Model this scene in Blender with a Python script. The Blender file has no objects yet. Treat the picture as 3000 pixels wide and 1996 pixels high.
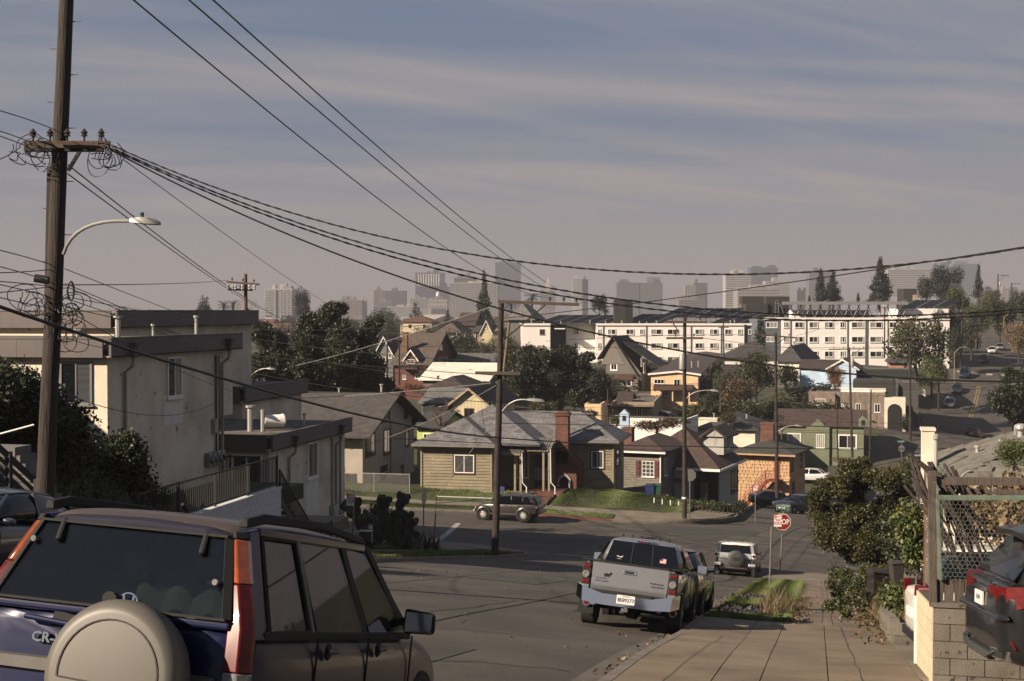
import bpy,math,random
import numpy as np
from mathutils import Vector,Matrix
R=random.Random(7)
NR=np.random.RandomState(11)
scene=bpy.context.scene
C=scene.collection
# ---------------------------------------------------------------- camera
F,CX,CY=4166.67,1500.0,998.0
YAW,PIT=math.radians(12.16),math.radians(-1.21)
cam=bpy.data.objects.new('camera',bpy.data.cameras.new('camera'))
cam.data.lens=50.0;cam.data.sensor_width=36.0
cam.data.clip_start=0.3;cam.data.clip_end=20000
cam.rotation_euler=(math.pi/2+PIT,0,YAW)
C.objects.link(cam);scene.camera=cam
fwd=Vector((-math.sin(YAW)*math.cos(PIT),math.cos(YAW)*math.cos(PIT),math.sin(PIT)))
rgt=Vector((math.cos(YAW),math.sin(YAW),0.0))
upv=rgt.cross(fwd)
def ray(x,y):return fwd+rgt*((x-CX)/F)+upv*((CY-y)/F)
def at(x,y,d):return ray(x,y)*d
def onX(x,y,X):r=ray(x,y);return r*(X/r.x)
def onY(x,y,Y):r=ray(x,y);return r*(Y/r.y)
def onZ(x,y,Z):r=ray(x,y);return r*(Z/r.z)
# ---------------------------------------------------------------- light
SUN_AZ,SUN_EL=math.radians(40),math.radians(29)
L=Vector((math.cos(SUN_EL)*math.cos(SUN_AZ),math.cos(SUN_EL)*math.sin(SUN_AZ),-math.sin(SUN_EL)))
sd=bpy.data.lights.new('sun','SUN');sd.energy=5.0;sd.angle=math.radians(0.5);sd.color=(1.0,0.83,0.64)
sun=bpy.data.objects.new('sun',sd);sun.rotation_euler=L.to_track_quat('-Z','Y').to_euler();C.objects.link(sun)
world=bpy.data.worlds.new('World');scene.world=world;world.use_nodes=True
wn=world.node_tree;wn.nodes.clear()
def WN(t,**k):
 n=wn.nodes.new(t)
 for a,b in k.items():setattr(n,a,b)
 return n
wout=WN('ShaderNodeOutputWorld');wbg=WN('ShaderNodeBackground')
sky=WN('ShaderNodeTexSky',sky_type='NISHITA',sun_disc=False)
sky.sun_elevation=SUN_EL
sky.sun_rotation=math.atan2(-L.x,-L.y)
sky.altitude=40;sky.air_density=1.0;sky.dust_density=3.0;sky.ozone_density=2.0
SKY_STRENGTH=0.05
wbg.inputs['Strength'].default_value=SKY_STRENGTH
tc=WN('ShaderNodeTexCoord')
sep=WN('ShaderNodeSeparateXYZ');wn.links.new(tc.outputs['Generated'],sep.inputs[0])
def M2(op,a,b=None,clamp=False):
 n=WN('ShaderNodeMath',operation=op,use_clamp=clamp)
 for i,v in enumerate((a,b)):
  if v is None:continue
  if isinstance(v,(int,float)):n.inputs[i].default_value=v
  else:wn.links.new(v,n.inputs[i])
 return n.outputs[0]
zc=M2('ADD',M2('MAXIMUM',sep.outputs['Z'],0.0),0.10)
px_=M2('DIVIDE',sep.outputs['X'],zc);py_=M2('DIVIDE',sep.outputs['Y'],zc)
cmb=WN('ShaderNodeCombineXYZ');wn.links.new(px_,cmb.inputs[0]);wn.links.new(py_,cmb.inputs[1])
def cloud(scale,rot,stretch,detail,dist,off):
 mr_=WN('ShaderNodeMapping');mr_.inputs['Rotation'].default_value=(0,0,rot);wn.links.new(cmb.outputs[0],mr_.inputs[0])
 mp=WN('ShaderNodeMapping');mp.inputs['Scale'].default_value=stretch;mp.inputs['Location'].default_value=off
 wn.links.new(mr_.outputs[0],mp.inputs[0])
 nz=WN('ShaderNodeTexNoise');nz.inputs['Scale'].default_value=scale
 nz.inputs['Detail'].default_value=detail;nz.inputs['Roughness'].default_value=0.55
 nz.inputs['Distortion'].default_value=dist
 wn.links.new(mp.outputs[0],nz.inputs['Vector'])
 return nz.outputs['Fac']
def ramp(v,a,b):
 n=WN('ShaderNodeMapRange',interpolation_type='SMOOTHSTEP');wn.links.new(v,n.inputs[0])
 n.inputs[1].default_value=a;n.inputs[2].default_value=b
 return n.outputs[0]
c1=ramp(cloud(1.0,-0.33,(0.30,1.0,1),4.0,0.5,(3.1,2.2,0)),0.34,0.66)
c2=ramp(cloud(2.2,-0.75,(0.22,1.0,1),8.0,0.8,(0.4,5.2,0)),0.38,0.82)
cc=M2('ADD',M2('MULTIPLY',c1,0.62),M2('MULTIPLY',c2,0.48),True)
low=ramp(sep.outputs['Z'],0.20,0.03)
lw=WN('ShaderNodeMapRange');wn.links.new(sep.outputs['Z'],lw.inputs[0])
lw.inputs[1].default_value=0.03;lw.inputs[2].default_value=0.135;lw.inputs[3].default_value=0.85;lw.inputs[4].default_value=0.0
cover=M2('MAXIMUM',cc,lw.outputs[0])
hi_=WN('ShaderNodeMapRange');wn.links.new(sep.outputs['Z'],hi_.inputs[0]);hi_.inputs[1].default_value=0.25;hi_.inputs[2].default_value=0.9;hi_.inputs[3].default_value=0.95;hi_.inputs[4].default_value=0.4
cover=M2('MULTIPLY',cover,hi_.outputs[0])
mx=WN('ShaderNodeMix',data_type='RGBA');wn.links.new(cover,mx.inputs[0])
gr=WN('ShaderNodeMix',data_type='RGBA');gr.inputs[0].default_value=0.90
wn.links.new(sky.outputs[0],gr.inputs[6]);gr.inputs[7].default_value=(1.05,1.62,2.65,1)
wn.links.new(gr.outputs[2],mx.inputs[6]);mx.inputs[7].default_value=(3.6,3.22,3.12,1)
wn.links.new(mx.outputs[2],wbg.inputs['Color']);wn.links.new(wbg.outputs[0],wout.inputs[0])
vs=scene.view_settings
vs.view_transform='Standard';vs.look='None';vs.exposure=1.15;vs.gamma=1.0;vs.use_curve_mapping=False
scene.cycles.max_bounces=6;scene.cycles.diffuse_bounces=2;scene.cycles.glossy_bounces=3
scene.cycles.transmission_bounces=5;scene.cycles.volume_bounces=0;scene.cycles.transparent_max_bounces=12
scene.cycles.use_denoising=True;scene.cycles.caustics_reflective=False;scene.cycles.caustics_refractive=False
# ---------------------------------------------------------------- materials
MATS={}
def mat(name,col,rough=0.75,metal=0.0,var=0.25,scale=1.5,bump=0.0,bscale=40.0,col2=None,thr=(0.35,0.7),coat=0.0,spec=0.5,stretch=(1,1,1),rnd=0.0,speck=None,sub=0.0,detail=5.0,trans=0.0,alpha=1.0):
 if name in MATS:return MATS[name]
 m=bpy.data.materials.new(name);m.use_nodes=True;MATS[name]=m
 nt=m.node_tree;N=nt.nodes;b=N['Principled BSDF']
 b.inputs['Roughness'].default_value=rough;b.inputs['Metallic'].default_value=metal
 b.inputs['Coat Weight'].default_value=coat;b.inputs['Coat Roughness'].default_value=0.06
 b.inputs['Specular IOR Level'].default_value=spec
 if trans:b.inputs['Transmission Weight'].default_value=trans
 if alpha<1:b.inputs['Alpha'].default_value=alpha
 t=N.new('ShaderNodeTexCoord');mp=N.new('ShaderNodeMapping');mp.inputs['Scale'].default_value=stretch
 nt.links.new(t.outputs['Object'],mp.inputs[0])
 src=mp.outputs[0]
 def tone(q):mq=max(q);return tuple(v*(.50+.50*min(1,max(0,(mq-.28)/.3)))for v in q)
 col=tone(col);col2=tone(col2)if col2 else None
 if speck:speck=(tone(speck[0]),)+tuple(speck[1:])
 out=None
 c=tuple(col)+(1,)
 if var>0 or col2:
  nz=N.new('ShaderNodeTexNoise');nz.inputs['Scale'].default_value=scale;nz.inputs['Detail'].default_value=detail
  nz.inputs['Roughness'].default_value=0.6
  nt.links.new(src,nz.inputs['Vector'])
  mr=N.new('ShaderNodeMapRange');mr.inputs[1].default_value=thr[0];mr.inputs[2].default_value=thr[1]
  nt.links.new(nz.outputs['Fac'],mr.inputs[0])
  mixn=N.new('ShaderNodeMix');mixn.data_type='RGBA'
  nt.links.new(mr.outputs[0],mixn.inputs[0])
  if col2:mixn.inputs[6].default_value=c;mixn.inputs[7].default_value=tuple(col2)+(1,)
  else:
   mixn.inputs[6].default_value=tuple(v*(1-var)for v in col)+(1,)
   mixn.inputs[7].default_value=tuple(min(1,v*(1+var))for v in col)+(1,)
  out=mixn.outputs[2]
 if speck:
  scol,ssc,sth=speck
  n2=N.new('ShaderNodeTexNoise');n2.inputs['Scale'].default_value=ssc;n2.inputs['Detail'].default_value=3
  nt.links.new(src,n2.inputs['Vector'])
  m2=N.new('ShaderNodeMapRange');m2.inputs[1].default_value=sth;m2.inputs[2].default_value=sth+0.06
  nt.links.new(n2.outputs['Fac'],m2.inputs[0])
  mx2=N.new('ShaderNodeMix');mx2.data_type='RGBA';nt.links.new(m2.outputs[0],mx2.inputs[0])
  if out:nt.links.new(out,mx2.inputs[6])
  else:mx2.inputs[6].default_value=c
  mx2.inputs[7].default_value=tuple(scol)+(1,)
  out=mx2.outputs[2]
 if rnd:
  oi=N.new('ShaderNodeObjectInfo');hv=N.new('ShaderNodeHueSaturation')
  mr=N.new('ShaderNodeMapRange');mr.inputs[3].default_value=1-rnd;mr.inputs[4].default_value=1+rnd
  nt.links.new(oi.outputs['Random'],mr.inputs[0]);nt.links.new(mr.outputs[0],hv.inputs['Value'])
  if out:nt.links.new(out,hv.inputs['Color'])
  else:hv.inputs['Color'].default_value=c
  out=hv.outputs[0]
 if out:nt.links.new(out,b.inputs['Base Color'])
 else:b.inputs['Base Color'].default_value=c
 if bump>0:
  n3=N.new('ShaderNodeTexNoise');n3.inputs['Scale'].default_value=bscale;n3.inputs['Detail'].default_value=4
  nt.links.new(src,n3.inputs['Vector'])
  bp=N.new('ShaderNodeBump');bp.inputs['Strength'].default_value=1.0;bp.inputs['Distance'].default_value=bump
  nt.links.new(n3.outputs['Fac'],bp.inputs['Height']);nt.links.new(bp.outputs[0],b.inputs['Normal'])
 return m
def leafmat(name,c1,c2,c3=None,scale=1.2,trans=0.25):
 """foliage: two or three leaf colours mixed per clump and per leaf, thin-leaf translucency"""
 if name in MATS:return MATS[name]
 m=bpy.data.materials.new(name);m.use_nodes=True;MATS[name]=m
 nt=m.node_tree;N=nt.nodes;b=N['Principled BSDF'];b.inputs['Roughness'].default_value=0.55
 g=N.new('ShaderNodeNewGeometry');t=N.new('ShaderNodeTexCoord')
 nz=N.new('ShaderNodeTexNoise');nz.inputs['Scale'].default_value=scale;nz.inputs['Detail'].default_value=3
 nt.links.new(t.outputs['Object'],nz.inputs['Vector'])
 ad=N.new('ShaderNodeMath');ad.operation='MULTIPLY_ADD';ad.inputs[1].default_value=0.6;
 nt.links.new(g.outputs['Random Per Island'],ad.inputs[0]);nt.links.new(nz.outputs['Fac'],ad.inputs[2])
 cr=N.new('ShaderNodeValToRGB');nt.links.new(ad.outputs[0],cr.inputs[0])
 e=cr.color_ramp.elements;e[0].position=0.45;e[0].color=tuple(v*.5 for v in c1)+(1,);e[1].position=0.95;e[1].color=tuple(v*.62 for v in c2)+(1,)
 if c3:x=e.new(1.0);x.position=0.99;x.color=tuple(v*.62 for v in c3)+(1,);e[1].position=0.86
 nt.links.new(cr.outputs[0],b.inputs['Base Color'])
 tr=N.new('ShaderNodeBsdfTranslucent');nt.links.new(cr.outputs[0],tr.inputs[0])
 ms=N.new('ShaderNodeMixShader');ms.inputs[0].default_value=trans
 nt.links.new(b.outputs[0],ms.inputs[1]);nt.links.new(tr.outputs[0],ms.inputs[2])
 nt.links.new(ms.outputs[0],N['Material Output'].inputs[0])
 return m
def brickmat(name,c1,c2,mortar,w,h,msize=0.02,rot=(0,0,0),rough=0.85,bump=0.01,uv=False,offset=0.5):
 """flat fine pattern of pieces too small to build one by one"""
 if name in MATS:return MATS[name]
 c1,c2,mortar=[tuple(v*.56 for v in q)for q in(c1,c2,mortar)]
 m=bpy.data.materials.new(name);m.use_nodes=True;MATS[name]=m
 nt=m.node_tree;N=nt.nodes;b=N['Principled BSDF'];b.inputs['Roughness'].default_value=rough
 t=N.new('ShaderNodeTexCoord');br=N.new('ShaderNodeTexBrick')
 nt.links.new(t.outputs['UV'],br.inputs['Vector'])
 br.inputs['Color1'].default_value=tuple(c1)+(1,);br.inputs['Color2'].default_value=tuple(c2)+(1,)
 br.inputs['Mortar'].default_value=tuple(mortar)+(1,);br.inputs['Scale'].default_value=1.0
 br.inputs['Brick Width'].default_value=w;br.inputs['Row Height'].default_value=h
 br.inputs['Mortar Size'].default_value=msize;br.inputs['Bias'].default_value=0.0;br.offset=offset
 nz=N.new('ShaderNodeTexNoise');nz.inputs['Scale'].default_value=2.0;nz.inputs['Detail'].default_value=6
 nt.links.new(t.outputs['Object'],nz.inputs['Vector'])
 hv=N.new('ShaderNodeHueSaturation');mr=N.new('ShaderNodeMapRange')
 mr.inputs[1].default_value=0.3;mr.inputs[2].default_value=0.7;mr.inputs[3].default_value=0.72;mr.inputs[4].default_value=1.25
 nt.links.new(nz.outputs['Fac'],mr.inputs[0]);nt.links.new(mr.outputs[0],hv.inputs['Value'])
 nt.links.new(br.outputs['Color'],hv.inputs['Color']);nt.links.new(hv.outputs[0],b.inputs['Base Color'])
 if bump:
  bp=N.new('ShaderNodeBump');bp.inputs['Strength'].default_value=0.8;bp.inputs['Distance'].default_value=bump
  bp.invert=True;nt.links.new(br.outputs['Fac'],bp.inputs['Height']);nt.links.new(bp.outputs[0],b.inputs['Normal'])
 return m
def glass(name='window_glass',col=(0.012,0.015,0.02),rough=0.05):
 return mat(name,col,rough,0,0,spec=0.55)
# ---------------------------------------------------------------- mesh building
ORG={}
def ent(name,label=None,cat=None,loc=(0,0,0),group=None,kind=None,parent=None):
 o=bpy.data.objects.new(name,None);C.objects.link(o);o.empty_display_size=0.2
 o.location=loc;ORG[o.name]=Vector(loc)
 tag(o,label,cat,group,kind);return o
def tag(o,label=None,cat=None,group=None,kind=None):
 if label:o['label']=label
 if cat:o['category']=cat
 if group:o['group']=group
 if kind:o['kind']=kind
 return o
def V(*a):return Vector(a)
class MB:
 def __init__(s):s.v=[];s.f=[];s.m=[];s.uv={}
 def add(s,vs,fs,mi=0):
  n=len(s.v);s.v.extend([tuple(x)for x in vs]);s.f.extend([tuple(i+n for i in f)for f in fs]);s.m.extend([mi]*len(fs));return s
 def quad(s,a,b,c,d,mi=0):return s.add([a,b,c,d],[(0,1,2,3)],mi)
 def poly(s,pts,mi=0):return s.add(pts,[tuple(range(len(pts)))],mi)
 def box(s,x0,x1,y0,y1,z0,z1,mi=0):
  return s.add([(x0,y0,z0),(x1,y0,z0),(x1,y1,z0),(x0,y1,z0),(x0,y0,z1),(x1,y0,z1),(x1,y1,z1),(x0,y1,z1)],[(0,3,2,1),(4,5,6,7),(0,1,5,4),(1,2,6,5),(2,3,7,6),(3,0,4,7)],mi)
 def hexa(s,p,mi=0):
  return s.add(p,[(0,3,2,1),(4,5,6,7),(0,1,5,4),(1,2,6,5),(2,3,7,6),(3,0,4,7)],mi)
 def bar(s,a,b,w,h=None,up=(0,0,1),mi=0):
  a,b=Vector(a),Vector(b);d=(b-a).normalized();u=Vector(up)
  if abs(d.dot(u))>0.98:u=Vector((0,1,0))
  r=d.cross(u).normalized()*(w/2);t=r.cross(d).normalized()*((h or w)/2)
  return s.hexa([a-r-t,a+r-t,a+r+t,a-r+t,b-r-t,b+r-t,b+r+t,b-r+t],mi)
 def tube(s,pts,r,n=8,cap=True,mi=0):
  pts=[Vector(p)for p in pts];rs=r if isinstance(r,(list,tuple))else[r]*len(pts)
  base=len(s.v);prev=None
  for i,p in enumerate(pts):
   d=(pts[min(i+1,len(pts)-1)]-pts[max(i-1,0)]).normalized()
   if prev is None:
    u=Vector((0,0,1))if abs(d.z)<0.9 else Vector((1,0,0))
    x=d.cross(u).normalized()
   else:
    x=(prev-d*prev.dot(d)).normalized()
   prev=x;y=d.cross(x)
   for k in range(n):
    a=2*math.pi*k/n
    s.v.append(tuple(p+(x*math.cos(a)+y*math.sin(a))*rs[i]))
  for i in range(len(pts)-1):
   for k in range(n):
    a=base+i*n+k;b=base+i*n+(k+1)%n
    s.f.append((a,b,b+n,a+n));s.m.append(mi)
  if cap:
   s.f.append(tuple(base+k for k in range(n-1,-1,-1)));s.m.append(mi)
   s.f.append(tuple(base+(len(pts)-1)*n+k for k in range(n)));s.m.append(mi)
  return s
 def lathe(s,c,prof,n=24,axis='z',mi=0):
  base=len(s.v);c=Vector(c)
  for r,h in prof:
   for k in range(n):
    a=2*math.pi*k/n;p,q=r*math.cos(a),r*math.sin(a)
    s.v.append(tuple(c+(V(p,q,h)if axis=='z' else V(h,p,q)if axis=='x' else V(q,h,p))))
  for i in range(len(prof)-1):
   for k in range(n):
    a=base+i*n+k;b=base+i*n+(k+1)%n
    s.f.append((a,b,b+n,a+n));s.m.append(mi)
  s.f.append(tuple(base+k for k in range(n-1,-1,-1)));s.m.append(mi)
  s.f.append(tuple(base+(len(prof)-1)*n+k for k in range(n)));s.m.append(mi)
  return s
 def loft(s,rings,mi=0,closed=True,caps=True):
  base=len(s.v);n=len(rings[0])
  for r in rings:s.v.extend([tuple(p)for p in r])
  for i in range(len(rings)-1):
   for k in range(n if closed else n-1):
    a=base+i*n+k;b=base+i*n+(k+1)%n
    s.f.append((a,b,b+n,a+n));s.m.append(mi)
  if caps:
   s.f.append(tuple(base+k for k in range(n-1,-1,-1)));s.m.append(mi)
   s.f.append(tuple(base+(len(rings)-1)*n+k for k in range(n)));s.m.append(mi)
  return s
 def extr(s,pts,vec,mi=0):
  vec=Vector(vec);a=[Vector(p)for p in pts];return s.loft([a,[p+vec for p in a]],mi)
 def build(s,name,mats,parent=None,smooth=False,bevel=0.0,label=None,cat=None,group=None,kind=None,uvb=False,seg=2,sub=0,ang=35):
  me=bpy.data.meshes.new(name);org=ORG.get(parent.name,V(0,0,0))if parent else V(0,0,0)
  me.from_pydata([(x-org.x,y-org.y,z-org.z)for x,y,z in s.v],[],s.f)
  for m in(mats if isinstance(mats,(list,tuple))else[mats]):me.materials.append(m)
  if any(s.m):me.polygons.foreach_set('material_index',s.m)
  if uvb:boxuv(me)
  if smooth:
   me.polygons.foreach_set('use_smooth',[True]*len(me.polygons))
   try:me.set_sharp_from_angle(angle=math.radians(ang))
   except Exception:pass
  me.update()
  o=bpy.data.objects.new(name,me);C.objects.link(o)
  if parent:o.parent=parent;ORG[o.name]=org
  if bevel>0:
   b=o.modifiers.new('bevel','BEVEL');b.width=bevel;b.segments=seg;b.limit_method='ANGLE';b.angle_limit=math.radians(40)
  if sub:
   b=o.modifiers.new('sub','SUBSURF');b.levels=sub;b.render_levels=sub
  tag(o,label,cat,group,kind);return o
def boxuv(me):
 """planar UVs in metres: along each face's own horizontal and up-slope axes"""
 uvl=me.uv_layers.new(name='UVMap');d=uvl.data
 for p in me.polygons:
  n=p.normal
  t=Vector((-n.y,n.x,0))if(abs(n.x)+abs(n.y))>0.02 else Vector((1,0,0))
  t.normalize();b=n.cross(t)
  for li in p.loop_indices:
   co=me.vertices[me.loops[li].vertex_index].co
   d[li].uv=(co.dot(t),co.dot(b))
def npmesh(name,verts,faces,m,parent=None,mi=None,kind=None,smooth=False):
 """fast mesh from numpy arrays (faces all of one size)"""
 me=bpy.data.meshes.new(name);nv,nf,k=len(verts),len(faces),faces.shape[1]
 org=ORG.get(parent.name,V(0,0,0))if parent else V(0,0,0)
 verts=verts-np.array(org)
 me.vertices.add(nv);me.vertices.foreach_set('co',verts.astype(np.float32).ravel())
 me.loops.add(nf*k);me.loops.foreach_set('vertex_index',faces.astype(np.int32).ravel())
 me.polygons.add(nf);me.polygons.foreach_set('loop_start',np.arange(0,nf*k,k,dtype=np.int32))
 try:me.polygons.foreach_set('loop_total',np.full(nf,k,dtype=np.int32))
 except Exception:pass
 for x in(m if isinstance(m,(list,tuple))else[m]):me.materials.append(x)
 if mi is not None:me.polygons.foreach_set('material_index',mi.astype(np.int32))
 if smooth:me.polygons.foreach_set('use_smooth',np.ones(nf,dtype=bool))
 me.update(calc_edges=True);me.validate()
 o=bpy.data.objects.new(name,me);C.objects.link(o)
 if parent:o.parent=parent;ORG[o.name]=org
 tag(o,kind=kind);return o
def dup(root,loc=None,rotz=None,label=None,group=None,scale=None):
 r=root.copy();C.objects.link(r)
 if loc is not None:r.location=loc
 if rotz is not None:r.rotation_euler=(root.rotation_euler[0],root.rotation_euler[1],rotz)
 if label:r['label']=label
 if group:r['group']=group
 if scale:r.scale=(scale,)*3 if isinstance(scale,(int,float))else scale
 ORG[r.name]=Vector(r.location)
 for ch in list(root.children):
  c=ch.copy();C.objects.link(c);c.parent=r
  for g in ch.children:
   d=g.copy();C.objects.link(d);d.parent=c
 return r
def text(s,name,size,m,parent,loc,rot,depth=0.002,ax='CENTER',bold=0.0,sx=1.0,kindp=None,space=1.0):
 """flat lettering as real thin letters; loc/rot in the parent's local frame"""
 cu=bpy.data.curves.new(name,'FONT');cu.body=s;cu.size=size;cu.extrude=depth;cu.align_x=ax;cu.align_y='CENTER'
 cu.offset=bold;cu.resolution_u=2;cu.space_character=space
 t=bpy.data.objects.new(name,cu);C.objects.link(t);bpy.context.view_layer.update()
 me=bpy.data.meshes.new_from_object(t.evaluated_get(bpy.context.evaluated_depsgraph_get()));bpy.data.objects.remove(t);bpy.data.curves.remove(cu)
 me.materials.clear();me.materials.append(m);o=bpy.data.objects.new(name,me);C.objects.link(o);o.parent=parent
 o.location=loc;o.rotation_euler=rot;o.scale=(sx,1,1);return o
# ---------------------------------------------------------------- terrain
CT=[]
for Y in(-30,-10,5,15,25,35,45,55,63):
 for X in(-70,-45,-28,-14,-10,-7,-4.5,-2.4,-.5,3,12,40,80):
  z=-1.75-0.1625*Y+float(np.interp(-X,[2.4,7,14],[0,.40,.80]))*min(1,max(0,(72-Y)/12))+(0.8*(1-min(1,max(0,(72-Y)/12)))*max(0,min(1,(-4-X)/10)))+(0.02*(-14-X)if X<-14 else 0)
  if X>12:z-=0.01*(X-12)
  CT.append((X,Y,z))
for X,Y,z in[(-60,72,-10.2),(-40,72,-11.2),(-27,72,-11.9),(-13,72,-12.4),(0,70,-12.75),(10,70,-12.7),(30,72,-12.4),(-60,80,-11.0),(-40,80,-11.9),(-27,80,-12.5),(-13,80,-12.9),(0,80,-13.1),(10,80,-13.0),(-60,90,-11.6),(-40,90,-12.4),(-27,89,-12.9),(-12,89,-13.3),(-8,89,-13.25),(0,89,-13.6),(14,88,-13.6),(-60,100,-12.0),(-27,100,-12.6),(-13,95,-13.0),(0,100,-14.7),(8,100,-14.9),(30,100,-14.5)]:
 CT.append((X,Y,z))
for x,y,d in[(2200,1478,140),(2350,1480,150),(2360,1500,122),(2450,1355,170),(2650,1390,152),(2560,1400,158),(2830,1290,200),(2750,1195,237),(2680,1300,205),(2900,1080,270),(2905,1035,294),(2950,965,350),(3200,900,420),(3200,1060,300),(3200,1200,230),(2150,1150,215),(1800,1170,200),(1400,1240,150),(1100,1260,140),(700,1260,140),(300,1200,150),(1250,1170,190),(2400,1130,215),(2550,1180,200),(1900,1065,275),(2500,1060,270),(1600,1065,280),(1300,1080,260),(900,1080,280),(2000,1040,330),(1500,1000,400),(2400,1000,400),(900,1010,400),(200,1010,400),(300,1100,260),(1500,985,700),(500,985,700),(2500,985,700),(-300,985,700),(3300,940,700)]:
 p=at(x,y,d);CT.append(tuple(p))
for x in(-1500,0,1500,3000,4500):
 for d,z in((1300,-33),(2500,-40),(5500,-42),(9000,-42)):
  p=at(x,910,d);CT.append((p.x,p.y,z))
CT=np.array(CT)
def _ker(a,b):
 d2=(a[:,None,0]-b[None,:,0])**2+(a[:,None,1]-b[None,:,1])**2
 return np.sqrt(d2+4.0)
def warp(x,y):
 r=np.hypot(x,y)+1e-6;k=np.where(r<300,r,300+120*np.log1p((r-300)/120.0))/r
 return np.stack([x*k,y*k],1)
_cp=warp(CT[:,0],CT[:,1]);_n=len(CT)
_A=np.zeros((_n+3,_n+3));_A[:_n,:_n]=_ker(_cp,_cp)-np.eye(_n)*0.15
_A[:_n,_n]=1;_A[:_n,_n+1:]=_cp;_A[_n,:_n]=1;_A[_n+1:,:_n]=_cp.T
_w=np.linalg.solve(_A,np.concatenate([CT[:,2],[0,0,0]]))
def Gn(X,Y):
 X=np.asarray(X,float).ravel();Y=np.asarray(Y,float).ravel();q=warp(X,Y)
 return _ker(q,_cp)@_w[:_n]+_w[_n]+q@_w[_n+1:]
def G(x,y):return float(Gn([x],[y])[0])
def gp(x,y,dz=0.0):return Vector((x,y,G(x,y)+dz))
def hit(x,y,dz=0.0,d0=5,d1=900):
 """where the sight line of a photograph pixel meets the ground"""
 r=ray(x,y);ds=np.geomspace(d0,d1,900)
 g=Gn(r.x*ds,r.y*ds)+dz-r.z*ds
 i=int(np.argmax(g>0))
 return r*float(ds[i])
def grid_sheet(name,xs,ys,dz,m,kind='structure',skirt=0.0,parent=None,zf=None,smooth=True):
 X,Y=np.meshgrid(xs,ys);Z=(zf(X.ravel(),Y.ravel())if zf else Gn(X,Y))+dz
 v=np.stack([X.ravel(),Y.ravel(),Z],1);nx,ny=len(xs),len(ys)
 i=np.arange(ny-1)[:,None]*nx+np.arange(nx-1)[None,:]
 f=np.stack([i,i+1,i+nx+1,i+nx],2).reshape(-1,4)
 return npmesh(name,v,f,m,parent,kind=kind,smooth=smooth)
def path_sheet(name,pts,w,dz,m,step=1.0,kind='structure',thick=0.0,cross=4):
 """ribbon that follows the ground along a centre line"""
 P=[Vector((p[0],p[1],0))for p in pts];out=[]
 for a,b in zip(P,P[1:]):
  n=max(1,int((b-a).length/step))
  for i in range(n):out.append(a.lerp(b,i/n))
 out.append(P[-1]);mb=MB();rows=[]
 for i,p in enumerate(out):
  d=(out[min(i+1,len(out)-1)]-out[max(i-1,0)]).normalized();s=Vector((-d.y,d.x,0))
  rows.append([p+s*(w*(k/cross-0.5))for k in range(cross+1)])
 v=np.array([[q.x,q.y]for r in rows for q in r]);z=Gn(v[:,0],v[:,1])+dz
 n=cross+1
 i=np.arange(len(rows)-1)[:,None]*n+np.arange(cross)[None,:]
 f=np.stack([i+n,i+n+1,i+1,i],2).reshape(-1,4)[:,::-1]
 vv=np.column_stack([v,z])
 o=npmesh(name,vv,f,m,kind=kind,smooth=True)
 if thick:
  sd_=o.modifiers.new('thick','SOLIDIFY');sd_.thickness=thick;sd_.offset=-1
 return o
def drape(name,poly,dz,m,res=0.6,kind='structure',thick=0.0,parent=None):
 """closed outline laid over the ground (fan-filled, gridded)"""
 import bmesh
 bm=bmesh.new();vs_=[bm.verts.new((p[0],p[1],0))for p in poly];bm.faces.new(vs_)
 x0,x1=min(p[0]for p in poly),max(p[0]for p in poly);y0,y1=min(p[1]for p in poly),max(p[1]for p in poly)
 for ax,a,b in((0,x0,x1),(1,y0,y1)):
  n=int((b-a)/res)
  for i in range(1,n):
   co=[0,0,0];no=[0,0,0];co[ax]=a+(b-a)*i/n;no[ax]=1
   bmesh.ops.bisect_plane(bm,geom=bm.verts[:]+bm.edges[:]+bm.faces[:],plane_co=co,plane_no=no)
 co=np.array([v.co[:]for v in bm.verts]);z=Gn(co[:,0],co[:,1])+dz
 org=ORG.get(parent.name,V(0,0,0))if parent else V(0,0,0)
 for v,zz in zip(bm.verts,z):v.co.z=zz
 for v in bm.verts:v.co-=org
 bmesh.ops.recalc_face_normals(bm,faces=bm.faces[:])
 if bm.faces[:]and sum(f.normal.z for f in bm.faces)<0:bmesh.ops.reverse_faces(bm,faces=bm.faces[:])
 me=bpy.data.meshes.new(name);bm.to_mesh(me);bm.free();me.materials.append(m)
 o=bpy.data.objects.new(name,me);C.objects.link(o)
 if parent:o.parent=parent;ORG[o.name]=org
 if thick:
  sd_=o.modifiers.new('thick','SOLIDIFY');sd_.thickness=thick;sd_.offset=-1
 tag(o,kind=kind);return o
m_earth=mat('earth_and_grass',(0.045,0.06,0.02),0.95,col2=(0.10,0.085,0.05),scale=0.25,bump=0.03,bscale=6)
m_asph=mat('asphalt',(0.085,0.075,0.065),0.85,var=0.0,col2=(0.135,0.12,0.10),scale=0.35,thr=(0.4,0.65),bump=0.004,bscale=55,speck=((0.22,0.20,0.17),45,0.60),spec=0.3)
m_asph2=mat('asphalt_patch',(0.085,0.075,0.065),0.85,col2=(0.12,0.105,0.09),scale=0.5,bump=0.004,bscale=55,spec=0.3)
m_asph3=mat('dark_asphalt_patch',(.055,.05,.046),.9,var=.25,scale=2,bump=.004,bscale=50);m_gutr=mat('gutter_concrete',(.17,.15,.12),.9,col2=(.10,.085,.07),scale=1.2,bump=.003)
m_conc=mat('pavement_concrete',(0.30,0.235,0.17),0.9,var=0,col2=(0.21,0.165,0.12),scale=0.9,thr=(0.42,0.7),bump=0.003,bscale=35,speck=((0.13,0.105,0.08),9,0.66),rnd=0.10,spec=0.25)
m_kerb=mat('kerb_concrete',(0.22,0.19,0.155),0.9,var=0.3,scale=3,bump=0.004,rnd=0.1)
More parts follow.
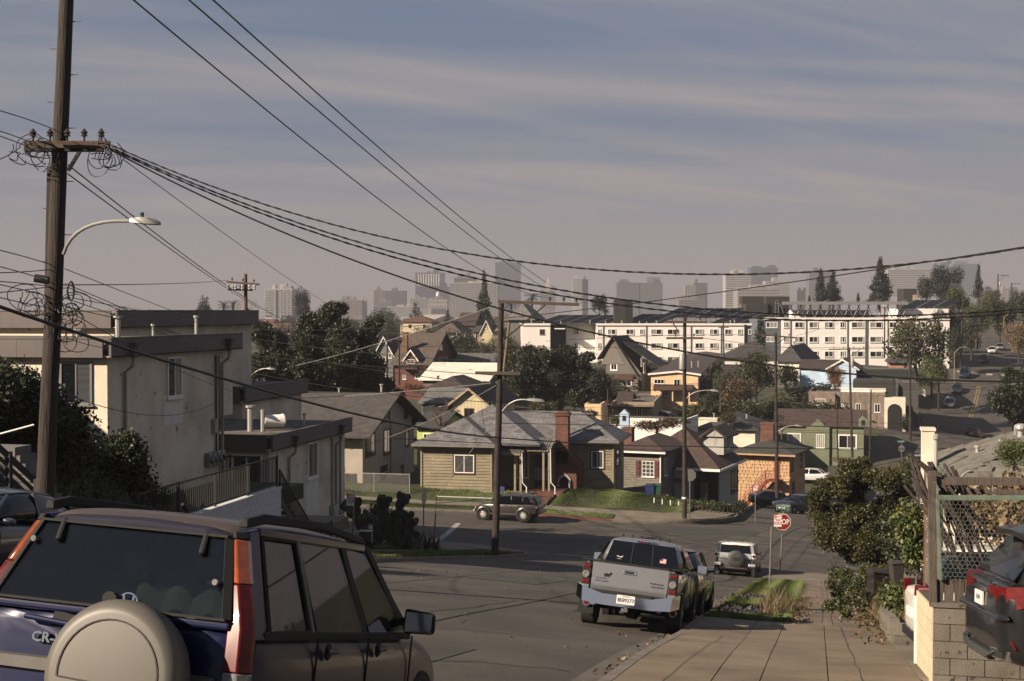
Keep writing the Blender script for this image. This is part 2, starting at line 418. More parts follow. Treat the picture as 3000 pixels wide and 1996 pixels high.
m_redk=mat('red_kerb_paint',(0.22,0.05,0.035),0.8,col2=(0.14,0.06,0.045),scale=4)
m_grass=mat('lawn_soil',(0.05,0.075,0.018),0.95,col2=(0.09,0.085,0.035),scale=0.8,bump=0.03,bscale=14)
m_white=mat('road_paint_white',(0.42,0.40,0.37),0.8,var=0.0,col2=(0.16,0.15,0.135),scale=3.5,thr=(0.5,0.62))
m_yell=mat('road_paint_yellow',(0.34,0.22,0.07),0.8,var=0.0,col2=(0.16,0.12,0.07),scale=2.5,thr=(0.48,0.62))
m_orange=mat('worn_orange_line',(0.20,0.12,0.06),0.85,col2=(0.11,0.09,0.07),scale=2.5)
m_skid=mat('tyre_rubber_mark',(0.045,0.041,0.038),0.8,col2=(0.085,0.077,0.068),scale=2.2,thr=(0.4,0.6))
m_crack=mat('crack_dark',(0.03,0.026,0.022),0.95,var=0.2)
def axis(lo,hi,fine,step,grow=1.12):
 a=[0.0];s=step
 while a[-1]<hi:
  if a[-1]>fine:s*=grow
  a.append(a[-1]+s)
 b=[0.0];s=step
 while b[-1]>lo:
  if b[-1]<-fine:s*=grow
  b.append(b[-1]-s)
 return np.array(sorted(set(b[1:]+a)))
gx=axis(-9000,9000,60,2.0);gy=axis(-60,9500,330,2.5)
def zground(X,Y):
 z=Gn(X,Y)-0.16
 return z
grid_sheet('ground',gx,gy,0,m_earth,zf=zground)
hz=MB().box(-9500,9500,-40,9800,-48,175).build('haze',mat('haze_air',(0.5,0.5,0.5)),kind='stuff')
hm=bpy.data.materials.new('haze_volume');hm.use_nodes=True;hn=hm.node_tree;hn.nodes.remove(hn.nodes['Principled BSDF'])
pv=hn.nodes.new('ShaderNodeVolumePrincipled');pv.inputs['Color'].default_value=(0.40,0.40,0.45,1);pv.inputs['Density'].default_value=0.00028
pv.inputs['Anisotropy'].default_value=0.0
hn.links.new(pv.outputs[0],hn.nodes['Material Output'].inputs['Volume']);hz.data.materials.clear();hz.data.materials.append(hm)
# ---- streets
XK,XL=-2.4,-13.4
xs=np.arange(XL-0.3,XK+0.31,1.16)
MAINX=[(-7.9,-8),(-7.9,69.5)]
road=grid_sheet('road',np.linspace(XL,XK,10),np.arange(-12,71.2,0.9),0.0,m_asph)
cross=grid_sheet('cross_street',np.linspace(-75,30,90),np.linspace(70.5,88.4,20),0.004,m_asph)
def arc(cx,cy,r,a0,a1,n=10):return[(cx+r*math.cos(math.radians(a0+(a1-a0)*i/n)),cy+r*math.sin(math.radians(a0+(a1-a0)*i/n)))for i in range(n+1)]
RC=5.5
drape('corner_asphalt',[(XK,64.6)]+[(XK+RC-RC*math.cos(t),64.9+RC*math.sin(t))for t in np.linspace(0,math.pi/2,9)]+[(XK+RC,70.9),(XK-0.3,70.9),(XK-0.3,64.6)],0.008,m_asph)
drape('corner_asphalt',[(XL,64.6)]+[(XL-RC+RC*math.cos(t),64.9+RC*math.sin(t))for t in np.linspace(0,math.pi/2,9)]+[(XL-RC,70.9),(XL+0.3,70.9),(XL+0.3,64.6)],0.008,m_asph)
grid_sheet('road',np.linspace(-4.5,6.5,8),np.arange(88,152,1.5),0.002,m_asph)
fs=[hit(2560,1400),hit(2700,1335),at(2830,1230,215),at(2865,1130,250),at(2885,1080,272),at(2905,1035,296),at(2935,985,340),at(2960,950,390)]
FS=[(p.x,p.y)for p in fs]
path_sheet('street',FS,13.0,0.02,m_asph,3)
lowr=[hit(2250,1440),hit(2450,1400),hit(2700,1400)]
path_sheet('street',[(6,146),(20,150),(46,154)],12,0.015,m_asph,3)
def ribbon(name,pts,w,dz,m,step=1.0,parent=None):return path_sheet(name,pts,w,dz,m,step,cross=1)
c0,c1_=Vector((FS[2][0],FS[2][1],0)),Vector((FS[4][0],FS[4][1],0));dd=(c1_-c0).normalized();ss=Vector((-dd.y,dd.x,0))
for k in(-0.2,0.2):
 a=c0+dd*12+ss*k;b=c0+dd*40+ss*k;ribbon('road_line',[(a.x,a.y),(b.x,b.y)],0.22,0.035,m_yell)
for k in range(4):
 p=c1_-dd*10+ss*(4-2.6*k);q=p+dd*2.2;ribbon('crossing_bar',[(p.x,p.y),(q.x,q.y)],1.1,0.036,m_white)
ribbon('stop_line',[(-12.8,69.6),(-2.7,69.6)],0.32,0.012,m_white,0.5)
pa,pb=hit(1272,1592),hit(1342,1536);ribbon('stop_line',[(pa.x,pa.y),(pb.x,pb.y)],0.34,0.014,m_white,0.5)
pa,pb=hit(950,1515),hit(1340,1537)
for o_ in(0,0.25):ribbon('road_line',[(pa.x-14,pa.y+o_),(pa.x,pa.y+o_),(pb.x,pb.y+o_)],0.10,0.014,m_orange)
for i,(cx,cy,r,a0,a1,w)in enumerate([(-3.2,76.5,3.4,-40,200,.18),(-3.0,76.8,3.9,-60,170,.16),(-6.5,75,4.5,-30,150,.2),(-1.0,77.5,4.8,-70,120,.17),(-2.5,74.5,6.0,-20,110,.2),(-8.0,78,3.0,0,260,.15),(0.6,75.5,3.6,-90,100,.2),(-4.6,79,5.2,-20,140,.16),(-9.5,80,4.3,10,170,.14),(1.2,79,4.2,-100,60,.16)]):
 ribbon('tyre_mark',arc(cx,cy,r,a0,a1,22),w,0.010+0.0006*i,m_skid,0.5)
def wiggle(a,b,n,amp):
 out=[]
 for i in range(n+1):
  t=i/n;out.append((a[0]+(b[0]-a[0])*t+R.uniform(-amp,amp),a[1]+(b[1]-a[1])*t+R.uniform(-amp,amp)))
 return out
for a,b in[((-11,18),(-4,22)),((-9,26),(-12,38)),((-5.5,30),(-11.5,33)),((-7,12),(-6.2,30)),((-12,50),(-4,54)),((-9,56),(-5,70)),((-12,68),(-9,82)),((-22,74),(-10,76)),((-15,84),(-9,70)),((-7,34),(-3.6,45)),((-12.5,44),(-6,47)),((2,72),(-4,86)),((-10,71),(-5,84)),((-8,15),(-3,17.5)),((-30,80),(-12,86)),((-10.5,20),(-10,32))]:
 ribbon('road_crack',wiggle(a,b,16,0.22),0.035,0.011,m_crack,0.5)
for i,(a,b,c_,d_)in enumerate(((-11.8,-9.9,20,27.5),(-5.8,-4.6,13,18.6),(-9.4,-7.6,38,43),(-13,-10.4,55,62),(-7.3,-4.4,46,48.2),(-4,.5,73.5,76),(-16,-12.2,75,78.5),(-25,-20,82,84),(-10,-3.5,84,87))):
 drape('asphalt_patch',[(a,c_),(b,c_+.2),(b+.1,d_),(a-.1,d_-.15)],.009,m_asph2 if i%2 else m_asph3,res=1.5)
path_sheet('gutter',[(XK-.22,4),(XK-.22,64.6)],.42,.0065,m_gutr,cross=1);path_sheet('gutter',[(-75,88.2),(-9.6,88.2)],.45,.0095,m_gutr,cross=1);path_sheet('gutter',[(XL+.22,4),(XL+.22,64.6)],.42,.0065,m_gutr,cross=1)
ribbon('tar_seam',[(-6.1,8),(-6.1,62)],0.05,0.0112,m_crack)
ribbon('tar_seam',[(-9.7,8),(-9.75,66)],0.04,0.0112,m_crack)
for a,b in[((-1.9,5),(-1.5,29)),((.6,8),(.45,29)),((-1.0,14),(.9,17.5)),((-2.1,22),(-.4,24)),((.1,30),(.2,60))]:path_sheet('pavement_crack',wiggle(a,b,34,.02),.009,.158,m_crack,0.4,cross=1)
man=drape('manhole_cover',arc(-8.3,72.5,0.42,0,350,14),0.012,mat('cast_iron',(0.05,0.045,0.04),0.6),kind='structure',res=2)
# ---- kerbs
def kerb(name,pts,m=m_kerb,h=0.14,w=0.16,z0=-0.12,piece=2.4,proud=0.0):
 P=[Vector((p[0],p[1],0))for p in pts]
 mb=MB();rings=[]
 for i,p in enumerate(P):
  d=(P[min(i+1,len(P)-1)]-P[max(i-1,0)]).normalized();s=Vector((-d.y,d.x,0));g=G(p.x,p.y)
  a=p+s*(w/2+proud);b=p-s*(w/2+proud)
  rings.append([V(a.x,a.y,g+z0),V(b.x,b.y,g+z0),V(b.x,b.y,g+h-.02+proud),V(b.x*.9+a.x*.1,b.y*.9+a.y*.1,g+h+proud),V(a.x,a.y,g+h+proud)])
 mb.loft(rings);return mb.build(name,m,kind='structure',smooth=True,ang=30)
def line(a,b,step=1.5):
 n=max(1,int(math.dist(a,b)/step));return[(a[0]+(b[0]-a[0])*i/n,a[1]+(b[1]-a[1])*i/n)for i in range(n+1)]
crnR=[(XK+RC-RC*math.cos(t),64.9+RC*math.sin(t))for t in np.linspace(0.12,math.pi/2,12)]
crnL=[(XL-RC+RC*math.cos(t),64.9+RC*math.sin(t))for t in np.linspace(0.12,math.pi/2,12)]
kerb('kerb',line((XK+.08,-4),(XK+.08,64.9))+crnR+line((XK+RC+1,70.4),(26,70.4)))
kerb('kerb',line((XL-.08,-4),(XL-.08,64.9))+crnL+line((XL-RC-1,70.4),(-72,70.4)))
kerb('kerb',line((-75,88.5),(-15.4,88.5))+line((-15.2,88.5),(-9.5,88.5))+[(-8.2,88.9),(-7,89.8),(-6.2,91),(-5.6,93)]+line((-5.3,94),(-5.3,140),3))
kerb('red_kerb',line((-17.4,88.5),(-12.6,88.5)),m_redk,proud=0.006)
kerb('kerb',line((6.6,96),(6.6,140),3))
# ---- pavements built slab by slab
ms_thick=0.10
def slabs(parent_name,x0,x1,y0,y1,nx,ly,m=m_conc,dz=0.15,gap=0.007):
 par=ent(parent_name,kind='structure',loc=(x0,y0,G(x0,y0)))
 par.name=parent_name;ORG[par.name]=V(x0,y0,G(x0,y0))
 n=max(1,round((y1-y0)/ly));ws=nx if isinstance(nx,list)else[1/nx]*nx
 for j in range(n):
  a,b=y0+(y1-y0)*j/n,y0+(y1-y0)*(j+1)/n;xx=x0
  for w in ws:
   c,e=xx,xx+(x1-x0)*w;xx=e
   q=[(c+gap,a+gap),(e-gap,a+gap),(e-gap,b-gap),(c+gap,b-gap)]
   o=R.uniform(-.004,.004);zz=[G(*p)+dz+o+R.uniform(-.003,.003)for p in q]
   MB().hexa([V(p[0],p[1],z-ms_thick)for p,z in zip(q,zz)]+[V(p[0],p[1],z)for p,z in zip(q,zz)]).build('paving_slab',m,par)
 drape('joint_bed',[(x0,y0),(x1,y0),(x1,y1),(x0,y1)],dz-0.03,mat('joint_dirt',(0.05,0.045,0.03),0.95),res=2.0,parent=par,kind=None)
 return par
slabs('sidewalk',-2.24,1.25,4.0,29.4,[.30,.155,.225,.32],2.9)
slabs('sidewalk',-0.62,1.25,29.4,62.0,[.5,.5],1.1)
slabs('sidewalk',XL-3.2,XL-1.7,30.0,63.0,1,1.5,mat('old_concrete',(0.2,0.18,0.155),0.9,var=0.25,scale=2,rnd=0.1))
slabs('sidewalk',-62,-12.6,90.4,91.8,33,1.4,mat('pale_concrete',(0.27,0.235,0.19),0.9,var=0.2,scale=1.5,rnd=0.12))
m_conc2=mat('corner_concrete',(0.28,0.235,0.18),0.9,var=0.2,scale=0.7,bump=0.003,bscale=35,spec=0.25)
drape('sidewalk_corner',[(-2.2,62)]+[(x+.1,y-.1)for x,y in crnR]+[(26,70.2),(26,66.8),(4,66.8),(1.25,62)],0.15,m_conc2,thick=0.12)
drape('sidewalk_corner',[(XL-1.7,63.0),(XL-1.4,62.6)]+[(x-.1,y-.05)for x,y in crnL[2:]]+[(-70,70.2),(-70,67.4),(XL-5.6,67.0),(XL-3.2,63.0)],0.15,m_conc2,thick=0.12)
drape('sidewalk_corner',[(-12.6,88.7),(-9.5,88.7),(-8.3,89.1),(-7.2,90.0),(-6.4,91.2),(-5.8,93),(-5.4,98),(-7.2,98),(-8.5,92.4),(-12.6,91.8)],0.15,m_conc2,thick=0.12)
drape('driveway',[(1.25,9.5),(1.25,16.9),(6,16.9),(12,16.9),(12,9.5)],0.16,m_conc2,thick=0.1)
drape('driveway',[(1.25,18.2),(1.25,24.2),(8,24.2),(8,18.2)],0.158,m_conc2,thick=0.1)
# ---- verges
drape('verge',[(-2.24,29.5),(-0.64,29.5),(-0.64,60.5),(-1.2,62.2),(-2.24,62.2)],0.14,m_grass)
drape('verge',[(XL-1.68,30),(XL-.2,30),(XL-.2,62.6),(XL-1.68,62.6)],0.16,m_grass)
drape('verge',[(-74,88.7),(-12.7,88.7),(-12.7,90.3),(-74,90.3)],0.14,m_grass)
# ---------------------------------------------------------------- house kit
m_frame_w=mat('white_window_frame',(0.62,0.6,0.57),0.5,var=0.08)
m_frame_d=mat('dark_window_frame',(0.05,0.035,0.03),0.6,var=0.1)
m_frame_r=mat('maroon_window_trim',(0.09,0.02,0.015),0.6,var=0.15)
m_alu=mat('aluminium_frame',(0.33,0.34,0.35),0.4,0.6,var=0.05)
m_glass=glass();m_glass2=mat('curtained_glass',(0.38,0.37,0.34),0.25,var=0.35,scale=3,stretch=(6,6,.4))
m_glass3=mat('blind_glass',(0.10,0.105,0.11),0.15,var=0.3,scale=2,stretch=(.4,.4,14))
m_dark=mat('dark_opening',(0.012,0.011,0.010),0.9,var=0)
m_gut=mat('gutter_metal',(0.30,0.29,0.27),0.5,0.3,var=0.1)
m_pipe=mat('vent_pipe',(0.42,0.41,0.39),0.5,0.3,var=0.15)
class H:
 def __init__(s,name,label,x,y,d,ang=0.0,cat='house',group=None,dz=0.0):
  s.P=at(x,y,d)+V(0,0,dz);s.a=math.radians(ang)
  s.E=ent(name,label,cat,(0,0,0),group);s.E.location=s.P;s.E.rotation_euler=(0,0,s.a)
  s.Ri=Matrix.Rotation(-s.a,3,'Z');s.Rm=Matrix.Rotation(s.a,3,'Z')
 def loc(s,p):return s.Ri@(Vector(p)-s.P)
 def wor(s,p):return s.P+s.Rm@Vector(p)
 def fr(s,x,y,yo=0.0):
  r=s.Ri@ray(x,y);c=s.Ri@(-s.P);t=(yo-c.y)/r.y;return c+r*t
 def sd(s,x,y,xo=0.0):
  r=s.Ri@ray(x,y);c=s.Ri@(-s.P);t=(xo-c.x)/r.x;return c+r*t
 def part(s,mb,name,m,parent=None,**k):return mb.build(name,m,parent or s.E,**k)
 def box(s,name,x0,x1,y0,y1,z0,z1,m,parent=None,**k):return MB().box(x0,x1,y0,y1,z0,z1).build(name,m,parent or s.E,**k)
 def win(s,pl,o,a0,a1,z0,z1,fm=None,gm=None,mull=1,rail=0,fw=0.07,name='window',sill=True,trim=0.0,proud=0.05):
  fm=fm or m_frame_w;gm=gm or m_glass
  def pt(a,z,q):
   return V(a,o-q,z)if pl=='f' else V(o+q,a,z)if pl=='r' else V(o-q,a,z)
  def bx(mb,a,b,c,d,q0,q1):
   p=[pt(a,c,q0),pt(b,c,q0),pt(b,c,q1),pt(a,c,q1),pt(a,d,q0),pt(b,d,q0),pt(b,d,q1),pt(a,d,q1)]
   if pl!='r':p=[p[3],p[2],p[1],p[0],p[7],p[6],p[5],p[4]]
   mb.hexa(p)
  mb=MB();t=fw
  bx(mb,a0-trim,a0+t,z0-trim,z1+trim,0.0,proud);bx(mb,a1-t,a1+trim,z0-trim,z1+trim,0.0,proud)
  bx(mb,a0+t,a1-t,z0-trim,z0+t,0.0,proud);bx(mb,a0+t,a1-t,z1-t,z1+trim,0.0,proud)
  for i in range(mull):
   c=a0+(a1-a0)*(i+1)/(mull+1);bx(mb,c-t*.4,c+t*.4,z0+t,z1-t,0.0,proud*.8)
  for i in range(rail):
   c=z0+(z1-z0)*(i+1)/(rail+1);bx(mb,a0+t,a1-t,c-t*.35,c+t*.35,0.001,proud*.75)
  w=mb.build(name,fm,s.E)
  if sill:
   sb=MB();bx(sb,a0-trim-.05,a1+trim+.05,z0-trim-.06,z0-trim,0.0,proud+.05);sb.build('sill',fm,w)
  n=mull+1
  for i in range(n):
   g=MB();bx(g,a0+t*.5+(a1-a0-t)*i/n,a0+t*.5+(a1-a0-t)*(i+1)/n,z0+t*.5,z1-t*.5,0.003,proud*.35)
   g.build('pane',gm[i%len(gm)]if isinstance(gm,(list,tuple))else gm,w)
  return w
 def wpx(s,pl,o,x0,y0,x1,y1,**k):
  """window whose corners are read off the photograph, on a wall plane of this house"""
  f=s.fr if pl=='f' else s.sd
  a,b=f(x0,y0,o),f(x1,y1,o)
  if pl=='f':return s.win(pl,o,min(a.x,b.x),max(a.x,b.x),min(a.z,b.z),max(a.z,b.z),**k)
  return s.win(pl,o,min(a.y,b.y),max(a.y,b.y),min(a.z,b.z),max(a.z,b.z),**k)
 def hip(s,x0,x1,y0,y1,z,rise,m,ov=0.45,th=0.14,name='roof',slope=None,ins=None,insl=None):
  x0-=ov;x1+=ov;y0-=ov;y1+=ov;w,l=x1-x0,y1-y0;h=min(w,l)/2
  if slope:rise=slope*h
  if w>=l:a,b=V(x0+(h if insl is None else insl),(y0+y1)/2,z+rise),V(x1-(h if ins is None else ins),(y0+y1)/2,z+rise)
  else:a,b=V((x0+x1)/2,y0+h,z+rise),V((x0+x1)/2,y1-h,z+rise)
  c=[V(x0,y0,z),V(x1,y0,z),V(x1,y1,z),V(x0,y1,z)];t=V(0,0,th);mb=MB()
  if w>=l:tops=[(c[0],c[1],b,a),(c[1],c[2],b),(c[2],c[3],a,b),(c[3],c[0],a)]
  else:tops=[(c[0],c[1],a),(c[1],c[2],b,a),(c[2],c[3],b),(c[3],c[0],a,b)]
  for q in tops:mb.poly([p+t for p in q])
  for i in range(4):mb.quad(c[i],c[(i+1)%4],c[(i+1)%4]+t,c[i]+t)
  mb.poly([c[3],c[2],c[1],c[0]]);return mb.build(name,m,s.E,uvb=True)
 def gable(s,ax,x0,x1,y0,y1,z,rise,wm,rm,ov=0.35,og=0.3,th=0.13,name='roof',peak=0.5,wall=True,barge=None,z1=None):
  """pitched roof; ridge along ax. z = eave height"""
  if ax=='y':
   P=lambda a,b,c:V(a,b,c);a0,a1,b0,b1=x0,x1,y0,y1
  else:
   P=lambda a,b,c:V(b,a,c);a0,a1,b0,b1=y0,y1,x0,x1
  pk=a0+(a1-a0)*peak;zl=z;zr=z if z1 is None else z1;sl,sr=rise/(pk-a0),(z+rise-zr)/(a1-pk)
  A0,A1,B0,B1=a0-ov,a1+ov,b0-og,b1+og;e0,e1=zl-sl*ov,zr-sr*ov;top=z+rise
  mb=MB()
  for aa,bb,zz in((A0,pk,e0),(A1,pk,e1)):
   q=[P(aa,B0,zz),P(pk,B0,top),P(pk,B1,top),P(aa,B1,zz)];t=V(0,0,th)
   mb.hexa([q[0],q[1],q[2],q[3],q[0]+t,q[1]+t,q[2]+t,q[3]+t])
  r=mb.build(name,rm,s.E,uvb=True)
  if wall:
   for bb in(b0,b1-0.12):
    g=MB();g.extr([P(a0,bb,zl),P(a1,bb,zr),P(pk,bb,top-.02)],P(0,0.12,0));g.build('gable_wall',wm,s.E)
  if barge:
   for bb in(B0-.04,):
    g=MB()
    for aa,zz in((A0,e0),(A1,e1)):
     q=[P(aa,bb,zz-.08),P(pk,bb,top-.08),P(pk,bb,top+th+.03),P(aa,bb,zz+th+.03)]
     g.extr(q,P(0,0.05,0))
    g.build('bargeboard',barge,s.E)
  return r
 def siding(s,pl,o,a0,a1,z0,z1,m,h=0.2,proud=0.025,holes=(),zt=None):
  """lapped boards, each a board of its own, cut round the windows"""
  n=max(1,round((z1-z0)/h));h=(z1-z0)/n
  for i in range(n):
   b,t=z0+i*h,z0+(i+1)*h-0.006;segs=[(a0,a1)]
   for(p,q,c,d)in holes:
    if c<t and d>b:
     ns=[]
     for u,v in segs:
      if q<=u or p>=v:ns.append((u,v));continue
      if p>u:ns.append((u,p))
      if q<v:ns.append((q,v))
     segs=ns
   for u,v in segs:
    if v-u<0.05:continue
    def pt(a,z,q):return V(a,o-q,z)if pl=='f' else V(o+q,a,z)
    p=[pt(u,b,0),pt(v,b,0),pt(v,b,proud),pt(u,b,proud),pt(u,t,0),pt(v,t,0),pt(v,t,.006),pt(u,t,.006)]
    if pl=='f':p=[p[3],p[2],p[1],p[0],p[7],p[6],p[5],p[4]]
    MB().hexa(p).build('siding_board',m,s.E)
 def vent(s,x,y,z,h=0.5,r=0.05,name='vent_pipe',cap=True):
  mb=MB().tube([(x,y,z),(x,y,z+h)],r,8)
  if cap:mb.tube([(x,y,z+h),(x,y,z+h+.08)],r*1.7,8)
  return mb.build(name,m_pipe,s.E,smooth=True)
def chimney(h,x0,x1,y0,y1,z0,z1,m,capm=None):
 c=MB().box(x0,x1,y0,y1,z0,z1).build('chimney',m,h.E,uvb=True)
 MB().box(x0-.06,x1+.06,y0-.06,y1+.06,z1-.02,z1+.14).build('chimney_cap',capm or m,c,uvb=True)
 return c
def railing(parent,pts,hgt=0.95,m=None,gap=0.13,r=0.011,post=1.8,name='baluster'):
 """posts, rails and each baluster as its own part; pts are world points along the foot"""
 m=m or m_iron
 P=[Vector(p)for p in pts]
 for a,b in zip(P,P[1:]):
  up=V(0,0,hgt);ln=(b-a).length
  MB().bar(a+up,b+up,0.05,0.04).build('top_rail',m,parent);MB().bar(a+V(0,0,.1),b+V(0,0,.1),0.035,0.03).build('bottom_rail',m,parent)
  n=max(1,int(ln/gap))
  for i in range(1,n):
   p=a.lerp(b,i/n);MB().box(p.x-r,p.x+r,p.y-r,p.y+r,p.z+.1,p.z+hgt).build(name,m,parent)
  k=max(1,round(ln/post))
  for i in range(k+1):
   p=a.lerp(b,i/k);MB().box(p.x-.03,p.x+.03,p.y-.03,p.y+.03,p.z-.05,p.z+hgt+.04).build('railing_post',m,parent)
m_iron=mat('black_iron',(0.018,0.017,0.018),0.55,var=0.1)
m_stucco=mat('beige_stucco',(0.60,0.53,0.43),0.92,var=0,col2=(0.46,0.405,0.33),scale=0.55,thr=(0.4,0.75),bump=0.012,bscale=22,speck=((0.34,0.30,0.25),3,0.64),spec=0.2)
m_patch=mat('repainted_stucco',(0.58,0.55,0.50),0.9,var=0.08,scale=2,bump=0.01,bscale=22)
m_fascia=mat('painted_metal_fascia',(0.19,0.155,0.155),0.6,var=0,col2=(0.13,0.11,0.115),scale=0.8,thr=(0.4,0.7),stretch=(1,1,1))
m_roofgrav=mat('gravel_roof',(0.23,0.2,0.17),0.95,col2=(0.12,0.105,0.09),scale=0.9,bump=0.01,bscale=20,speck=((0.06,0.05,0.045),1.5,0.6))
m_gutc=mat('cream_downpipe',(0.38,0.34,0.28),0.6,var=0.1)
def flat_block(E,x0,x1,y0,y1,z0,zf,zt,wallm=None,name='wall',fas=0.28,panels=True):
 MB().box(x0,x1,y0,y1,z0,zf+.05).build(name,wallm or m_stucco,E)
 MB().box(x0+.1,x1-.1,y0+.1,y1-.1,zf+.05,zt-.09).build('roof',m_roofgrav,E)
 n=max(1,round((x1-x0)/3));
 for i in range(n):
  a,b=x0-fas+(x1-x0+fas)*i/n,x0-fas+(x1-x0+fas)*(i+1)/n
  MB().box(a+.004,b-.004,y0-fas,y0-fas+.08,zf,zt).build('fascia_panel',m_fascia,E)
 n=max(1,round((y1-y0)/3))
 for i in range(n):
  a,b=y0-fas+(y1-y0+2*fas)*i/n,y0-fas+(y1-y0+2*fas)*(i+1)/n
  MB().box(x1+fas-.08,x1+fas,a+.004,b-.004,zf,zt).build('fascia_panel',m_fascia,E)
 MB().box(x0-fas,x1+fas,y0-fas+.08,y1+fas,zf+.01,zf+.04).build('soffit',m_stucco,E)
 mb=MB().box(x0-fas,x1+fas+.02,y0-fas-.02,y0-fas+.12,zt,zt+.05).box(x1+fas-.12,x1+fas+.02,y0-fas+.12,y1+fas,zt,zt+.05)
 mb.build('drip_edge',m_fascia,E)
def hopper(E,x,y,zt,zb,m=m_gutc,hm=None):
 MB().loft([[V(x,y-.07,zt-.5),V(x+.16,y-.07,zt-.5),V(x+.16,y+.07,zt-.5),V(x,y+.07,zt-.5)],[V(x,y-.07,zt-.3),V(x+.16,y-.07,zt-.3),V(x+.16,y+.07,zt-.3),V(x,y+.07,zt-.3)],[V(x,y-.17,zt-.05),V(x+.24,y-.17,zt-.05),V(x+.24,y+.17,zt-.05),V(x,y+.17,zt-.05)]]).build('rain_head',hm or m_fascia,E)
 MB().tube([(x+.08,y,zt-.45),(x+.05,y,zt-.75),(x-.2,y,zt-.95),(x-.2,y,zb)],0.055,8).build('downpipe',m,E,smooth=True)
# ---- apartment block 1
XA=-21.0
E=ent('apartment_building','cream stucco apartment block with mauve fascia behind the tallest wooden pole','building',(XA,39.4,-6.1))
hA=H.__new__(H);hA.E=E;hA.P=V(0,0,0);hA.Ri=Matrix.Identity(3);hA.Rm=Matrix.Identity(3)
flat_block(E,-35,XA,39.4,48.8,-3.8,-1.42,-0.86,name='upper_storey')
MB().box(-35,XA-.003,40.5,47.6,-6.6,-3.8).build('lower_storey',m_stucco,E)
MB().box(-34.9,XA-.02,39.45,40.5,-3.95,-3.8).build('overhang_beam',mat('brown_beam',(0.06,0.045,0.035),0.8),E)
hA.wpx('f',39.4,178,1061,270,1184,fm=m_alu,gm=[m_glass,m_glass3],mull=1,fw=.05,trim=.02)
hA.wpx('r',XA,489,1049,530,1159,fm=m_frame_w,gm=[m_glass,m_glass2],mull=1,fw=.045,trim=.03)
p=hA.sd(480,1160,XA);q=hA.sd(535,1238,XA)
MB().box(XA,XA+.012,p.y,q.y,q.z,p.z).build('repainted_patch',m_patch,E)
p=hA.sd(361,1200,XA);hopper(E,XA+.28,p.y,-.95,-6.1)
p=hA.sd(649,1200,XA);hopper(E,XA+.28,p.y-.1,-.95,-6.1)
for y_,r_ in((47.2,.035),(47.45,.02)):MB().tube([(XA+.06,y_,-1.6),(XA+.06,y_,-5.3)],r_,8).build('conduit',m_iron,E)
MB().box(XA,XA+.16,46.9,47.15,-4.35,-3.85).build('junction_box',m_pipe,E,bevel=.01)
for i in range(4):
 g=MB().box(XA,XA+.2,46.3+i*.36,46.58+i*.36,-5.5,-5.0).build('electric_meter',m_alu,E,bevel=.015)
 MB().lathe((XA+.2,46.44+i*.36,-5.25),[(.11,0),(.11,.07),(.08,.11)],12,'x').build('meter_dial',mat('meter_glass',(.2,.2,.2),.2,var=0),g)
MB().box(-27.5,-25.8,40.42,40.5,-6.5,-4.6).build('corrugated_panel',mat('corrugated_metal',(.2,.2,.19),.5,.5,stretch=(30,1,1),scale=1),E)
for x_,y_,h_,r_ in((-22.0,42,.75,.09),(-20.95,45.6,.75,.06),(-26.5,40.6,.5,.05),(-23.0,46.5,.45,.05),(-24.5,44,.3,.12)):hA.vent(x_,y_,-1.0,h_,r_)
E=ent('apartment_building','taller flat roofed block with dark mauve fascia behind the cream stucco block','building',(-30,52,-6))
flat_block(E,-60,-27.4,52,66,-5,-0.70,-0.03)
def dish(loc,r,az,el,label,m=None):
 d=ent('satellite_dish',label,'satellite dish',loc);d.rotation_euler=(0,0,az)
 MB().lathe((0,0,0),[(0.02,.10*r*2),(r*.5,.055*r*2),(r,-.02),(r*1.0,-.035),(r*.5,.04*r*2),(0.02,.075*r*2)],22,'x').build('reflector',m or mat('dish_paint',(.45,.43,.4),.5,var=.1),d,smooth=True)
 MB().tube([(0,0,-r*.9),(-r*1.0,0,-r*.1)],.015,6).build('feed_arm',m_pipe,d)
 MB().tube([(.1,0,0),(.16,0,-r*1.0),(.16,0,-r*1.9)],.025,6).build('mast',m_pipe,d);return d
# ---- apartment block 2
E=ent('apartment_building','lower cream stucco block with sliding glass door and iron railings','building',(XA,52.3,-9.8))
hB=H.__new__(H);hB.E=E;hB.P=V(0,0,0);hB.Ri=Matrix.Identity(3);hB.Rm=Matrix.Identity(3)
flat_block(E,-34,XA,52.3,61.4,-11.5,-5.5,-4.9)
hB.wpx('r',XA,901,1301,928,1393,fm=m_frame_w,gm=[m_glass,mat('tan_curtain',(.26,.2,.15),.5,var=.3,scale=4)],mull=1,fw=.045,trim=.05)
d_=hB.wpx('f',52.3,683,1334,764,1427,fm=m_frame_w,gm=[m_glass,m_glass],mull=1,fw=.06,trim=.08,name='sliding_door')
p=hB.sd(895,1393,XA);q=hB.sd(933,1500,XA)
MB().box(XA,XA+.012,p.y,q.y,q.z,p.z).build('repainted_patch',m_patch,E)
hopper(E,XA+.28,54.3,-5.0,-10.4);hopper(E,XA+.28,60.0,-5.0,-10.4)
for y_ in(59.5,60.6):MB().tube([(XA+.06,y_,-5.6),(XA+.06,y_,-9.0)],.03,8).build('conduit',m_iron,E)
MB().box(XA,XA+.22,59.3,60.0,-9.6,-8.6).build('meter_panel',m_pipe,E,bevel=.01)
for i in range(2):
 for j in range(4):
  MB().lathe((XA+.1,60.25+.35*i,-8.7-.3*j),[(.12,0),(.12,.1),(.09,.15)],10,'x').build('electric_meter',m_alu,E)
MB().box(XA,XA+.12,60.2,60.9,-10.2,-9.75).build('white_cover',m_frame_w,E)
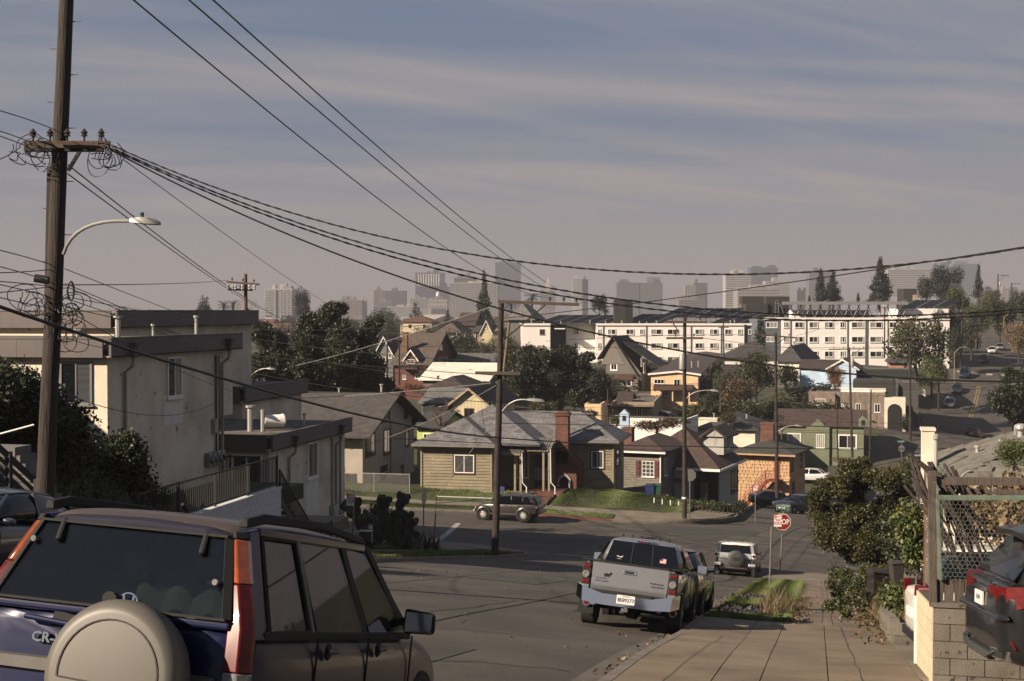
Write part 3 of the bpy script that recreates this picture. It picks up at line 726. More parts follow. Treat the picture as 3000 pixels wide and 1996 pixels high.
for x_,y_,h_,r_ in((-22.9,55.0,1.0,.12),(-21.4,57.3,.55,.05)):hB.vent(x_,y_,-5.0,h_,r_)
MB().tube([(-21.9,53.9,-4.9),(-21.9,53.9,-4.0)],.09,8).build('vent_pipe',m_pipe,E)
b_=ent('bucket','white plastic bucket lying on its side on the flat roof','bucket',(-22.2,55.6,-4.75))
MB().tube([(-22.5,55.4,-4.6),(-22.45,55.45,-4.6),(-21.9,55.95,-4.62),(-21.88,55.97,-4.62)],[.235,.25,.29,.31],16).build('pail',m_frame_w,b_,smooth=True)
MB().tube([(-21.87,55.98,-4.62),(-21.84,56.01,-4.62)],.315,16).build('lid',m_pipe,b_)
E=ent('apartment_building','rear wing with mauve parapet between the cream block and the dark tree','building',(-28,62.2,-9.5))
flat_block(E,-45,-26.3,62.2,70,-9.5,-4.3,-3.6)
# ---- white block retaining wall, yard and steel stairs
m_block=mat('white_painted_block',(0.50,0.50,0.52),0.8,var=0.10,scale=3,rnd=0.06,bump=.004)
XR=-17.5
E=ent('retaining_wall','white painted concrete block retaining wall under iron railings','wall',(XR,37,-8.2))
blk=None
MB().box(XR-.2,XR-.012,33.0,44.6,-9.2,-5.93).build('wall_core',mat('mortar_grey',(.33,.33,.34),.9,var=.1),E)
for r_ in range(14):
 z_=-5.93-.21*(r_+1);y_=44.6
 first=True
 while y_>36.5:
  w_=0.4 if not(first and r_%2)else .2;first=False
  if z_>G(XR,y_)-.1:
   if blk is None or abs(w_-.4)>.01:o=MB().box(0,.03,-w_+.006,0,0.006,.21).build('concrete_block',m_block,E);
   else:o=blk.copy();C.objects.link(o)
   if abs(w_-.4)<.01 and blk is None:blk=o
   o.location=(XR-.012-ORG[E.name].x,y_-ORG[E.name].y,z_-ORG[E.name].z)
   o.location=Vector(o.location)+ORG[E.name]
  y_-=w_
MB().box(XR-.22,XR+.04,33,44.65,-5.93,-5.86).build('coping',m_block,E)
drape_z=MB().box(-21.0,XR-.2,36,47.3,-6.6,-6.08).build('yard_terrace',m_grass,kind='structure')
MB().box(-24.0,XR-.21,47.3,52.2,-8.4,-7.95).build('deck_terrace',m_conc2,kind='structure')
E=ent('railing','black iron railing running level on top of the white block wall','railing',(XR,37,-5.9))
railing(E,[(XR-.1,34.6,-5.86),(XR-.1,44.55,-5.86)],1.0,post=2.4)
E=ent('railing','black iron railing in front of the sliding glass door','railing',(-21,47,-6.1))
railing(E,[(-21.6,47.4,-6.2),(-19.4,47.4,-6.2)],1.0,post=1.2)
E=ent('outdoor_stairs','steep concrete tread stairs with black iron handrail going down from the white block wall','stairs',(XR-1,45,-8))
for i in range(9):
 MB().box(XR-1.3,XR-.1,44.75+.31*i,45.09+.31*i,-6.25-.235*i,-6.18-.235*i).build('tread',mat('stair_tread',(.13,.12,.11),.8),E)
MB().bar((XR-.08,44.7,-6.3),(XR-.08,47.6,-8.45),.04,.22).build('stringer',m_iron,E)
railing(E,[(XR-.08,44.75,-6.2),(XR-.08,47.6,-8.35)],.85,post=3)
railing(E,[(XR-.08,47.7,-8.55),(XR-.08,49.9,-8.6)],.8,post=1.1)
# ---------------------------------------------------------------- olive house behind the parked car (on the street grid)
m_olive=mat('olive_board_paint',(0.34,0.29,0.19),0.8,var=0,col2=(0.25,0.215,0.14),scale=1.2,speck=((0.50,0.46,0.36),5.5,0.68),rnd=0.06,bump=.004,stretch=(.5,1,1.6))
m_olive2=mat('olive_trim_paint',(0.34,0.29,0.20),0.8,var=0.15,scale=3)
m_shing=brickmat('grey_roof_shingles',(0.24,0.235,0.24),(0.15,0.145,0.15),(0.07,0.07,0.075),0.62,0.26,0.012,bump=.012)
m_brick=brickmat('red_brick',(0.24,0.08,0.05),(0.15,0.05,0.035),(0.12,0.085,0.07),0.22,0.075,0.008,bump=.006)
def grid_house(name,label,loc,cat='house'):
 E=ent(name,label,cat,loc);h=H.__new__(H);h.E=E;h.P=V(0,0,0);h.Ri=Matrix.Identity(3);h.Rm=Matrix.Identity(3);h.a=0;return h
h=grid_house('olive_house','olive clapboard bungalow with grey hipped roof and red brick chimney behind the parked car',(-27.2,96,-12.8))
ZE,ZB=-9.45,-13.4
h.box('wall',-27.2,-22.15,96.02,103,ZB,ZE,m_olive2);h.box('wall',-22.15,-18.2,99.4,103,ZB,ZE,m_olive2);h.box('wall',-18.2,-14.35,101.02,106.6,ZB,ZE,m_olive2)
w1=h.wpx('f',96,1331,1332,1389,1387,fm=m_frame_w,gm=m_glass3,mull=1,fw=.06,sill=False,trim=0.0)
def holes(win_,g=.1):
 b=[Vector(c)for c in win_.bound_box];o=ORG[win_.name]
 return(min(c.x for c in b)+o.x-g,max(c.x for c in b)+o.x+g,min(c.z for c in b)+o.z-g,max(c.z for c in b)+o.z+g)
def trimring(h,win_,m,pl='f',o=0,w=.1,proud=.045):
 a0,a1,z0,z1=holes(win_,0);mb=MB()
 for(p,q,c,d)in((a0-w,a0,z0-w,z1+w),(a1,a1+w,z0-w,z1+w),(a0,a1,z1,z1+w),(a0-.04,a1+.04,z0-w,z0)):
  mb.box(p,q,o-proud,o,c,d)
 return mb.build('window_trim',m,h.E)
trimring(h,w1,m_frame_r,o=96)
h.siding('f',96.02,-27.2,-22.15,-13.1,ZE,m_olive,.21,.05,[holes(w1)])
for x_ in(-27.24,-22.21):h.box('corner_board',x_,x_+.12,95.93,96.03,ZB,ZE,m_olive2)
w2=h.wpx('f',101,1733,1321,1768,1372,fm=m_frame_w,gm=m_glass3,mull=1,fw=.06,sill=False)
trimring(h,w2,m_frame_r,o=101)
h.siding('f',101.02,-16.6,-14.35,-13.3,ZE,m_olive,.21,.05,[holes(w2)])
h.siding('r',-14.35,101.1,106.6,-13.3,ZE,m_olive,.21,.03)
h.box('corner_board',-14.42,-14.29,100.92,101.03,ZB,ZE,m_olive2)
h.wpx('r',-14.32,1804,1318,1814,1362,fm=m_frame_r,gm=m_glass3,mull=0,rail=1,proud=.07)
h.box('side_door',-14.37,-14.28,102.6,105.5,-13.4,-11.6,mat('garage_door_tan',(.26,.23,.16),.8,stretch=(1,8,.5)))
h.hip(-27.25,-22.2,95.95,104.6,ZE,0,m_shing,ov=.5,slope=.55)
h.hip(-27.246,-19.4,97.4,106,ZE+.001,0,m_shing,ov=.5,slope=.55)
h.hip(-27.1,-14.35,101,106.6,ZE+.002,0,m_shing,ov=.5,slope=.56)
for a,b,y_ in((-27.75,-21.7,95.44),(-21.7,-13.85,100.48)):
 MB().box(a,b,y_-.1,y_,ZE-.02,ZE+.1).build('gutter',m_gut,h.E)
MB().box(-13.88,-13.78,100.5,107.1,ZE,ZE+.1).build('gutter',m_gut,h.E)
def bay(x0,x1):
 w=h.win('f',98.9,x0,x1,-11.9,-10.0,fm=m_frame_w,gm=m_glass3,mull=2,fw=.06)
 h.box('bay_wall',x0-.1,x1+.1,98.92,99.4,-12.8,-11.95,m_olive2);h.box('bay_wall',x0-.1,x1+.1,98.92,99.4,-9.98,ZE,m_olive2)
bay(-20.95,-20.1)
d_=h.box('door',-19.7,-18.85,99.30,99.38,-12.5,-10.3,mat('dark_door',(.03,.025,.025),.6));
for i in range(8):h.box('door_grille',-19.66+i*.11,-19.64+i*.11,99.22,99.26,-12.1,-11.2,m_frame_w)
h.box('porch_floor',-22.1,-17.3,97.2,99.4,-13.0,-12.62,m_brick,uvb=True)
for i in range(4):h.box('brick_step',-19.9,-17.9,96.9-.32*i,97.19-.32*i+.015,-13.3,-12.8-.13*i,m_brick,uvb=True)
m_awn=mat('awning_metal',(0.30,0.28,0.25),0.5,0.2,var=0.15)
for(x0,x1,yb,yf,zt,zb)in((-22.1,-20.1,98.7,96.7,-9.3,-9.95),(-19.9,-18.2,99.1,97.3,-9.05,-9.7)):
 a=MB();n=int((x1-x0)/.17)
 aw=MB().hexa([V(x0,yf,zb-.02),V(x1,yf,zb-.02),V(x1,yb,zt-.02),V(x0,yb,zt-.02),V(x0,yf,zb),V(x1,yf,zb),V(x1,yb,zt),V(x0,yb,zt)]).build('awning',m_awn,h.E)
 for i in range(n):
  u=x0+.17*i
  MB().hexa([V(u,yf-.03,zb+.0),V(u+.1,yf-.03,zb+.0),V(u+.1,yb,zt+.002),V(u,yb,zt+.002),V(u,yf-.03,zb+.04),V(u+.1,yf-.03,zb+.04),V(u+.1,yb,zt+.042),V(u,yb,zt+.042)]).build('awning_slat',m_awn,aw)
  MB().poly([V(u,yf-.02,zb),V(u,yf-.02,zb-.1),V(u+.08,yf-.02,zb-.17),V(u+.16,yf-.02,zb-.1),V(u+.16,yf-.02,zb)]).build('valance',m_olive2,aw)
 for u in(x1-.15,x1-.55):h.box('porch_post',u-.07,u+.07,yf+.1,yf+.24,-12.65,zb-.02,m_olive2)
 MB().tube([(x1-.02,yf,zb),(x1+.02,yf,-12.0),(x1+.3,yf,-12.3),(x1+.32,yf-.1,-12.8)],.04,6).build('downpipe',m_frame_w,h.E)
c_=MB().box(-18.25,-17.33,99.3,100.2,-10.9,-7.45).build('chimney',m_brick,h.E,uvb=True)
MB().box(-18.33,-17.25,99.22,100.28,-7.47,-7.3).box(-18.2,-17.38,99.35,100.15,-7.3,-7.22).build('chimney_cap',m_brick,c_,uvb=True)
MB().extr([V(-18.25,99.3,-13.4),V(-16.5,99.3,-13.4),V(-16.5,99.3,-10.9),V(-17.33,99.3,-10.0),V(-18.25,99.3,-10.0)],(0,1.7,0)).build('chimney_base',m_brick,h.E,uvb=True)
arc_=[(-17.6+.33*math.cos(math.radians(t)),-12.2+.4*math.sin(math.radians(t)))for t in range(0,181,20)]
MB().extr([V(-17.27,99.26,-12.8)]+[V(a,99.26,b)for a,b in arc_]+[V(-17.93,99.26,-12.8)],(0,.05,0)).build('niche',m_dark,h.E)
for t in range(-2,11):
 a=math.radians(t*20);px2,pz=(-17.6+.42*math.cos(a),-12.2+.48*math.sin(a))if 0<=t<=9 else((-17.18,-12.2-.2*abs(t)if t<0 else-12.35)if t<0 else(-18.02,-12.2-.22*(t-9)))
 MB().box(px2-.09,px2+.09,99.2,99.3,pz-.09,pz+.09).build('arch_stone',mat('pale_stone',(.42,.39,.34),.9,var=.2,rnd=.15),h.E,bevel=.02)
for i in range(60):
 u=-23.7+.125*i
 if i%2==0:MB().hexa([V(u,103.62,-7.66),V(u+.22,103.62,-7.66),V(u+.22,103.98,-7.66),V(u,103.98,-7.66),V(u,103.76,-7.55),V(u+.22,103.76,-7.58),V(u+.22,103.84,-7.58),V(u,103.84,-7.55)]).build('ridge_tile',m_shing,h.E,uvb=True)
def lawnz(X,Y):return Gn(X,Y)+0.12+0.30*np.clip((Y-91.9)/5.0,0,1)*np.clip((X+17.6)/1.5,0,1)*np.clip((-6.9-X)/3.5,0,1)+0.10*np.clip((Y-91.9)/4,0,1)+0.05*np.sin(X*2.1+Y)
grid_sheet('lawn',np.linspace(-17.3,-8.2,26),np.linspace(91.9,101,22),0,m_grass,zf=lawnz)
grid_sheet('lawn',np.linspace(-62,-19.4,40),np.linspace(91.9,97.2,10),0,m_grass,zf=lawnz)
drape('brick_walk',[(-19.2,91.9),(-17.5,91.9),(-17.9,95.8),(-19.6,95.8)],.16,mat('brick_paving',(.17,.07,.045),.9,var=.35,scale=5))
MB().tube([(-17.35,91.8,-12.98),(-17.0,93.2,-12.9),(-17.3,95.5,-12.75)],.12,6).build('lawn_edging',m_conc,kind='structure')
sg=ent('yard_sign','small blue security sign by the brick steps of the olive house','sign',(-21.2,95.2,-12.9))
MB().box(-21.36,-21.04,95.19,95.21,-12.45,-12.1).build('sign_plate',mat('blue_sign',(.05,.07,.25),.5,var=0),sg,bevel=.03);MB().box(-21.22,-21.18,95.2,95.22,-13.1,-12.4).build('stake',m_iron,sg)
# ---------------------------------------------------------------- grey stucco house at the end of the cross street
m_gs=mat('grey_beige_stucco',(0.42,0.37,0.31),0.9,var=.12,scale=1,bump=.008,bscale=20)
m_roofd=brickmat('dark_composition_roof',(0.11,0.098,0.09),(0.075,0.068,0.063),(0.04,0.037,0.035),0.5,0.2,0.01,bump=.01)
h=grid_house('stucco_house','two storey grey beige stucco house with wide eaves and brackets',(-32,97.5,-13))
h.box('wall',-42,-32,97.5,110.8,-13.5,-8.75,m_gs)
h.gable('x',-42,-32,97.5,110.8,-8.75,2.35,m_gs,m_roofd,ov=1.0,og=.9)
h.gable('x',-47,-39,96.6,102,-9.0,1.0,m_gs,m_roofd,ov=.6,og=.5,peak=.5)
for a in((1071,1276,1098,1329),(1124,1261,1146,1324),(1188,1251,1197,1305)):h.wpx('r',-32,*a,fm=m_frame_d,gm=m_glass,mull=1,rail=0,trim=.05)
for a in((1113,1364,1135,1405),(1173,1359,1182,1399)):h.wpx('r',-32,*a,fm=m_alu,gm=m_glass,mull=0,rail=1)
h.wpx('r',-32,1114,1196,1141,1232,fm=m_frame_d,gm=m_glass,mull=1)
for y_ in(98.2,100.6,108,110.2):
 zz=-8.85+2.3*(1-abs(y_-104.15)/6.65)
 MB().extr([V(-32,y_,zz),V(-31.25,y_,zz),V(-31.35,y_,zz-.25),V(-31.6,y_,zz-.35),V(-31.85,y_,zz-.7),V(-32,y_,zz-.7)],(0,.12,0)).build('eave_bracket',m_frame_d,h.E)
h.box('downpipe',-31.98,-31.9,104.2,104.3,-13,-8.6,m_gutc);h.vent(-36,104,-6.5,.5,.08);h.vent(-32.6,104,-6.6,.9,.1)
h.box('skylight',-40,-39,101.2,102,-7.55,-7.4,m_glass);h.box('skylight',-35,-34,101.2,102,-7.55,-7.4,m_glass)
f=ent('gate','orange brown board gate beside the grey beige stucco house','gate',(-35,97.0,-13))
for i in range(9):MB().box(-34.9+.2*i,-34.72+.2*i,96.9,96.94,-13.0,-11.3+.02*(i%3)).build('gate_board',mat('cedar_boards',(.32,.11,.04),.8,var=.2,rnd=.12,stretch=(4,4,.6)),f)
f=ent('chain_link_fence','grey chain link fence on posts in front of the grey beige stucco house','fence',(-31,94,-12.8))
def chainlink(E,a,b,h_,m=m_pipe,step=.12,r=.006,post=2.2):
 a,b=Vector(a),Vector(b);ln=(b-a).length;n=int(ln/step);mb=MB();k=max(1,round(ln/post))
 for i in range(k+1):
  p=a.lerp(b,i/k);MB().tube([p,p+V(0,0,h_+.05)],.03,6).build('fence_post',m,E)
 MB().bar(a+V(0,0,h_),b+V(0,0,h_),.04,.04).build('top_rail',m,E)
 d=(b-a)/n;m_=int(h_/step)
 for s_ in(1,-1):
  for i in range(-m_,n):
   i0,i1=i,i+m_;z0_,z1_=0,h_
   t0,t1=max(0,-i0)/m_,min(1,(n-i0)/m_)
   if t1<=t0:continue
   za,zb=(t0,t1)if s_>0 else(1-t0,1-t1)
   mb.bar(a+d*(i+m_*t0)+V(0,0,h_*za),a+d*(i+m_*t1)+V(0,0,h_*zb),r*1.6,r*1.6)
 mb.build('wire_mesh',m,E,kind='stuff')
chainlink(f,(-32.5,93.8,-12.75),(-27.4,93.8,-12.75),1.5)
# ---------------------------------------------------------------- houses down the bent street
m_taupe=mat('taupe_siding',(0.25,0.22,0.17),0.8,var=.15,scale=1.5,rnd=.05)
m_brroof=brickmat('brown_roof',(0.105,0.062,0.048),(0.075,0.045,0.036),(0.04,0.026,0.022),0.4,0.18,0.01,bump=.008)
m_grroof=brickmat('green_grey_roof',(0.075,0.075,0.06),(0.05,0.052,0.043),(0.03,0.03,0.026),0.4,0.18,0.01,bump=.008)
m_pale=mat('pale_siding',(0.40,0.39,0.36),0.8,var=.1,rnd=.05)
h=H('brown_roof_house','taupe bungalow with brown roof, maroon shutters and a stone porch column',1938,1440,112.5,-10.3)
e=h.fr(1900,1326,0).z;xl=h.fr(1815,1400,0).x
h.box('wall',xl,0,.02,9,-.8,e,m_taupe);wz=h.wpx('f',0,1881,1350,1917,1398,fm=m_frame_w,gm=m_glass3,mull=2,rail=3,fw=.05)
a0,a1,z0,z1=holes(wz,0)
def lholes(w_,g=.12):
 b=[Vector(c)for c in w_.bound_box];return(min(c.x for c in b)-g,max(c.x for c in b)+g,min(c.z for c in b)-g,max(c.z for c in b)+g)
a0,a1,z0,z1=lholes(wz,0)
for s0,s1 in((a0-.5,a0-.06),(a1+.06,a1+.5)):
 sh=h.box('shutter',s0,s1,-.06,-.0,z0,z1,mat('maroon_paint',(.12,.02,.025),.6,var=.1))
 for k in range(3):h.box('shutter_block',s0+.12,s1-.12,-.11,-.061,z0+.2+k*.4,z0+.45+k*.4,MATS['maroon_paint'],sh)
h.siding('f',0.02,xl,0,-.6,e,m_taupe,.2,.045,[lholes(wz,.0)])
h.hip(xl,0,0,7,e,0,m_brroof,ov=.45,slope=.45);h.box('gutter',xl-.5,.46,-.56,-.46,e-.03,e+.1,m_frame_w)
h.box('downpipe',-.12,-.04,-.1,-.04,-.8,e,m_frame_w)
h.wpx('r',0,1945,1345,1953,1392,fm=m_frame_w,gm=m_glass)
q=h.fr(2110,1380,3.2);ez=q.z;xr=q.x
yr_=h.sd(2184,1349,xr).y;h.box('wall',0.05,xr-.5,5.0,yr_-.5,-2.5,ez,m_pale);h.box('wall',0.05,xr-2.6,3.4,5,-2.5,ez,m_pale)
h.hip(xl-.3,xr-.45,3.65,yr_-.4,ez,2.9,m_brroof,ov=.45,ins=3.6,insl=.3);h.box('gutter',.3,xr,3.1,3.2,ez-.08,ez+.12,m_frame_w)
MB().box(xr-.02,xr+.1,3.3,yr_,ez-.08,ez+.12).build('gutter',m_frame_w,h.E)
h.wpx('f',3.38,1975,1402,2004,1412,fm=mat('pink_trim',(.3,.12,.11),.7),gm=m_glass3,mull=0)
h.siding('f',3.4,0.05,xr-2.6,-2.0,ez,m_pale,.16,.03,[])
h.wpx('r',xr-.5,2142,1383,2160,1435,fm=m_frame_r,gm=m_glass,mull=1,trim=.08)
st=MB()
for i in range(26):
 z_=-2.0+.09*i;st.box(xr-1.75+R.uniform(0,.06),xr-1.2-R.uniform(0,.06),3.6,4.1,z_,z_+.085)
st.build('stone_column',mat('rubble_stone',(.2,.17,.13),.95,var=.35,scale=6,bump=.02),h.E)
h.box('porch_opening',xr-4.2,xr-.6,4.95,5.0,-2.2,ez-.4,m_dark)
dz_=h.fr(2130,1290,7)
h.gable('y',dz_.x-2.0,dz_.x-.1,6.5,10.5,dz_.z+.3,.7,m_pale,m_brroof,ov=.2,og=.2,name='dormer_roof');h.box('dormer',dz_.x-1.9,dz_.x-.2,6.7,10,dz_.z-1.2,dz_.z+.3,m_pale)
h.win('r',dz_.x-.2,7.4,8.6,dz_.z-.8,dz_.z+.1,fm=m_frame_w)
chimney(h,-4.3,-3.5,3.2,4.0,0,h.fr(1815,1254,4).z,m_brick)
m_or=mat('orange_shingle_wall',(0.46,0.29,0.16),0.85,var=.1,scale=1.5,rnd=.07)
m_redw=mat('red_painted_timber',(0.30,0.045,0.025),0.7,var=.2)
h=H('orange_house','two storey orange shingled house with red outside stairs and green roof',2312,1476,138,-11)
e=h.fr(2300,1334,0).z;xl=h.fr(2160,1400,0).x;D_=h.sd(2358,1440,0).y
h.box('wall',xl,0,.03,D_,-1,e,m_or);
door_x=h.fr(2268,1400,0).x;dx1=h.fr(2285,1400,0).x;zt,zm=h.fr(2270,1342,0).z,h.fr(2270,1403,0).z
h.siding('f',.03,xl,0,-.6,e,m_or,.34,.05,[(door_x,dx1,zm,zt)])
n_=0
for i in range(int((e+.6)/.34)):
 u=xl+R.uniform(0,.4)
 while u<-.2:
  if not(door_x-.05<u<dx1+.05 and-.6+i*.34>zm-.3):h.box('shingle_joint',u,u+.025,-.025,-.002+.0,-.6+i*.34+.02,-.6+i*.34+.32,m_dark)if n_<160 else None;n_+=1
  u+=R.uniform(.25,.6)
h.box('door',door_x,dx1,-.04,.02,zm,zt,m_redw)
h.hip(xl,0,0,D_,e,0,m_grroof,ov=.7,slope=.33);h.box('gutter',xl-.7,.75,-.82,-.71,e-.05,e+.1,m_or)
for a in((2317,1338,2324,1378),(2343,1328,2350,1367)):h.wpx('r',0,*a,fm=m_frame_d,gm=m_glass,rail=1)
h.wpx('r',0,2318,1412,2328,1460,fm=m_or,gm=m_dark,mull=0);h.box('belt_course',.001,.08,0,D_,h.sd(2320,1397).z-.1,h.sd(2320,1397).z+.1,m_or)
h.siding('r',0.0,0.05,D_,-.6,e,m_or,.34,.02)
cz=h.fr(2245,1243,D_/2-.4);chimney(h,cz.x-.5,cz.x+.8,D_/2-.8,D_/2+.4,e,h.fr(2245,1243,D_/2-.4).z,m_brick)
lx0,lx1=h.fr(2246,1400,-1.2).x,h.fr(2282,1400,-1.2).x;bx=h.fr(2172,1470,-1.2).x
st=ent('outside_stairs','red timber stairs with landing rising to the upper door of the orange house','stairs',(0,0,0));st.location=h.P;st.rotation_euler=(0,0,h.a)
MB().box(lx0,lx1,-1.7,-.06,zm-.12,zm).build('landing',m_redw,st)
n=13
for i in range(n):
 u=lx0+(bx-lx0)*(i+.5)/n;z_=zm+(-.6-zm)*(i+1)/n
 MB().box(u-.17,u+.17,-1.65,-.55,z_-.05,z_).build('tread',m_redw,st)
for y_ in(-1.7,-.5):MB().bar((lx0,y_,zm-.1),(bx,y_,-.7),.06,.28).build('stringer',m_redw,st)
for z_ in(.35,.65,.95):
 MB().bar((lx0,-1.7,zm+z_),(bx,-1.7,-.6+z_),.05,.07).build('rail',m_redw,st);MB().bar((lx0,-1.7,zm+z_),(lx1,-1.7,zm+z_),.05,.07).build('rail',m_redw,st)
for u,zb,z_ in((lx0,-.7,zm+1),(lx1,-.7,zm+1),(bx,-.7,.4),((lx0+bx)/2,-.7,(zm-.6)/2+.95)):MB().box(u-.06,u+.06,-1.76,-1.64,zb,z_).build('post',m_redw,st)
m_green=mat('green_stucco',(0.25,0.28,0.18),0.9,var=.1,scale=1.2,bump=.006)
h=H('green_house','green stucco house with stepped parapet, brown roof and white framed windows',2530,1356,168,-2)
e=h.fr(2450,1252,0).z;xl=h.fr(2268,1300,0).x
h.box('wall',xl,0,.0,12,-1,e,m_green);h.box('roof',xl-.2,.15,-.1,12.2,e,e+.12,m_brroof,uvb=True)
h.gable('x',xl,.1,0,12,e+.1,1.5,m_green,m_brroof,ov=.3,og=.3)
a,b=h.fr(2362,1250,-.3),h.fr(2430,1250,-.3);pz=h.fr(2403,1241,-.3).z
MB().extr([V(a.x,-.3,-1),V(b.x,-.3,-1),V(b.x,-.3,e+.1),V((a.x+b.x)/2+.9,-.3,e+.1),V((a.x+b.x)/2,-.3,pz+.55),V((a.x+b.x)/2-.9,-.3,e+.1),V(a.x,-.3,e+.1)],(0,.3,0)).build('entrance_bay',m_green,h.E)
h.wpx('f',-.3,2391,1272,2416,1313,fm=m_frame_w,gm=m_glass2,mull=3);h.wpx('f',0,2457,1275,2508,1314,fm=m_frame_w,gm=[m_glass,m_glass3],mull=1,trim=.1)
h.wpx('f',0,2308,1270,2345,1302,fm=m_frame_w,gm=m_glass2,mull=1,trim=.06)
t_=h.fr(2535,1222,.2);MB().box(-.6,.45,-.2,.8,e,t_.z-.3).extr([V(-.6,-.2,t_.z-.3),V(.45,-.2,t_.z-.3),V(-.07,-.2,t_.z+.15)],(0,1,0)).build('corner_turret',m_green,h.E)
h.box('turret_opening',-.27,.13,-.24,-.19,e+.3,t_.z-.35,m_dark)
# ---------------------------------------------------------------- generic distant houses
def wins(h,lst,**k):
 for pl,o,*a in lst:
  kw=dict(k)
  if isinstance(a[-1],dict):kw.update(a.pop())
  h.wpx(pl,o,*a,**kw)
def simple(name,label,xl,xm,yb,ye,d,dep,ang,roof,rise,wm,rm,w=(),xr=None,ov=.4,extra=None,og=.3,barge=None,ridge=None,cat='house',group=None,peak=.5,fm=None):
 h=H(name,label,xm,yb,d,ang,cat,group);e=h.fr(xm,ye,0).z;x0=h.fr(xl,yb,0).x
 if xr:dep=h.sd(xr,yb,0).y if h.sd(xr,yb,0).y>0 else dep
 h.box('wall',x0,0,0,dep,-3.0,e,wm)
 if ridge:rise=h.fr(xm,ridge,dep/2).z-e
 if roof=='hip':h.hip(x0,0,0,dep,e,rise,rm,ov=ov)
 elif roof=='gx':h.gable('x',x0,0,0,dep,e,rise,wm,rm,ov=ov,og=og,barge=None)
 elif roof=='gy':h.gable('y',x0,0,0,dep,e,rise,wm,rm,ov=ov,og=og,barge=barge,peak=peak)
 elif roof=='flat':
  h.box('roof',x0+.15,-.15,.15,dep-.15,e,e+.05,m_roofgrav);
  MB().box(x0-.05,.05,-.05,.15,e-.05,e+.35).box(-.15,.05,.15,dep,e-.05,e+.35).box(x0-.05,x0+.15,.15,dep,e-.05,e+.35).build('parapet',wm,h.E)
 h.x0,h.e,h.dep=x0,e,dep
 wins(h,w,fm=fm)
 return h
def sid(n,c,**k):return mat(n,c,0.85,var=.12,scale=.8,**k)
WH=sid('white_siding',(.62,.6,.56));YE=sid('yellow_siding',(.50,.43,.28));RE=sid('red_siding',(.20,.07,.055));GY=sid('grey_siding',(.21,.19,.175))
BL=sid('pale_blue_siding',(.36,.46,.58));PK=sid('pink_siding',(.42,.20,.15));CR=sid('cream_siding',(.56,.51,.42));PE=sid('peach_siding',(.60,.42,.25));TN=sid('tan_siding',(.38,.30,.21));LG=sid('lime_siding',(.42,.50,.16));BR=sid('brown_wall',(.10,.07,.055))
RB=brickmat('far_brown_roof',(.15,.115,.09),(.11,.085,.068),(.08,.06,.05),.5,.25,.01,bump=0);RD=brickmat('far_dark_roof',(.075,.07,.068),(.055,.052,.05),(.04,.038,.036),.5,.25,.01,bump=0)
RC_=brickmat('far_chocolate_roof',(.075,.05,.042),(.055,.038,.032),(.04,.028,.024),.5,.25,.01,bump=0);RGr=brickmat('far_grey_roof',(.22,.21,.2),(.16,.155,.15),(.11,.105,.1),.5,.25,.01,bump=0)
RR=brickmat('far_rust_roof',(.16,.07,.045),(.12,.05,.035),(.08,.035,.025),.4,.2,.01,bump=0);RW=mat('white_coated_roof',(.56,.52,.45),.8,var=.15,scale=.7,speck=((.3,.28,.25),1.2,.66))
h=simple('grey_gable_house','tall grey shingled house with steep dark gable roof and white windows',1775,1880,1140,1096,215,9,-6.4,None,0,GY,RD,xr=1912)
wd=-h.x0;h.box('wall',h.x0+.3,-.02,.02,9,0,h.e+.1,GY)
ap=h.fr(1796,991,0);pk=(ap.x-h.x0)/wd
eR=h.fr(1861,1096,0);eL=h.fr(1757,1046,0)
gp_=[V(h.x0,0,0),V(0,0,0),V(0,0,eR.z),V(ap.x,0,ap.z),V(h.x0,0,eL.z)]
MB().extr(gp_,(0,.2,0)).build('gable_wall',GY,h.E)
for q0,q1,nm in((V(eL.x-.3,-.5,eL.z-.4),V(ap.x,-.5,ap.z+.15),'roof_slope'),(V(ap.x,-.5,ap.z+.15),V(eR.x+.4,-.5,eR.z-.3),'roof_slope')):
 t=V(0,0,.2);dv=V(0,10,0);MB().hexa([q0,q1,q1+dv,q0+dv,q0+t,q1+t,q1+dv+t,q0+dv+t]).build(nm,RC_ if q0.x<ap.x-.01 and q1.x<=ap.x+.01 else RD,h.E,uvb=True)
MB().extr([V(ap.x,1,ap.z),V(ap.x,9,ap.z),V(4.2,9.5,eR.z-.4),V(4.2,2.5,eR.z-.4)],(0,0,.2)).build('side_roof',RD,h.E)
h.box('side_wing',-.1,3.4,2.5,9,-1,eR.z-.4,GY)
wins(h,[('f',0,1790,1051,1807,1084),('f',-.9,1811,1112,1849,1129,dict(mull=2)),('r',3.4,1878,1051,1883,1071),('r',3.4,1885,1065,1890,1090)],trim=.1)
h.box('bay',h.fr(1806,1130).x,h.fr(1872,1130).x,-.9,0,-1.5,h.fr(1806,1110).z,GY);b0,b1=h.fr(1800,1106),h.fr(1858,1106)
MB().hexa([V(b0.x,-1.2,b0.z-.35),V(b1.x,-1.2,b0.z-.35),V(b1.x,0,b0.z+.35),V(b0.x,0,b0.z+.35),V(b0.x,-1.2,b0.z-.25),V(b1.x,-1.2,b0.z-.25),V(b1.x,0,b0.z+.45),V(b0.x,0,b0.z+.45)]).build('bay_roof',RR,h.E)
MB().extr([V(ap.x-.02-1.9,-.06,ap.z-4.0),V(ap.x+1.9,-.06,ap.z-4.0),V(ap.x,-.06,ap.z-.6)],(0,.06,0)).build('fishscale_gable',mat('pale_shingle',(.27,.245,.21),.9,var=.2,scale=4,stretch=(1,1,2)),h.E)
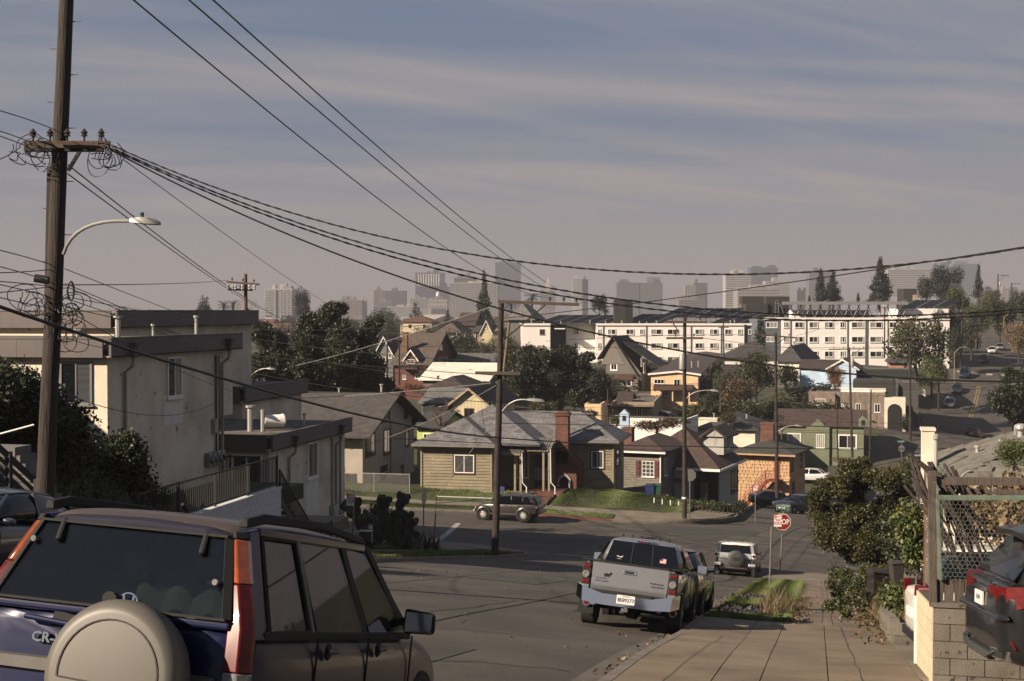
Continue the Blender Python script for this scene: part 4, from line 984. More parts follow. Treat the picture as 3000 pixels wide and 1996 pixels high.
h=simple('peach_house','peach two storey house with brown gable roof and rust porch roof',1907,2045,1160,1098,190,9,2,'gy',2.3,PE,RC_,xr=2110,peak=.56,ridge=1055,w=[('f',0,1916,1111,1946,1125,dict(mull=2)),('f',0,1974,1111,1993,1129),('f',-.3,1938,1147,1957,1160),('r',0,2048,1108,2054,1126),('r',0,2066,1103,2070,1118)],barge=WH)
for x_,y_ in((-1,3),(-.2,5),(-2.5,7)):h.vent(x_,y_,h.e+.8,.8,.08)
q=h.fr(1913,1138,-1.6);q2=h.fr(2028,1136,-1.6)
MB().hexa([V(q.x,-1.8,q.z-.25),V(q2.x,-1.8,q.z-.25),V(q2.x,0,q.z+.3),V(q.x,0,q.z+.3),V(q.x,-1.8,q.z-.1),V(q2.x,-1.8,q.z-.1),V(q2.x,0,q.z+.45),V(q.x,0,q.z+.45)]).build('porch_roof',RR,h.E)
for u in(q.x+.3,(q.x+q2.x)/2,q2.x-.4):h.box('porch_post',u-.08,u+.08,-1.6,-1.45,-2,q.z-.2,PE)
h=simple('tan_flat_house','low tan house with rust front roof and satellite dish',1795,1915,1235,1187,172,8,3,'flat',0,TN,RD,xr=1945,w=[('f',0,1898,1200,1911,1220),('f',0,1867,1192,1880,1224,dict(gm=m_dark,sill=False)),('r',0,1936,1185,1940,1198)])
h.box('rust_awning_roof',h.x0,-.2,-1.2,0,h.e-.35,h.e-.2,RR);h.gable('x',h.x0+.5,-3,2,8,h.e+.3,.9,TN,RC_)
dd_=h.wor((-.5,1,h.e+.9));dish(dd_,.38,math.radians(60),0,'small grey satellite dish on the low tan flat roofed house')
simple('tan_shed','small tan garage with peeling front by the slope',1714,1760,1225,1193,160,5,3,'flat',0,PE,RD,xr=1782)
simple('pale_low_house','long low house with pale flat roof and white trim',1785,2010,1262,1238,155,7,-6,'flat',0,WH,RW)
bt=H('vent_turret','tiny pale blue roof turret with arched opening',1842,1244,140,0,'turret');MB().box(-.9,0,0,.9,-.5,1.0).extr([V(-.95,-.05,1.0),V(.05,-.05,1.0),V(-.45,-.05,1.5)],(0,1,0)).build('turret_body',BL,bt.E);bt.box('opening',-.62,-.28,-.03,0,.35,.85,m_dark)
h=simple('cream_garage','cream low house with dark grey hipped roof and wide skylight',2050,2212,1285,1262,160,9,-8,'hip',1.6,CR,RD,ov=.5)
h.box('parapet',h.x0-.4,h.x0+1.8,1.0,2.2,0,h.e+1.2,CR)
for x_ in(-3.2,-1.6,-5.4):h.vent(x_,3.5,h.e+.9,.6,.1)
c_=chimney(h,h.x0-2.6,h.x0-1.2,.5,1.5,0,h.e+.9,m_brick)
h=simple('white_porch_house','white house with dark hip roof and low front roof behind the olive tree',2120,2290,1190,1050,232,9,4,'hip',2.6,WH,RD,ov=.6,w=[('f',0,2147,1091,2163,1104),('f',0,2215,1062,2226,1085)])
q=h.fr(2112,1082,-1.5);MB().hexa([V(q.x,-1.8,q.z-.5),V(q.x+4.5,-1.8,q.z-.5),V(q.x+4.5,0,q.z+.6),V(q.x,0,q.z+.6),V(q.x,-1.8,q.z-.35),V(q.x+4.5,-1.8,q.z-.35),V(q.x+4.5,0,q.z+.75),V(q.x,0,q.z+.75)]).build('porch_roof',RD,h.E)
h=simple('cream_victorian_house','cream two storey house with dark roof and tall white flue pipe',2278,2342,1185,1061,218,11,-9,'hip',2.4,CR,RD,ov=.5,xr=2392,w=[('f',0,2296,1077,2308,1104),('f',0,2270+22,1137,2304,1158,dict(gm=m_dark)),('r',0,2358,1066,2374,1106,dict(fm=m_frame_d))])
h.vent(-1.5,3.5,h.e+1.1,1.9,.14);h.box('porch',h.x0,-.5,-2.4,0,-2,h.fr(2320,1112,-2.4).z,GY)
h=simple('pale_blue_house','pale blue gabled house with white bargeboards behind the rusty-leaved bush',2428,2508,1160,1079,205,10,-5,'gy',1.15,BL,RC_,ov=.45,barge=WH,w=[('f',0,2452,1082,2478,1095,dict(mull=4))])
h.box('side_wing',h.x0-4.2,h.x0,2,9,-2,h.e-.1,BL);h.gable('x',h.x0-4.2,h.x0+2,2,9,h.e-.1,1.0,BL,RC_,ov=.4)
h=simple('pink_house','pink sided house with grey hipped roof above the dark flat roofs',2608,2672,1110,1064,232,9,0,'hip',1.8,PK,RD,ov=.5)
h.box('side_wing',h.x0-2.8,h.x0,1,8,-2,h.e-1.1,PK);h.box('wing_roof',h.x0-3.3,h.x0+.3,.5,8.5,h.e-1.1,h.e-.9,RD)
m_weath=mat('weathered_boards',(0.33,0.26,0.215),.9,var=0,col2=(.24,.19,.16),scale=1.5,thr=(.4,.65),speck=((.46,.43,.38),4,.66),stretch=(1.5,1.5,.6),rnd=.06)
h=simple('weathered_house','weathered wood sided house with white windows, white parapet and arched entry',2370,2592,1222,1158,186,12,-3,'flat',0,m_weath,RD,xr=2640,w=[('f',-.6,2389,1168,2418,1188,dict(mull=3,gm=m_glass2)),('f',0,2465,1184,2478,1208,dict(gm=m_glass2)),('f',0,2507,1182,2522,1207),('f',0,2562,1183,2579,1209)],)
h.box('front_room',h.x0,h.fr(2445,1200).x,-.6,0,-3,h.e+.2,m_weath);n0=0
u=h.x0
while u<h.fr(2445,1200).x:h.box('siding_board',u,u+.16,-.64,-.6,-2,h.e+.15,m_weath);u+=.17
z_=-1.5
while z_<h.e-.1:h.box('siding_board',h.fr(2446,1200).x,-1.0,-.03,0,z_,z_+.2,m_weath)if not(h.fr(2465,1209).z-.3<z_<h.fr(2465,1182).z+.1)else None;z_+=.22
pz=h.fr(2500,1137,2).z;h.box('white_parapet',h.fr(2463,1140,2).x,-1.9,2.0,2.2,h.e,pz,WH);h.box('tan_parapet',-1.9,.1,2.0,2.2,h.e,pz,CR);h.box('dark_upper_roof',h.fr(2500,1140,6).x,1,4,11,h.e,pz+.9,RD)
a=h.fr(2607,1185,-.2);MB().box(-.05,2.6,-.3,2,-3,h.e-.3).build('entry_porch',CR,h.E)
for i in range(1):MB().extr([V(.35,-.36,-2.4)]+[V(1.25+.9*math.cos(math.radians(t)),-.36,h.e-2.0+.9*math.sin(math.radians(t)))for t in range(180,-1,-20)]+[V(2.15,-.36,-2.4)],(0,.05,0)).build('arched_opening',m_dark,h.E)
for i in range(6):h.box('entry_step',h.fr(2440,1200).x,h.fr(2452,1200).x+.3,-.9-.28*i,-.62-.28*i,-2,-1.0-.17*i+.0,GY)
h=simple('brown_gable_house','red house with big grey brown gable roof, balcony dormer and brick chimney',1157,1252,1150,1066,190,15.5,0,'gx',0,RE,RB,ridge=978,ov=.5,og=.6)
h.box('gable_infill',-.05,.02,.3,h.dep-.3,0,h.e+.2,BR)
for t_ in((1264,1047,1274,1063),(1285,1047,1290,1063),(1296,1047,1310,1063),(1287,1011,1296,1026)):h.wpx('r',.05,*t_,fm=m_frame_w,mull=1)
wx0,wx1=h.fr(1186,1060,-.2).x,h.fr(1222,1060,-.2).x;dz0,dz1=h.fr(1190,1066,-.2).z,h.fr(1190,1050,-.2).z
h.box('dormer',wx0+.1,wx1-.1,-.2,5,dz0,dz1,RE);h.gable('y',wx0,wx1,-.2,6,dz1-.1,1.15,RE,RD,ov=.25,barge=WH,name='dormer_roof',og=.25)
h.wpx('f',-.21,1191,1053,1214,1066,fm=m_frame_w,mull=1);bz=h.fr(1200,1078,-1.2).z
h.box('balcony_floor',wx0-.3,wx1+.3,-1.3,0,bz-.15,bz,BR);wins(h,[('f',0,1216,1096,1233,1110),('f',0,1180,1096,1190,1112)],fm=m_frame_w)
for i in range(16):h.box('baluster',wx0-.25+i*(wx1-wx0+.5)/15,wx0-.2+i*(wx1-wx0+.5)/15,-1.28,-1.22,bz,bz+.85,BR)
h.box('balcony_rail',wx0-.3,wx1+.3,-1.3,-1.2,bz+.85,bz+.93,TN)
cx_=h.fr(1188,1000,3).x;chimney(h,cx_-.3,cx_+.35,2.6,3.2,h.e,h.fr(1188,976,3).z,mat('tan_chimney',(.26,.14,.08),.9))
h=simple('grey_victorian_house','grey blue gabled house beside the red house, partly behind the dark tree',1098,1152,1150,1040,196,9,3,'gy',2.4,sid('slate_siding',(.24,.25,.25)),RD,w=[('f',0,1112,1046,1130,1066,dict(mull=1)),('f',0,1138,1034,1148,1050),('f',0,1112,1084,1130,1104)],barge=WH)
h=simple('slate_roof_house','long house with mottled slate grey roof and white gable wall',1335,1470,1120,1060,200,10,-2,'gx',0,WH,mat('mottled_slate',(.14,.145,.14),.9,var=.4,scale=2.5),ridge=1038,xr=1490)
h=simple('white_roof_house','grey house under a long white coated roof',1240,1427,1150,1113,172,10,-4,'gx',0,GY,RW,ridge=1066,ov=.5,og=.5,w=[('f',.0,1412,1122,1426,1140,dict(fm=m_frame_w)),('f',0,1388,1122,1396,1135)])
h=simple('chocolate_roof_house','low house with wide chocolate brown hipped roof',1236,1370,1195,1156,150,9,-4,'hip',0,CR,RC_,ridge=1104,ov=.7)
h.vent(-4.4,3.2,h.e+1.4,.3,.12)
h=simple('small_grey_roof_house','small house with pale grey gable roof under bare branches',1236,1330,1230,1180,136,7,-2,'gx',0,GY,RGr,ridge=1140,ov=.4)
h=simple('yellow_gable_house','pale yellow house with brown gable roof and one square window behind the olive house',1326,1426,1262,1182,128,9,-4,'gy',1.25,YE,RC_,ov=.35,barge=TN,w=[('f',0,1360,1196,1388,1224,dict(fm=m_frame_d))],og=.4)
for i in range(12):h.box('wall_joint',h.x0+.33*i+.1,h.x0+.33*i+.12,-.012,-.0,-1,h.e+.2,TN)
h=simple('tan_flat_cottage','tan cottage with flat roof and white eaves beside the yellow house',1240,1280,1262,1205,132,7,-2,'flat',0,CR,RD,xr=1310,w=[('f',0,1252,1212,1266,1228)])
h=simple('lime_house','lime green house with white window beside the stucco house',1222,1292,1330,1252,118,8,0,'gx',.9,LG,RD,w=[('f',0,1240,1270,1262,1300)])
h=simple('tan_roof_house','cream house with tan pyramid roof near the pointed conifer',1285,1345,1010,976,290,11,0,'hip',0,CR,RB,ridge=945,ov=.6,xr=1380,w=[('r',0,1337,975,1342,986)])
h=simple('dark_victorian_house','dark brown house with steep roof behind the tan pyramid roof',1340,1390,990,952,310,9,0,'gx',2.6,BR,RC_)
h=simple('yellow_victorian_house','bright yellow gabled house with white trim and small attic window',1387,1442,1010,973,285,10,3,'gx',1.1,YE,RD,w=[('f',0,1393,976,1405,990,dict(fm=m_frame_w)),('f',0,1421,976,1432,984,dict(fm=m_frame_w))])
g0,g1=h.fr(1408,973,-.6).x,h.fr(1441,973,-.6).x;h.gable('y',g0,g1,-.6,8,h.e-.1,2.3,YE,RD,ov=.3,barge=WH,name='cross_roof');h.box('front_bay',g0,g1,-.6,0,-2,h.e,YE);h.wpx('f',-.62,1421,956,1427,964,fm=m_frame_w)
h=simple('peaked_grey_house','grey hip roofed house beneath the two date palms',1490,1560,965,938,330,12,0,'hip',3.6,GY,RGr,ov=.8,w=[('f',0,1522,929+10,1534,948,dict(fm=m_frame_w))])
FARC=[WH,CR,TN,GY,YE,PE,PK,BL];FARR=[RB,RD,RC_,RGr,RR]
k_=0
for i in range(95):
 d=R.uniform(430,1000);x=R.uniform(-50,1500)if i%3 else R.uniform(650,1560);p=at(x,985,d);g=G(p.x,p.y)
 yb=910-g/d*F;
 if yb<905:continue
 w=R.uniform(8,13);hh=R.uniform(3.2,6.5);wm,rm=R.choice(FARC),R.choice(FARR)
 cn,rn=['white','cream','tan','grey','yellow','peach','pink','pale blue'][FARC.index(wm)],['light brown','dark','chocolate','pale grey','rust'][FARR.index(rm)]
 E=ent('far_house','small %s house with %s %s roof among the low roofs below the skyline'%(cn,rn,'hipped' if i%3==0 else 'gabled'),'house',(p.x,p.y,g),'low houses spread below the skyline');E.rotation_euler=(0,0,R.choice((0,.2,1.57,1.4)))
 ORG[E.name]=V(0,0,0);hh_=H.__new__(H);hh_.E=E
 MB().box(-w/2,w/2,-4.5,4.5,-3,hh).build('wall',wm,E)
 if i%3==0:hh_.hip(-w/2,w/2,-4.5,4.5,hh,2.0,rm,ov=.5)
 else:hh_.gable('x' if i%2 else 'y',-w/2,w/2,-4.5,4.5,hh,2.3,wm,rm,ov=.4)
 for u in(-w/4,w/4):hh_.win('f',-4.5,u-.6,u+.6,hh-1.9,hh-.6,mull=0,sill=False)
E=ent('unseen_house','unseen two storey stucco house added uphill to shade the cream block','house',(-33,28,-4));ORG[E.name]=V(0,0,0);hh_=H.__new__(H);hh_.E=E  # out of view, added to cast shade on the bank and cream block
MB().box(-9,4.5,-8,6.2,-3,5.2).build('wall',m_stucco,E);hh_.hip(-9,4.5,-8,6.2,5.2,1.0,RB,ov=.5)
E=ent('unseen_house','unseen cream house added beside the sidewalk for reflections in the dark blue SUV','house',(9,5,-3));ORG[E.name]=V(0,0,0);hh_=H.__new__(H);hh_.E=E  # out of view, added only to be mirrored in the SUV's side
MB().box(-2.5,6,-6,5.5,-2,2.6).build('wall',CR,E);hh_.gable('y',-2.5,6,-6,5.5,2.6,2.2,CR,RD,ov=.5,og=.5)
for y_ in(-4.2,-1.2,2.4):hh_.win('l',-2.5,y_,y_+1.3,.4,1.9,trim=.1)
hh_.box('door',-2.56,-2.5,.6,1.6,-1,1.2,m_redw)
# ---------------------------------------------------------------- white apartment block on the far slope
m_wapt=mat('white_stucco',(0.72,0.68,0.64),0.9,var=.05,scale=.15)
m_bapt=mat('slate_blue_stucco',(0.17,0.20,0.23),0.9,var=.05,scale=.3)
m_fard=mat('charcoal_metal_box',(0.05,0.046,0.044),.8,var=.1)
m_solar=mat('solar_cells',(0.014,0.015,0.019),.45,var=.1,spec=.3)
m_steel=mat('pale_steel',(0.34,0.34,0.35),.6,.2,var=.1)
CURT=[m_glass3,m_glass2,m_glass2,mat('pale_curtain',(.42,.38,.28),.5,var=.2,scale=2,stretch=(5,5,.3))]
AW=math.degrees(YAW)
def apt(label,xl,xm,yb,yt,d,dep,sections,cols,rows,pipes,pan=None):
 h=H('white_apartment_building',label,xm,yb,d,AW,'building');zt=h.fr(xm,yt,0).z
 for(a,b,m,off)in sections:
  p,q=h.fr(a,yb,0).x,h.fr(b,yb,0).x;h.box('wall',p,q,off,dep,-4,zt,m);h.box('cornice',p-.02,q+.02,off-.25,off+.0,zt-.25,zt+.15,m_wapt)
 h.box('roof',h.fr(xl,yb,0).x,-.1,.3,dep,zt,zt+.12,m_roofgrav)
 i=0
 for(y0,y1)in rows:
  for c in cols:
   x0,x1=c[:2];off=c[2]if len(c)>2 else 0;i+=1
   if len(c)>3 and(y0,y1)not in c[3]:continue
   a,b=h.fr(x0,y0,off),h.fr(x1,y1,off);wd=b.x-a.x
   g=[CURT[(i*7+j*3+i//3)%4]if wd>3 else[m_glass3,m_glass2,m_glass][(i+j)%3]for j in range(3 if wd>5 else 2)]
   h.win('f',off,a.x,b.x,b.z,a.z,fm=m_frame_w,gm=g,mull=len(g)-1,fw=.12,sill=True,proud=.1)
 for x_ in pipes:u=h.fr(x_,yb,0).x;h.box('downpipe',u-.06,u+.06,-.14,-.02,-4,zt-.1,m_alu)
 return h,zt
rows=[(964.5,980.5),(1005,1021.5),(1045,1062)]
cols=[(1780,1803.6),(1833.7,1857),(1874,1887),(1906.6,1938.8),(1955,1987.2),(2036,2060.2),(2078.6,2102.6),(2123,2142.9),(2160.7,2174),(1682,1696,3.0),(1751,1760,0)]
h1,zt=apt('white three storey apartment block with rows of solar panels on its flat roof',1527,2212,1085,950,281,16,[(1527,1612,m_wapt,0),(1612.2,1660,m_fard,4.0),(1660.2,1746,m_wapt,3.0),(1746.2,2180,m_wapt,0),(2180.2,2212,m_bapt,.4)],cols,rows,[1767,1893,2024,2112],None)
h1.wpx('f',0,1581,965,1596,981,fm=m_alu,gm=m_glass,fw=.12);h1.wpx('f',.4,2192,964,2208,981,fm=m_frame_w,gm=m_glass,fw=.15)
h1.box('entry_canopy',h1.fr(1625,958).x,h1.fr(1655,958).x,-.5,4,zt-1.0,zt-.8,m_wapt)
def panels(h,x0,x1,yb,yt,y0,n,lean=5.0,label=None):
 """row of tilted panels: foot at depth y0, head higher and further back, each panel a piece of its own"""
 a,b=h.fr(x0,yb,y0),h.fr(x1,yb,y0);tz=h.fr(x0,yt,y0+4).z;w=(b.x-a.x)/n
 g=None
 for i in range(n):
  u=a.x+w*i;q=[V(u+.08,y0,a.z),V(u+w-.08,y0,a.z),V(u+w-.08+lean,y0+4,tz),V(u+.08+lean,y0+4,tz)]
  if g is None:
   g=MB().hexa([p-V(0,0,.08)for p in q]+q).build('solar_panel',m_solar,h.E);g0=u
  else:
   o=g.copy();C.objects.link(o);o.location=(u-g0,0,0)
 for i in range(0,n+1,4):
  u=a.x+w*i;MB().bar((u,y0-.03,a.z+.02),(u+lean,y0+4,tz+.02),.12,.08).build('panel_rail',m_steel,h.E);MB().bar((u+lean,y0+4,zt),(u+lean,y0+4,tz),.12,.12).build('panel_leg',m_steel,h.E)
panels(h1,1568,1780,948,923,2,19);panels(h1,1815,1940,947,920,2.5,10);panels(h1,1925,2030,930,903,11,9);panels(h1,2035,2176,931,903,11,12);panels(h1,2078,2205,948,922,2,12)
a,b=h1.fr(1800,946,1.2),h1.fr(1832,878,1.2);h1.box('lift_tower',a.x,b.x,1.2,4.5,zt,b.z,m_fard);h1.box('lift_tower',b.x+.003,h1.fr(1854,878,1.2).x,1.2,4.5,zt,b.z,mat('black_metal',(.02,.02,.022),.8,var=0))
for i in range(14):p=h1.fr(R.uniform(1540,2170),948,R.uniform(.5,2));h1.vent(p.x,p.y,zt,R.uniform(.3,.8),.12)
rows2=[(943.5,961),(986,1003.5),(1029,1046.6)]
cols2=[(2295.4,2309.7),(2328,2353.6),(2370,2396),(2415,2441.3),(2460.7,2475.5),(2494,2529.6),(2548,2584.2),(2605,2628),(2642,2668),(2690,2712),(2735,2752)]
h2,zt2=apt('white three storey apartment block with steel solar canopy, behind the bare olive tree',2236,2781,1068,933,268,16,[(2236,2290,m_bapt,.5),(2290.2,2781,m_wapt,0)],cols2,rows2,[2315,2361,2482,2535,2540,2600])
h2.wpx('f',.5,2244,943,2278,961,fm=m_frame_w,gm=CURT[:3],mull=2,fw=.15);h2.wpx('f',.5,2245,986,2270,1002,fm=m_frame_w,gm=CURT[1],mull=1,fw=.15)
a,b=h2.fr(2650,933,2.5),h2.fr(2779,905,2.5);h2.box('upper_storey',a.x,b.x,2.5,14,zt2,b.z,m_wapt)
zt=b.z;panels(h2,2640,2770,902,879,5,11,4.0)
a,b=h2.fr(2291,893,1),h2.fr(2660,884,1);h2.box('solar_canopy',a.x,b.x,.8,1.0,a.z,b.z,m_steel);h2.box('canopy_deck',a.x,b.x,1.0,5.5,b.z-.1,b.z,m_solar)
n=13
for i in range(n):
 u=a.x+(b.x-a.x)*(i+.5)/n
 for s_ in(-1,1):MB().bar((u,2.2,zt2+.1),(u+s_*1.1,1.5,a.z),.12,.12).build('canopy_strut',m_steel,h2.E)
for i in range(9):p=h2.fr(2320+38*i,880,3);MB().bar((p.x,3,p.z-.6),(p.x+2.2,3.2,p.z+.1),.14,.1).build('raised_rail',m_steel,h2.E)
h2.box('parapet_room',h2.fr(2320,930,6).x,h2.fr(2545,930,6).x,6,9,zt2,h2.fr(2320,909,6).z,m_wapt)
E=ent('rooftop_building','charcoal box building with roof ladder above the white apartment blocks','building');hh_=H.__new__(H);p=at(2186,945,292);E.location=p;E.rotation_euler=(0,0,YAW);hh_.E=E
s_=292/F;MB().box(0,63*s_,0,6,-2,55*s_).box(63*s_,131*s_,1.5,8,-2,76*s_).box(0.02,63*s_-.02,5,9,55*s_,77*s_).build('body',m_fard,E);MB().box(63*s_+.02,90*s_,.5,1.5,-2,55*s_).build('black_side',MATS['black_metal'],E)
for z_ in range(14):MB().box(86*s_,96*s_,.35,.42,z_*.35,z_*.35+.06).build('rung',m_steel,E)
for u in(86,96):MB().box(u*s_-.04,u*s_+.04,.3,.45,-1,60*s_).build('ladder_rail',m_steel,E)
E=ent('rooftop_building','small charcoal plant room on the roof beside the dark conifers','building');p=at(2648,880,285);E.location=p;E.rotation_euler=(0,0,YAW);s_=285/F
MB().box(0,38*s_,0,5,-2,34*s_).build('body',m_fard,E);MB().box(26*s_,36*s_,-.5,-.02,0,16*s_).build('tan_cabinet',TN,E)
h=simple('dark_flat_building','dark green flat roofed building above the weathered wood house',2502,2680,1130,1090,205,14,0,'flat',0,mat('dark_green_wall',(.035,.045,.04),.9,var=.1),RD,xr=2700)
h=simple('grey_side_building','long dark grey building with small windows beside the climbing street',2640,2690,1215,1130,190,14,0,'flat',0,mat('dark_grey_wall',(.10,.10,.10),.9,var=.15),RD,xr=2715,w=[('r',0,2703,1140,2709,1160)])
# ---------------------------------------------------------------- skyline
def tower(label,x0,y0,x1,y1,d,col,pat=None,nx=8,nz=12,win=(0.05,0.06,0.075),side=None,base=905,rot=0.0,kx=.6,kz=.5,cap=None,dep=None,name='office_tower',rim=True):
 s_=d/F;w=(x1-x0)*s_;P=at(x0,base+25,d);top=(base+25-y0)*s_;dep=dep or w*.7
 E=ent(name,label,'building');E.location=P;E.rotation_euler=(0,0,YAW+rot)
 cm=mat('facade_%d_%d_%d'%tuple(int(c*99)for c in col),tuple(c*.62+k_ for c,k_ in zip(col,(.035,.037,.042))),.8,var=.05,scale=.02)  # haze put into the facade colour: contrast cut, pulled toward bluish grey
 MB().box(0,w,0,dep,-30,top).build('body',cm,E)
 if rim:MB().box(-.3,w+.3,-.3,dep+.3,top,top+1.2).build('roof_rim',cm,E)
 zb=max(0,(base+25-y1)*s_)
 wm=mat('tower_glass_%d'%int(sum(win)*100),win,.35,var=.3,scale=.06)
 mb=MB();H_=top-zb
 if pat=='grid':
  cw,ch=w/nx,H_/nz
  for i in range(nx):
   for j in range(nz):mb.box((i+.5-kx/2)*cw,(i+.5+kx/2)*cw,-.25,-.02,zb+(j+.5-kz/2)*ch,zb+(j+.5+kz/2)*ch)
  nd=max(2,int(dep/cw))
  for i in range(nd):
   for j in range(nz):mb.box(w+.02,w+.25,(i+.5-kx/2)*dep/nd,(i+.5+kx/2)*dep/nd,zb+(j+.5-kz/2)*ch,zb+(j+.5+kz/2)*ch)
 elif pat=='bands':
  ch=H_/nz
  for j in range(nz):mb.box(w*.015,w*.985,-.25,-.02,zb+(j+.5-kz/2)*ch,zb+(j+.5+kz/2)*ch);mb.box(w+.02,w+.25,dep*.02,dep*.98,zb+(j+.5-kz/2)*ch,zb+(j+.5+kz/2)*ch)
 elif pat=='fins':
  cw=w/nx
  for i in range(nx):mb.box((i+.5-kx/2)*cw,(i+.5+kx/2)*cw,-.25,-.02,zb,top-1)
 if mb.v:mb.build('windows',wm,E,kind='stuff')
 if rim:
  q_=random.Random(int(x0));
  for _ in range(3):a_=q_.uniform(.05,.7)*w;MB().box(a_,a_+w*q_.uniform(.1,.28),dep*.2,dep*.6,top+1,top+q_.uniform(3,8)).build('roof_plant',cm,E)
 return E,w,top,s_
W1,BG,BLU,GRY,PKS,CRM=(.62,.61,.58),(.42,.38,.33),(.10,.13,.17),(.24,.24,.25),(.30,.25,.235),(.56,.50,.42)
E,w,top,s_=tower('white high rise with balcony rows on the edge of the skyline beside the transformer pole',774,850,858,938,1500,W1,'bands',nz=15,kz=.45,rot=-.05)
for i,(a,b)in enumerate(((24,36),(46,52),(64,71))):MB().box(a*s_,b*s_,-1.2,-.3,-5,top+.5).build('blank_shaft',mat('tower_grey',(.30,.31,.32),.8,var=.05),E)
MB().box(54*s_,80*s_,2,12,top,top+12*s_).build('roof_house',mat('tower_grey',(.30,.31,.32)),E)
for j in range(15):
 for(a,b)in((1,24),(53,63),(72,83)):MB().box(a*s_,b*s_,-1.5,-.3,2+(top-2)*j/15,2.9+(top-2)*j/15).build('balcony',MATS['facade_61_60_57']if 'facade_61_60_57' in MATS else m_wapt,E)
tower('rear slab of the white high rise with shade put into its dark colour',858,853,892,938,1530,(.16,.17,.19),'grid',4,14)  # separate darker body, shade of the high rise painted as its colour
tower('pale beige twin apartment slab far off with tiny balconies',977,882,1061,925,2100,BG,'grid',12,10,kx=.45)
tower('narrow tan service shaft at the end of the beige slab',1062,880,1075,925,2120,CRM)
E,w,top,s_=tower('pink grey office block with arched motif',1095,853,1127,903,2500,PKS,'grid',5,5,kx=.4)
MB().extr([V(w*.2,-1,top-42*s_)]+[V(w*.5+w*.3*math.cos(math.radians(t)),-1,top-30*s_+w*.3*math.sin(math.radians(t)))for t in range(180,-1,-30)]+[V(w*.8,-1,top-42*s_)],(0,.8,0)).build('arched_window',MATS['tower_glass_18'],E)
tower('grey brown office block joined to the arched one',1127,854,1189,903,2480,(.20,.18,.17),'fins',16,1,kx=.4)
tower('pale mid rise below the arched office block',1101,885,1150,925,2300,(.45,.44,.42),'bands',nz=7)
tower('long white low block with two rows of windows',1134,901,1227,928,2000,(.60,.57,.53),'grid',16,4,kx=.5)
tower('dark blue glass tower with white fins at its crown',1217,801,1301,880,2650,(.13,.16,.2),'bands',nz=22,win=(.07,.09,.12),kz=.6)
E,w,top,s_=tower('lower dark blue glass block in front of the crowned tower',1217,842,1328,892,2600,(.07,.09,.12),'bands',nz=12,win=(.05,.07,.1),kz=.6)
for i in range(9):MB().box((8+i*7.5)*s_,(10+i*7.5)*s_,-1.5,-.4,(92)*s_,(127)*s_).build('crown_fin',m_wapt,E)
E,w,top,s_=tower('cream courthouse with pyramid roof and white lantern',1254,880,1310,905,2300,CRM,'grid',7,2,kx=.35,kz=.3,name='courthouse')
for i in range(6):MB().box((10+i*7.5)*s_,(12.6+i*7.5)*s_,-1.2,-.1,2,27*s_).build('tall_window',MATS['tower_glass_18'],E)
ex=V(w/2,w*.35,0);MB().loft([[V(3*s_,1,top),V(w-3*s_,1,top),V(w-3*s_,w*.7,top),V(3*s_,w*.7,top)],[ex+V(-4,-4,top+12*s_),ex+V(4,-4,top+12*s_),ex+V(4,4,top+12*s_),ex+V(-4,4,top+12*s_)]]).build('pyramid_roof',mat('brown_tile',(.16,.13,.10),.9),E)
MB().lathe(ex+V(0,0,top+12*s_),[(3,0),(3,4.5),(2.2,5.2),(.2,7.5),(.1,10)],8).build('lantern',m_wapt,E)
MB().box(-25*s_,w+2,-3,-.2,-20,8*s_).build('podium',mat('courthouse_stone',CRM,.8),E);
tower('pale wing block left of the courthouse',1202,877,1254,905,2420,(.48,.46,.43),'grid',10,4,kx=.4)
tower('white gridded hotel slab behind the tall pointed conifer',1317,831,1460,933,2000,(.66,.62,.57),'grid',24,19,kx=.72,kz=.62,win=(.07,.075,.08),rot=-.02)
tower('roof house of pink grey above the gridded slab',1330,816,1395,832,2030,PKS,'bands',nz=2)
tower('tallest slate blue glass tower of the skyline',1451,771,1526,900,2900,(.11,.14,.18),'fins',18,1,win=(.075,.10,.135),kx=.5)
E,w,top,s_=tower('old stone clock tower block with slim spire',1583,855,1627,905,2700,(.34,.32,.31),'grid',7,7)
q=V(w*.52,8,top);MB().box(q.x-5,q.x+5,3,13,top,top+14).loft([[q+V(-4,-4,14),q+V(4,-4,14),q+V(4,4,14),q+V(-4,4,14)],[q+V(-.4,-.4,27),q+V(.4,-.4,27),q+V(.4,.4,27),q+V(-.4,.4,27)]]).build('spire',mat('spire_stone',(.5,.43,.36),.8),E)
tower('slim white tower with square windows',1678,818,1706,893,2400,(.62,.6,.58),'grid',5,14,kx=.55)
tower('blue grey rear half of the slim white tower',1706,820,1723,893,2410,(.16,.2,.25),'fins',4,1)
tower('wide grey federal style block with glass lattice',1807,830,1872,888,2500,(.22,.225,.23),'grid',14,9,kx=.5,kz=.55)
tower('wide grey block with glass lattice, second of the twins',1876,831,1941,888,2500,(.24,.24,.24),'grid',14,9,kx=.5,kz=.55)
E,w,top,s_=tower('open framed roof structure on the lattice twin',1896,812,1935,831,2510,(.30,.29,.29),base=806,rim=False)
E,w,top,s_=tower('roof frame with antennas on the lattice twin',1815,818,1842,831,2505,(.42,.4,.38),base=806,rim=False)
tower('white and dark stepped tower with slot windows',2006,838,2038,880,2300,(.5,.48,.46),'grid',4,10)
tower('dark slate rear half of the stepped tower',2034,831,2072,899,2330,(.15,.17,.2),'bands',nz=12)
tower('low pale podium block below the stepped tower',1988,880,2066,900,2200,(.4,.36,.33),'bands',nz=3)
tower('tall white tower with rows of horizontal windows',2125,804,2200,900,2200,(.66,.62,.56),'bands',nz=15,kz=.42)
tower('wide slate blue glass tower behind the white striped tower',2199,786,2278,890,2450,(.13,.16,.20),'bands',nz=22,win=(.10,.125,.155),kz=.5)
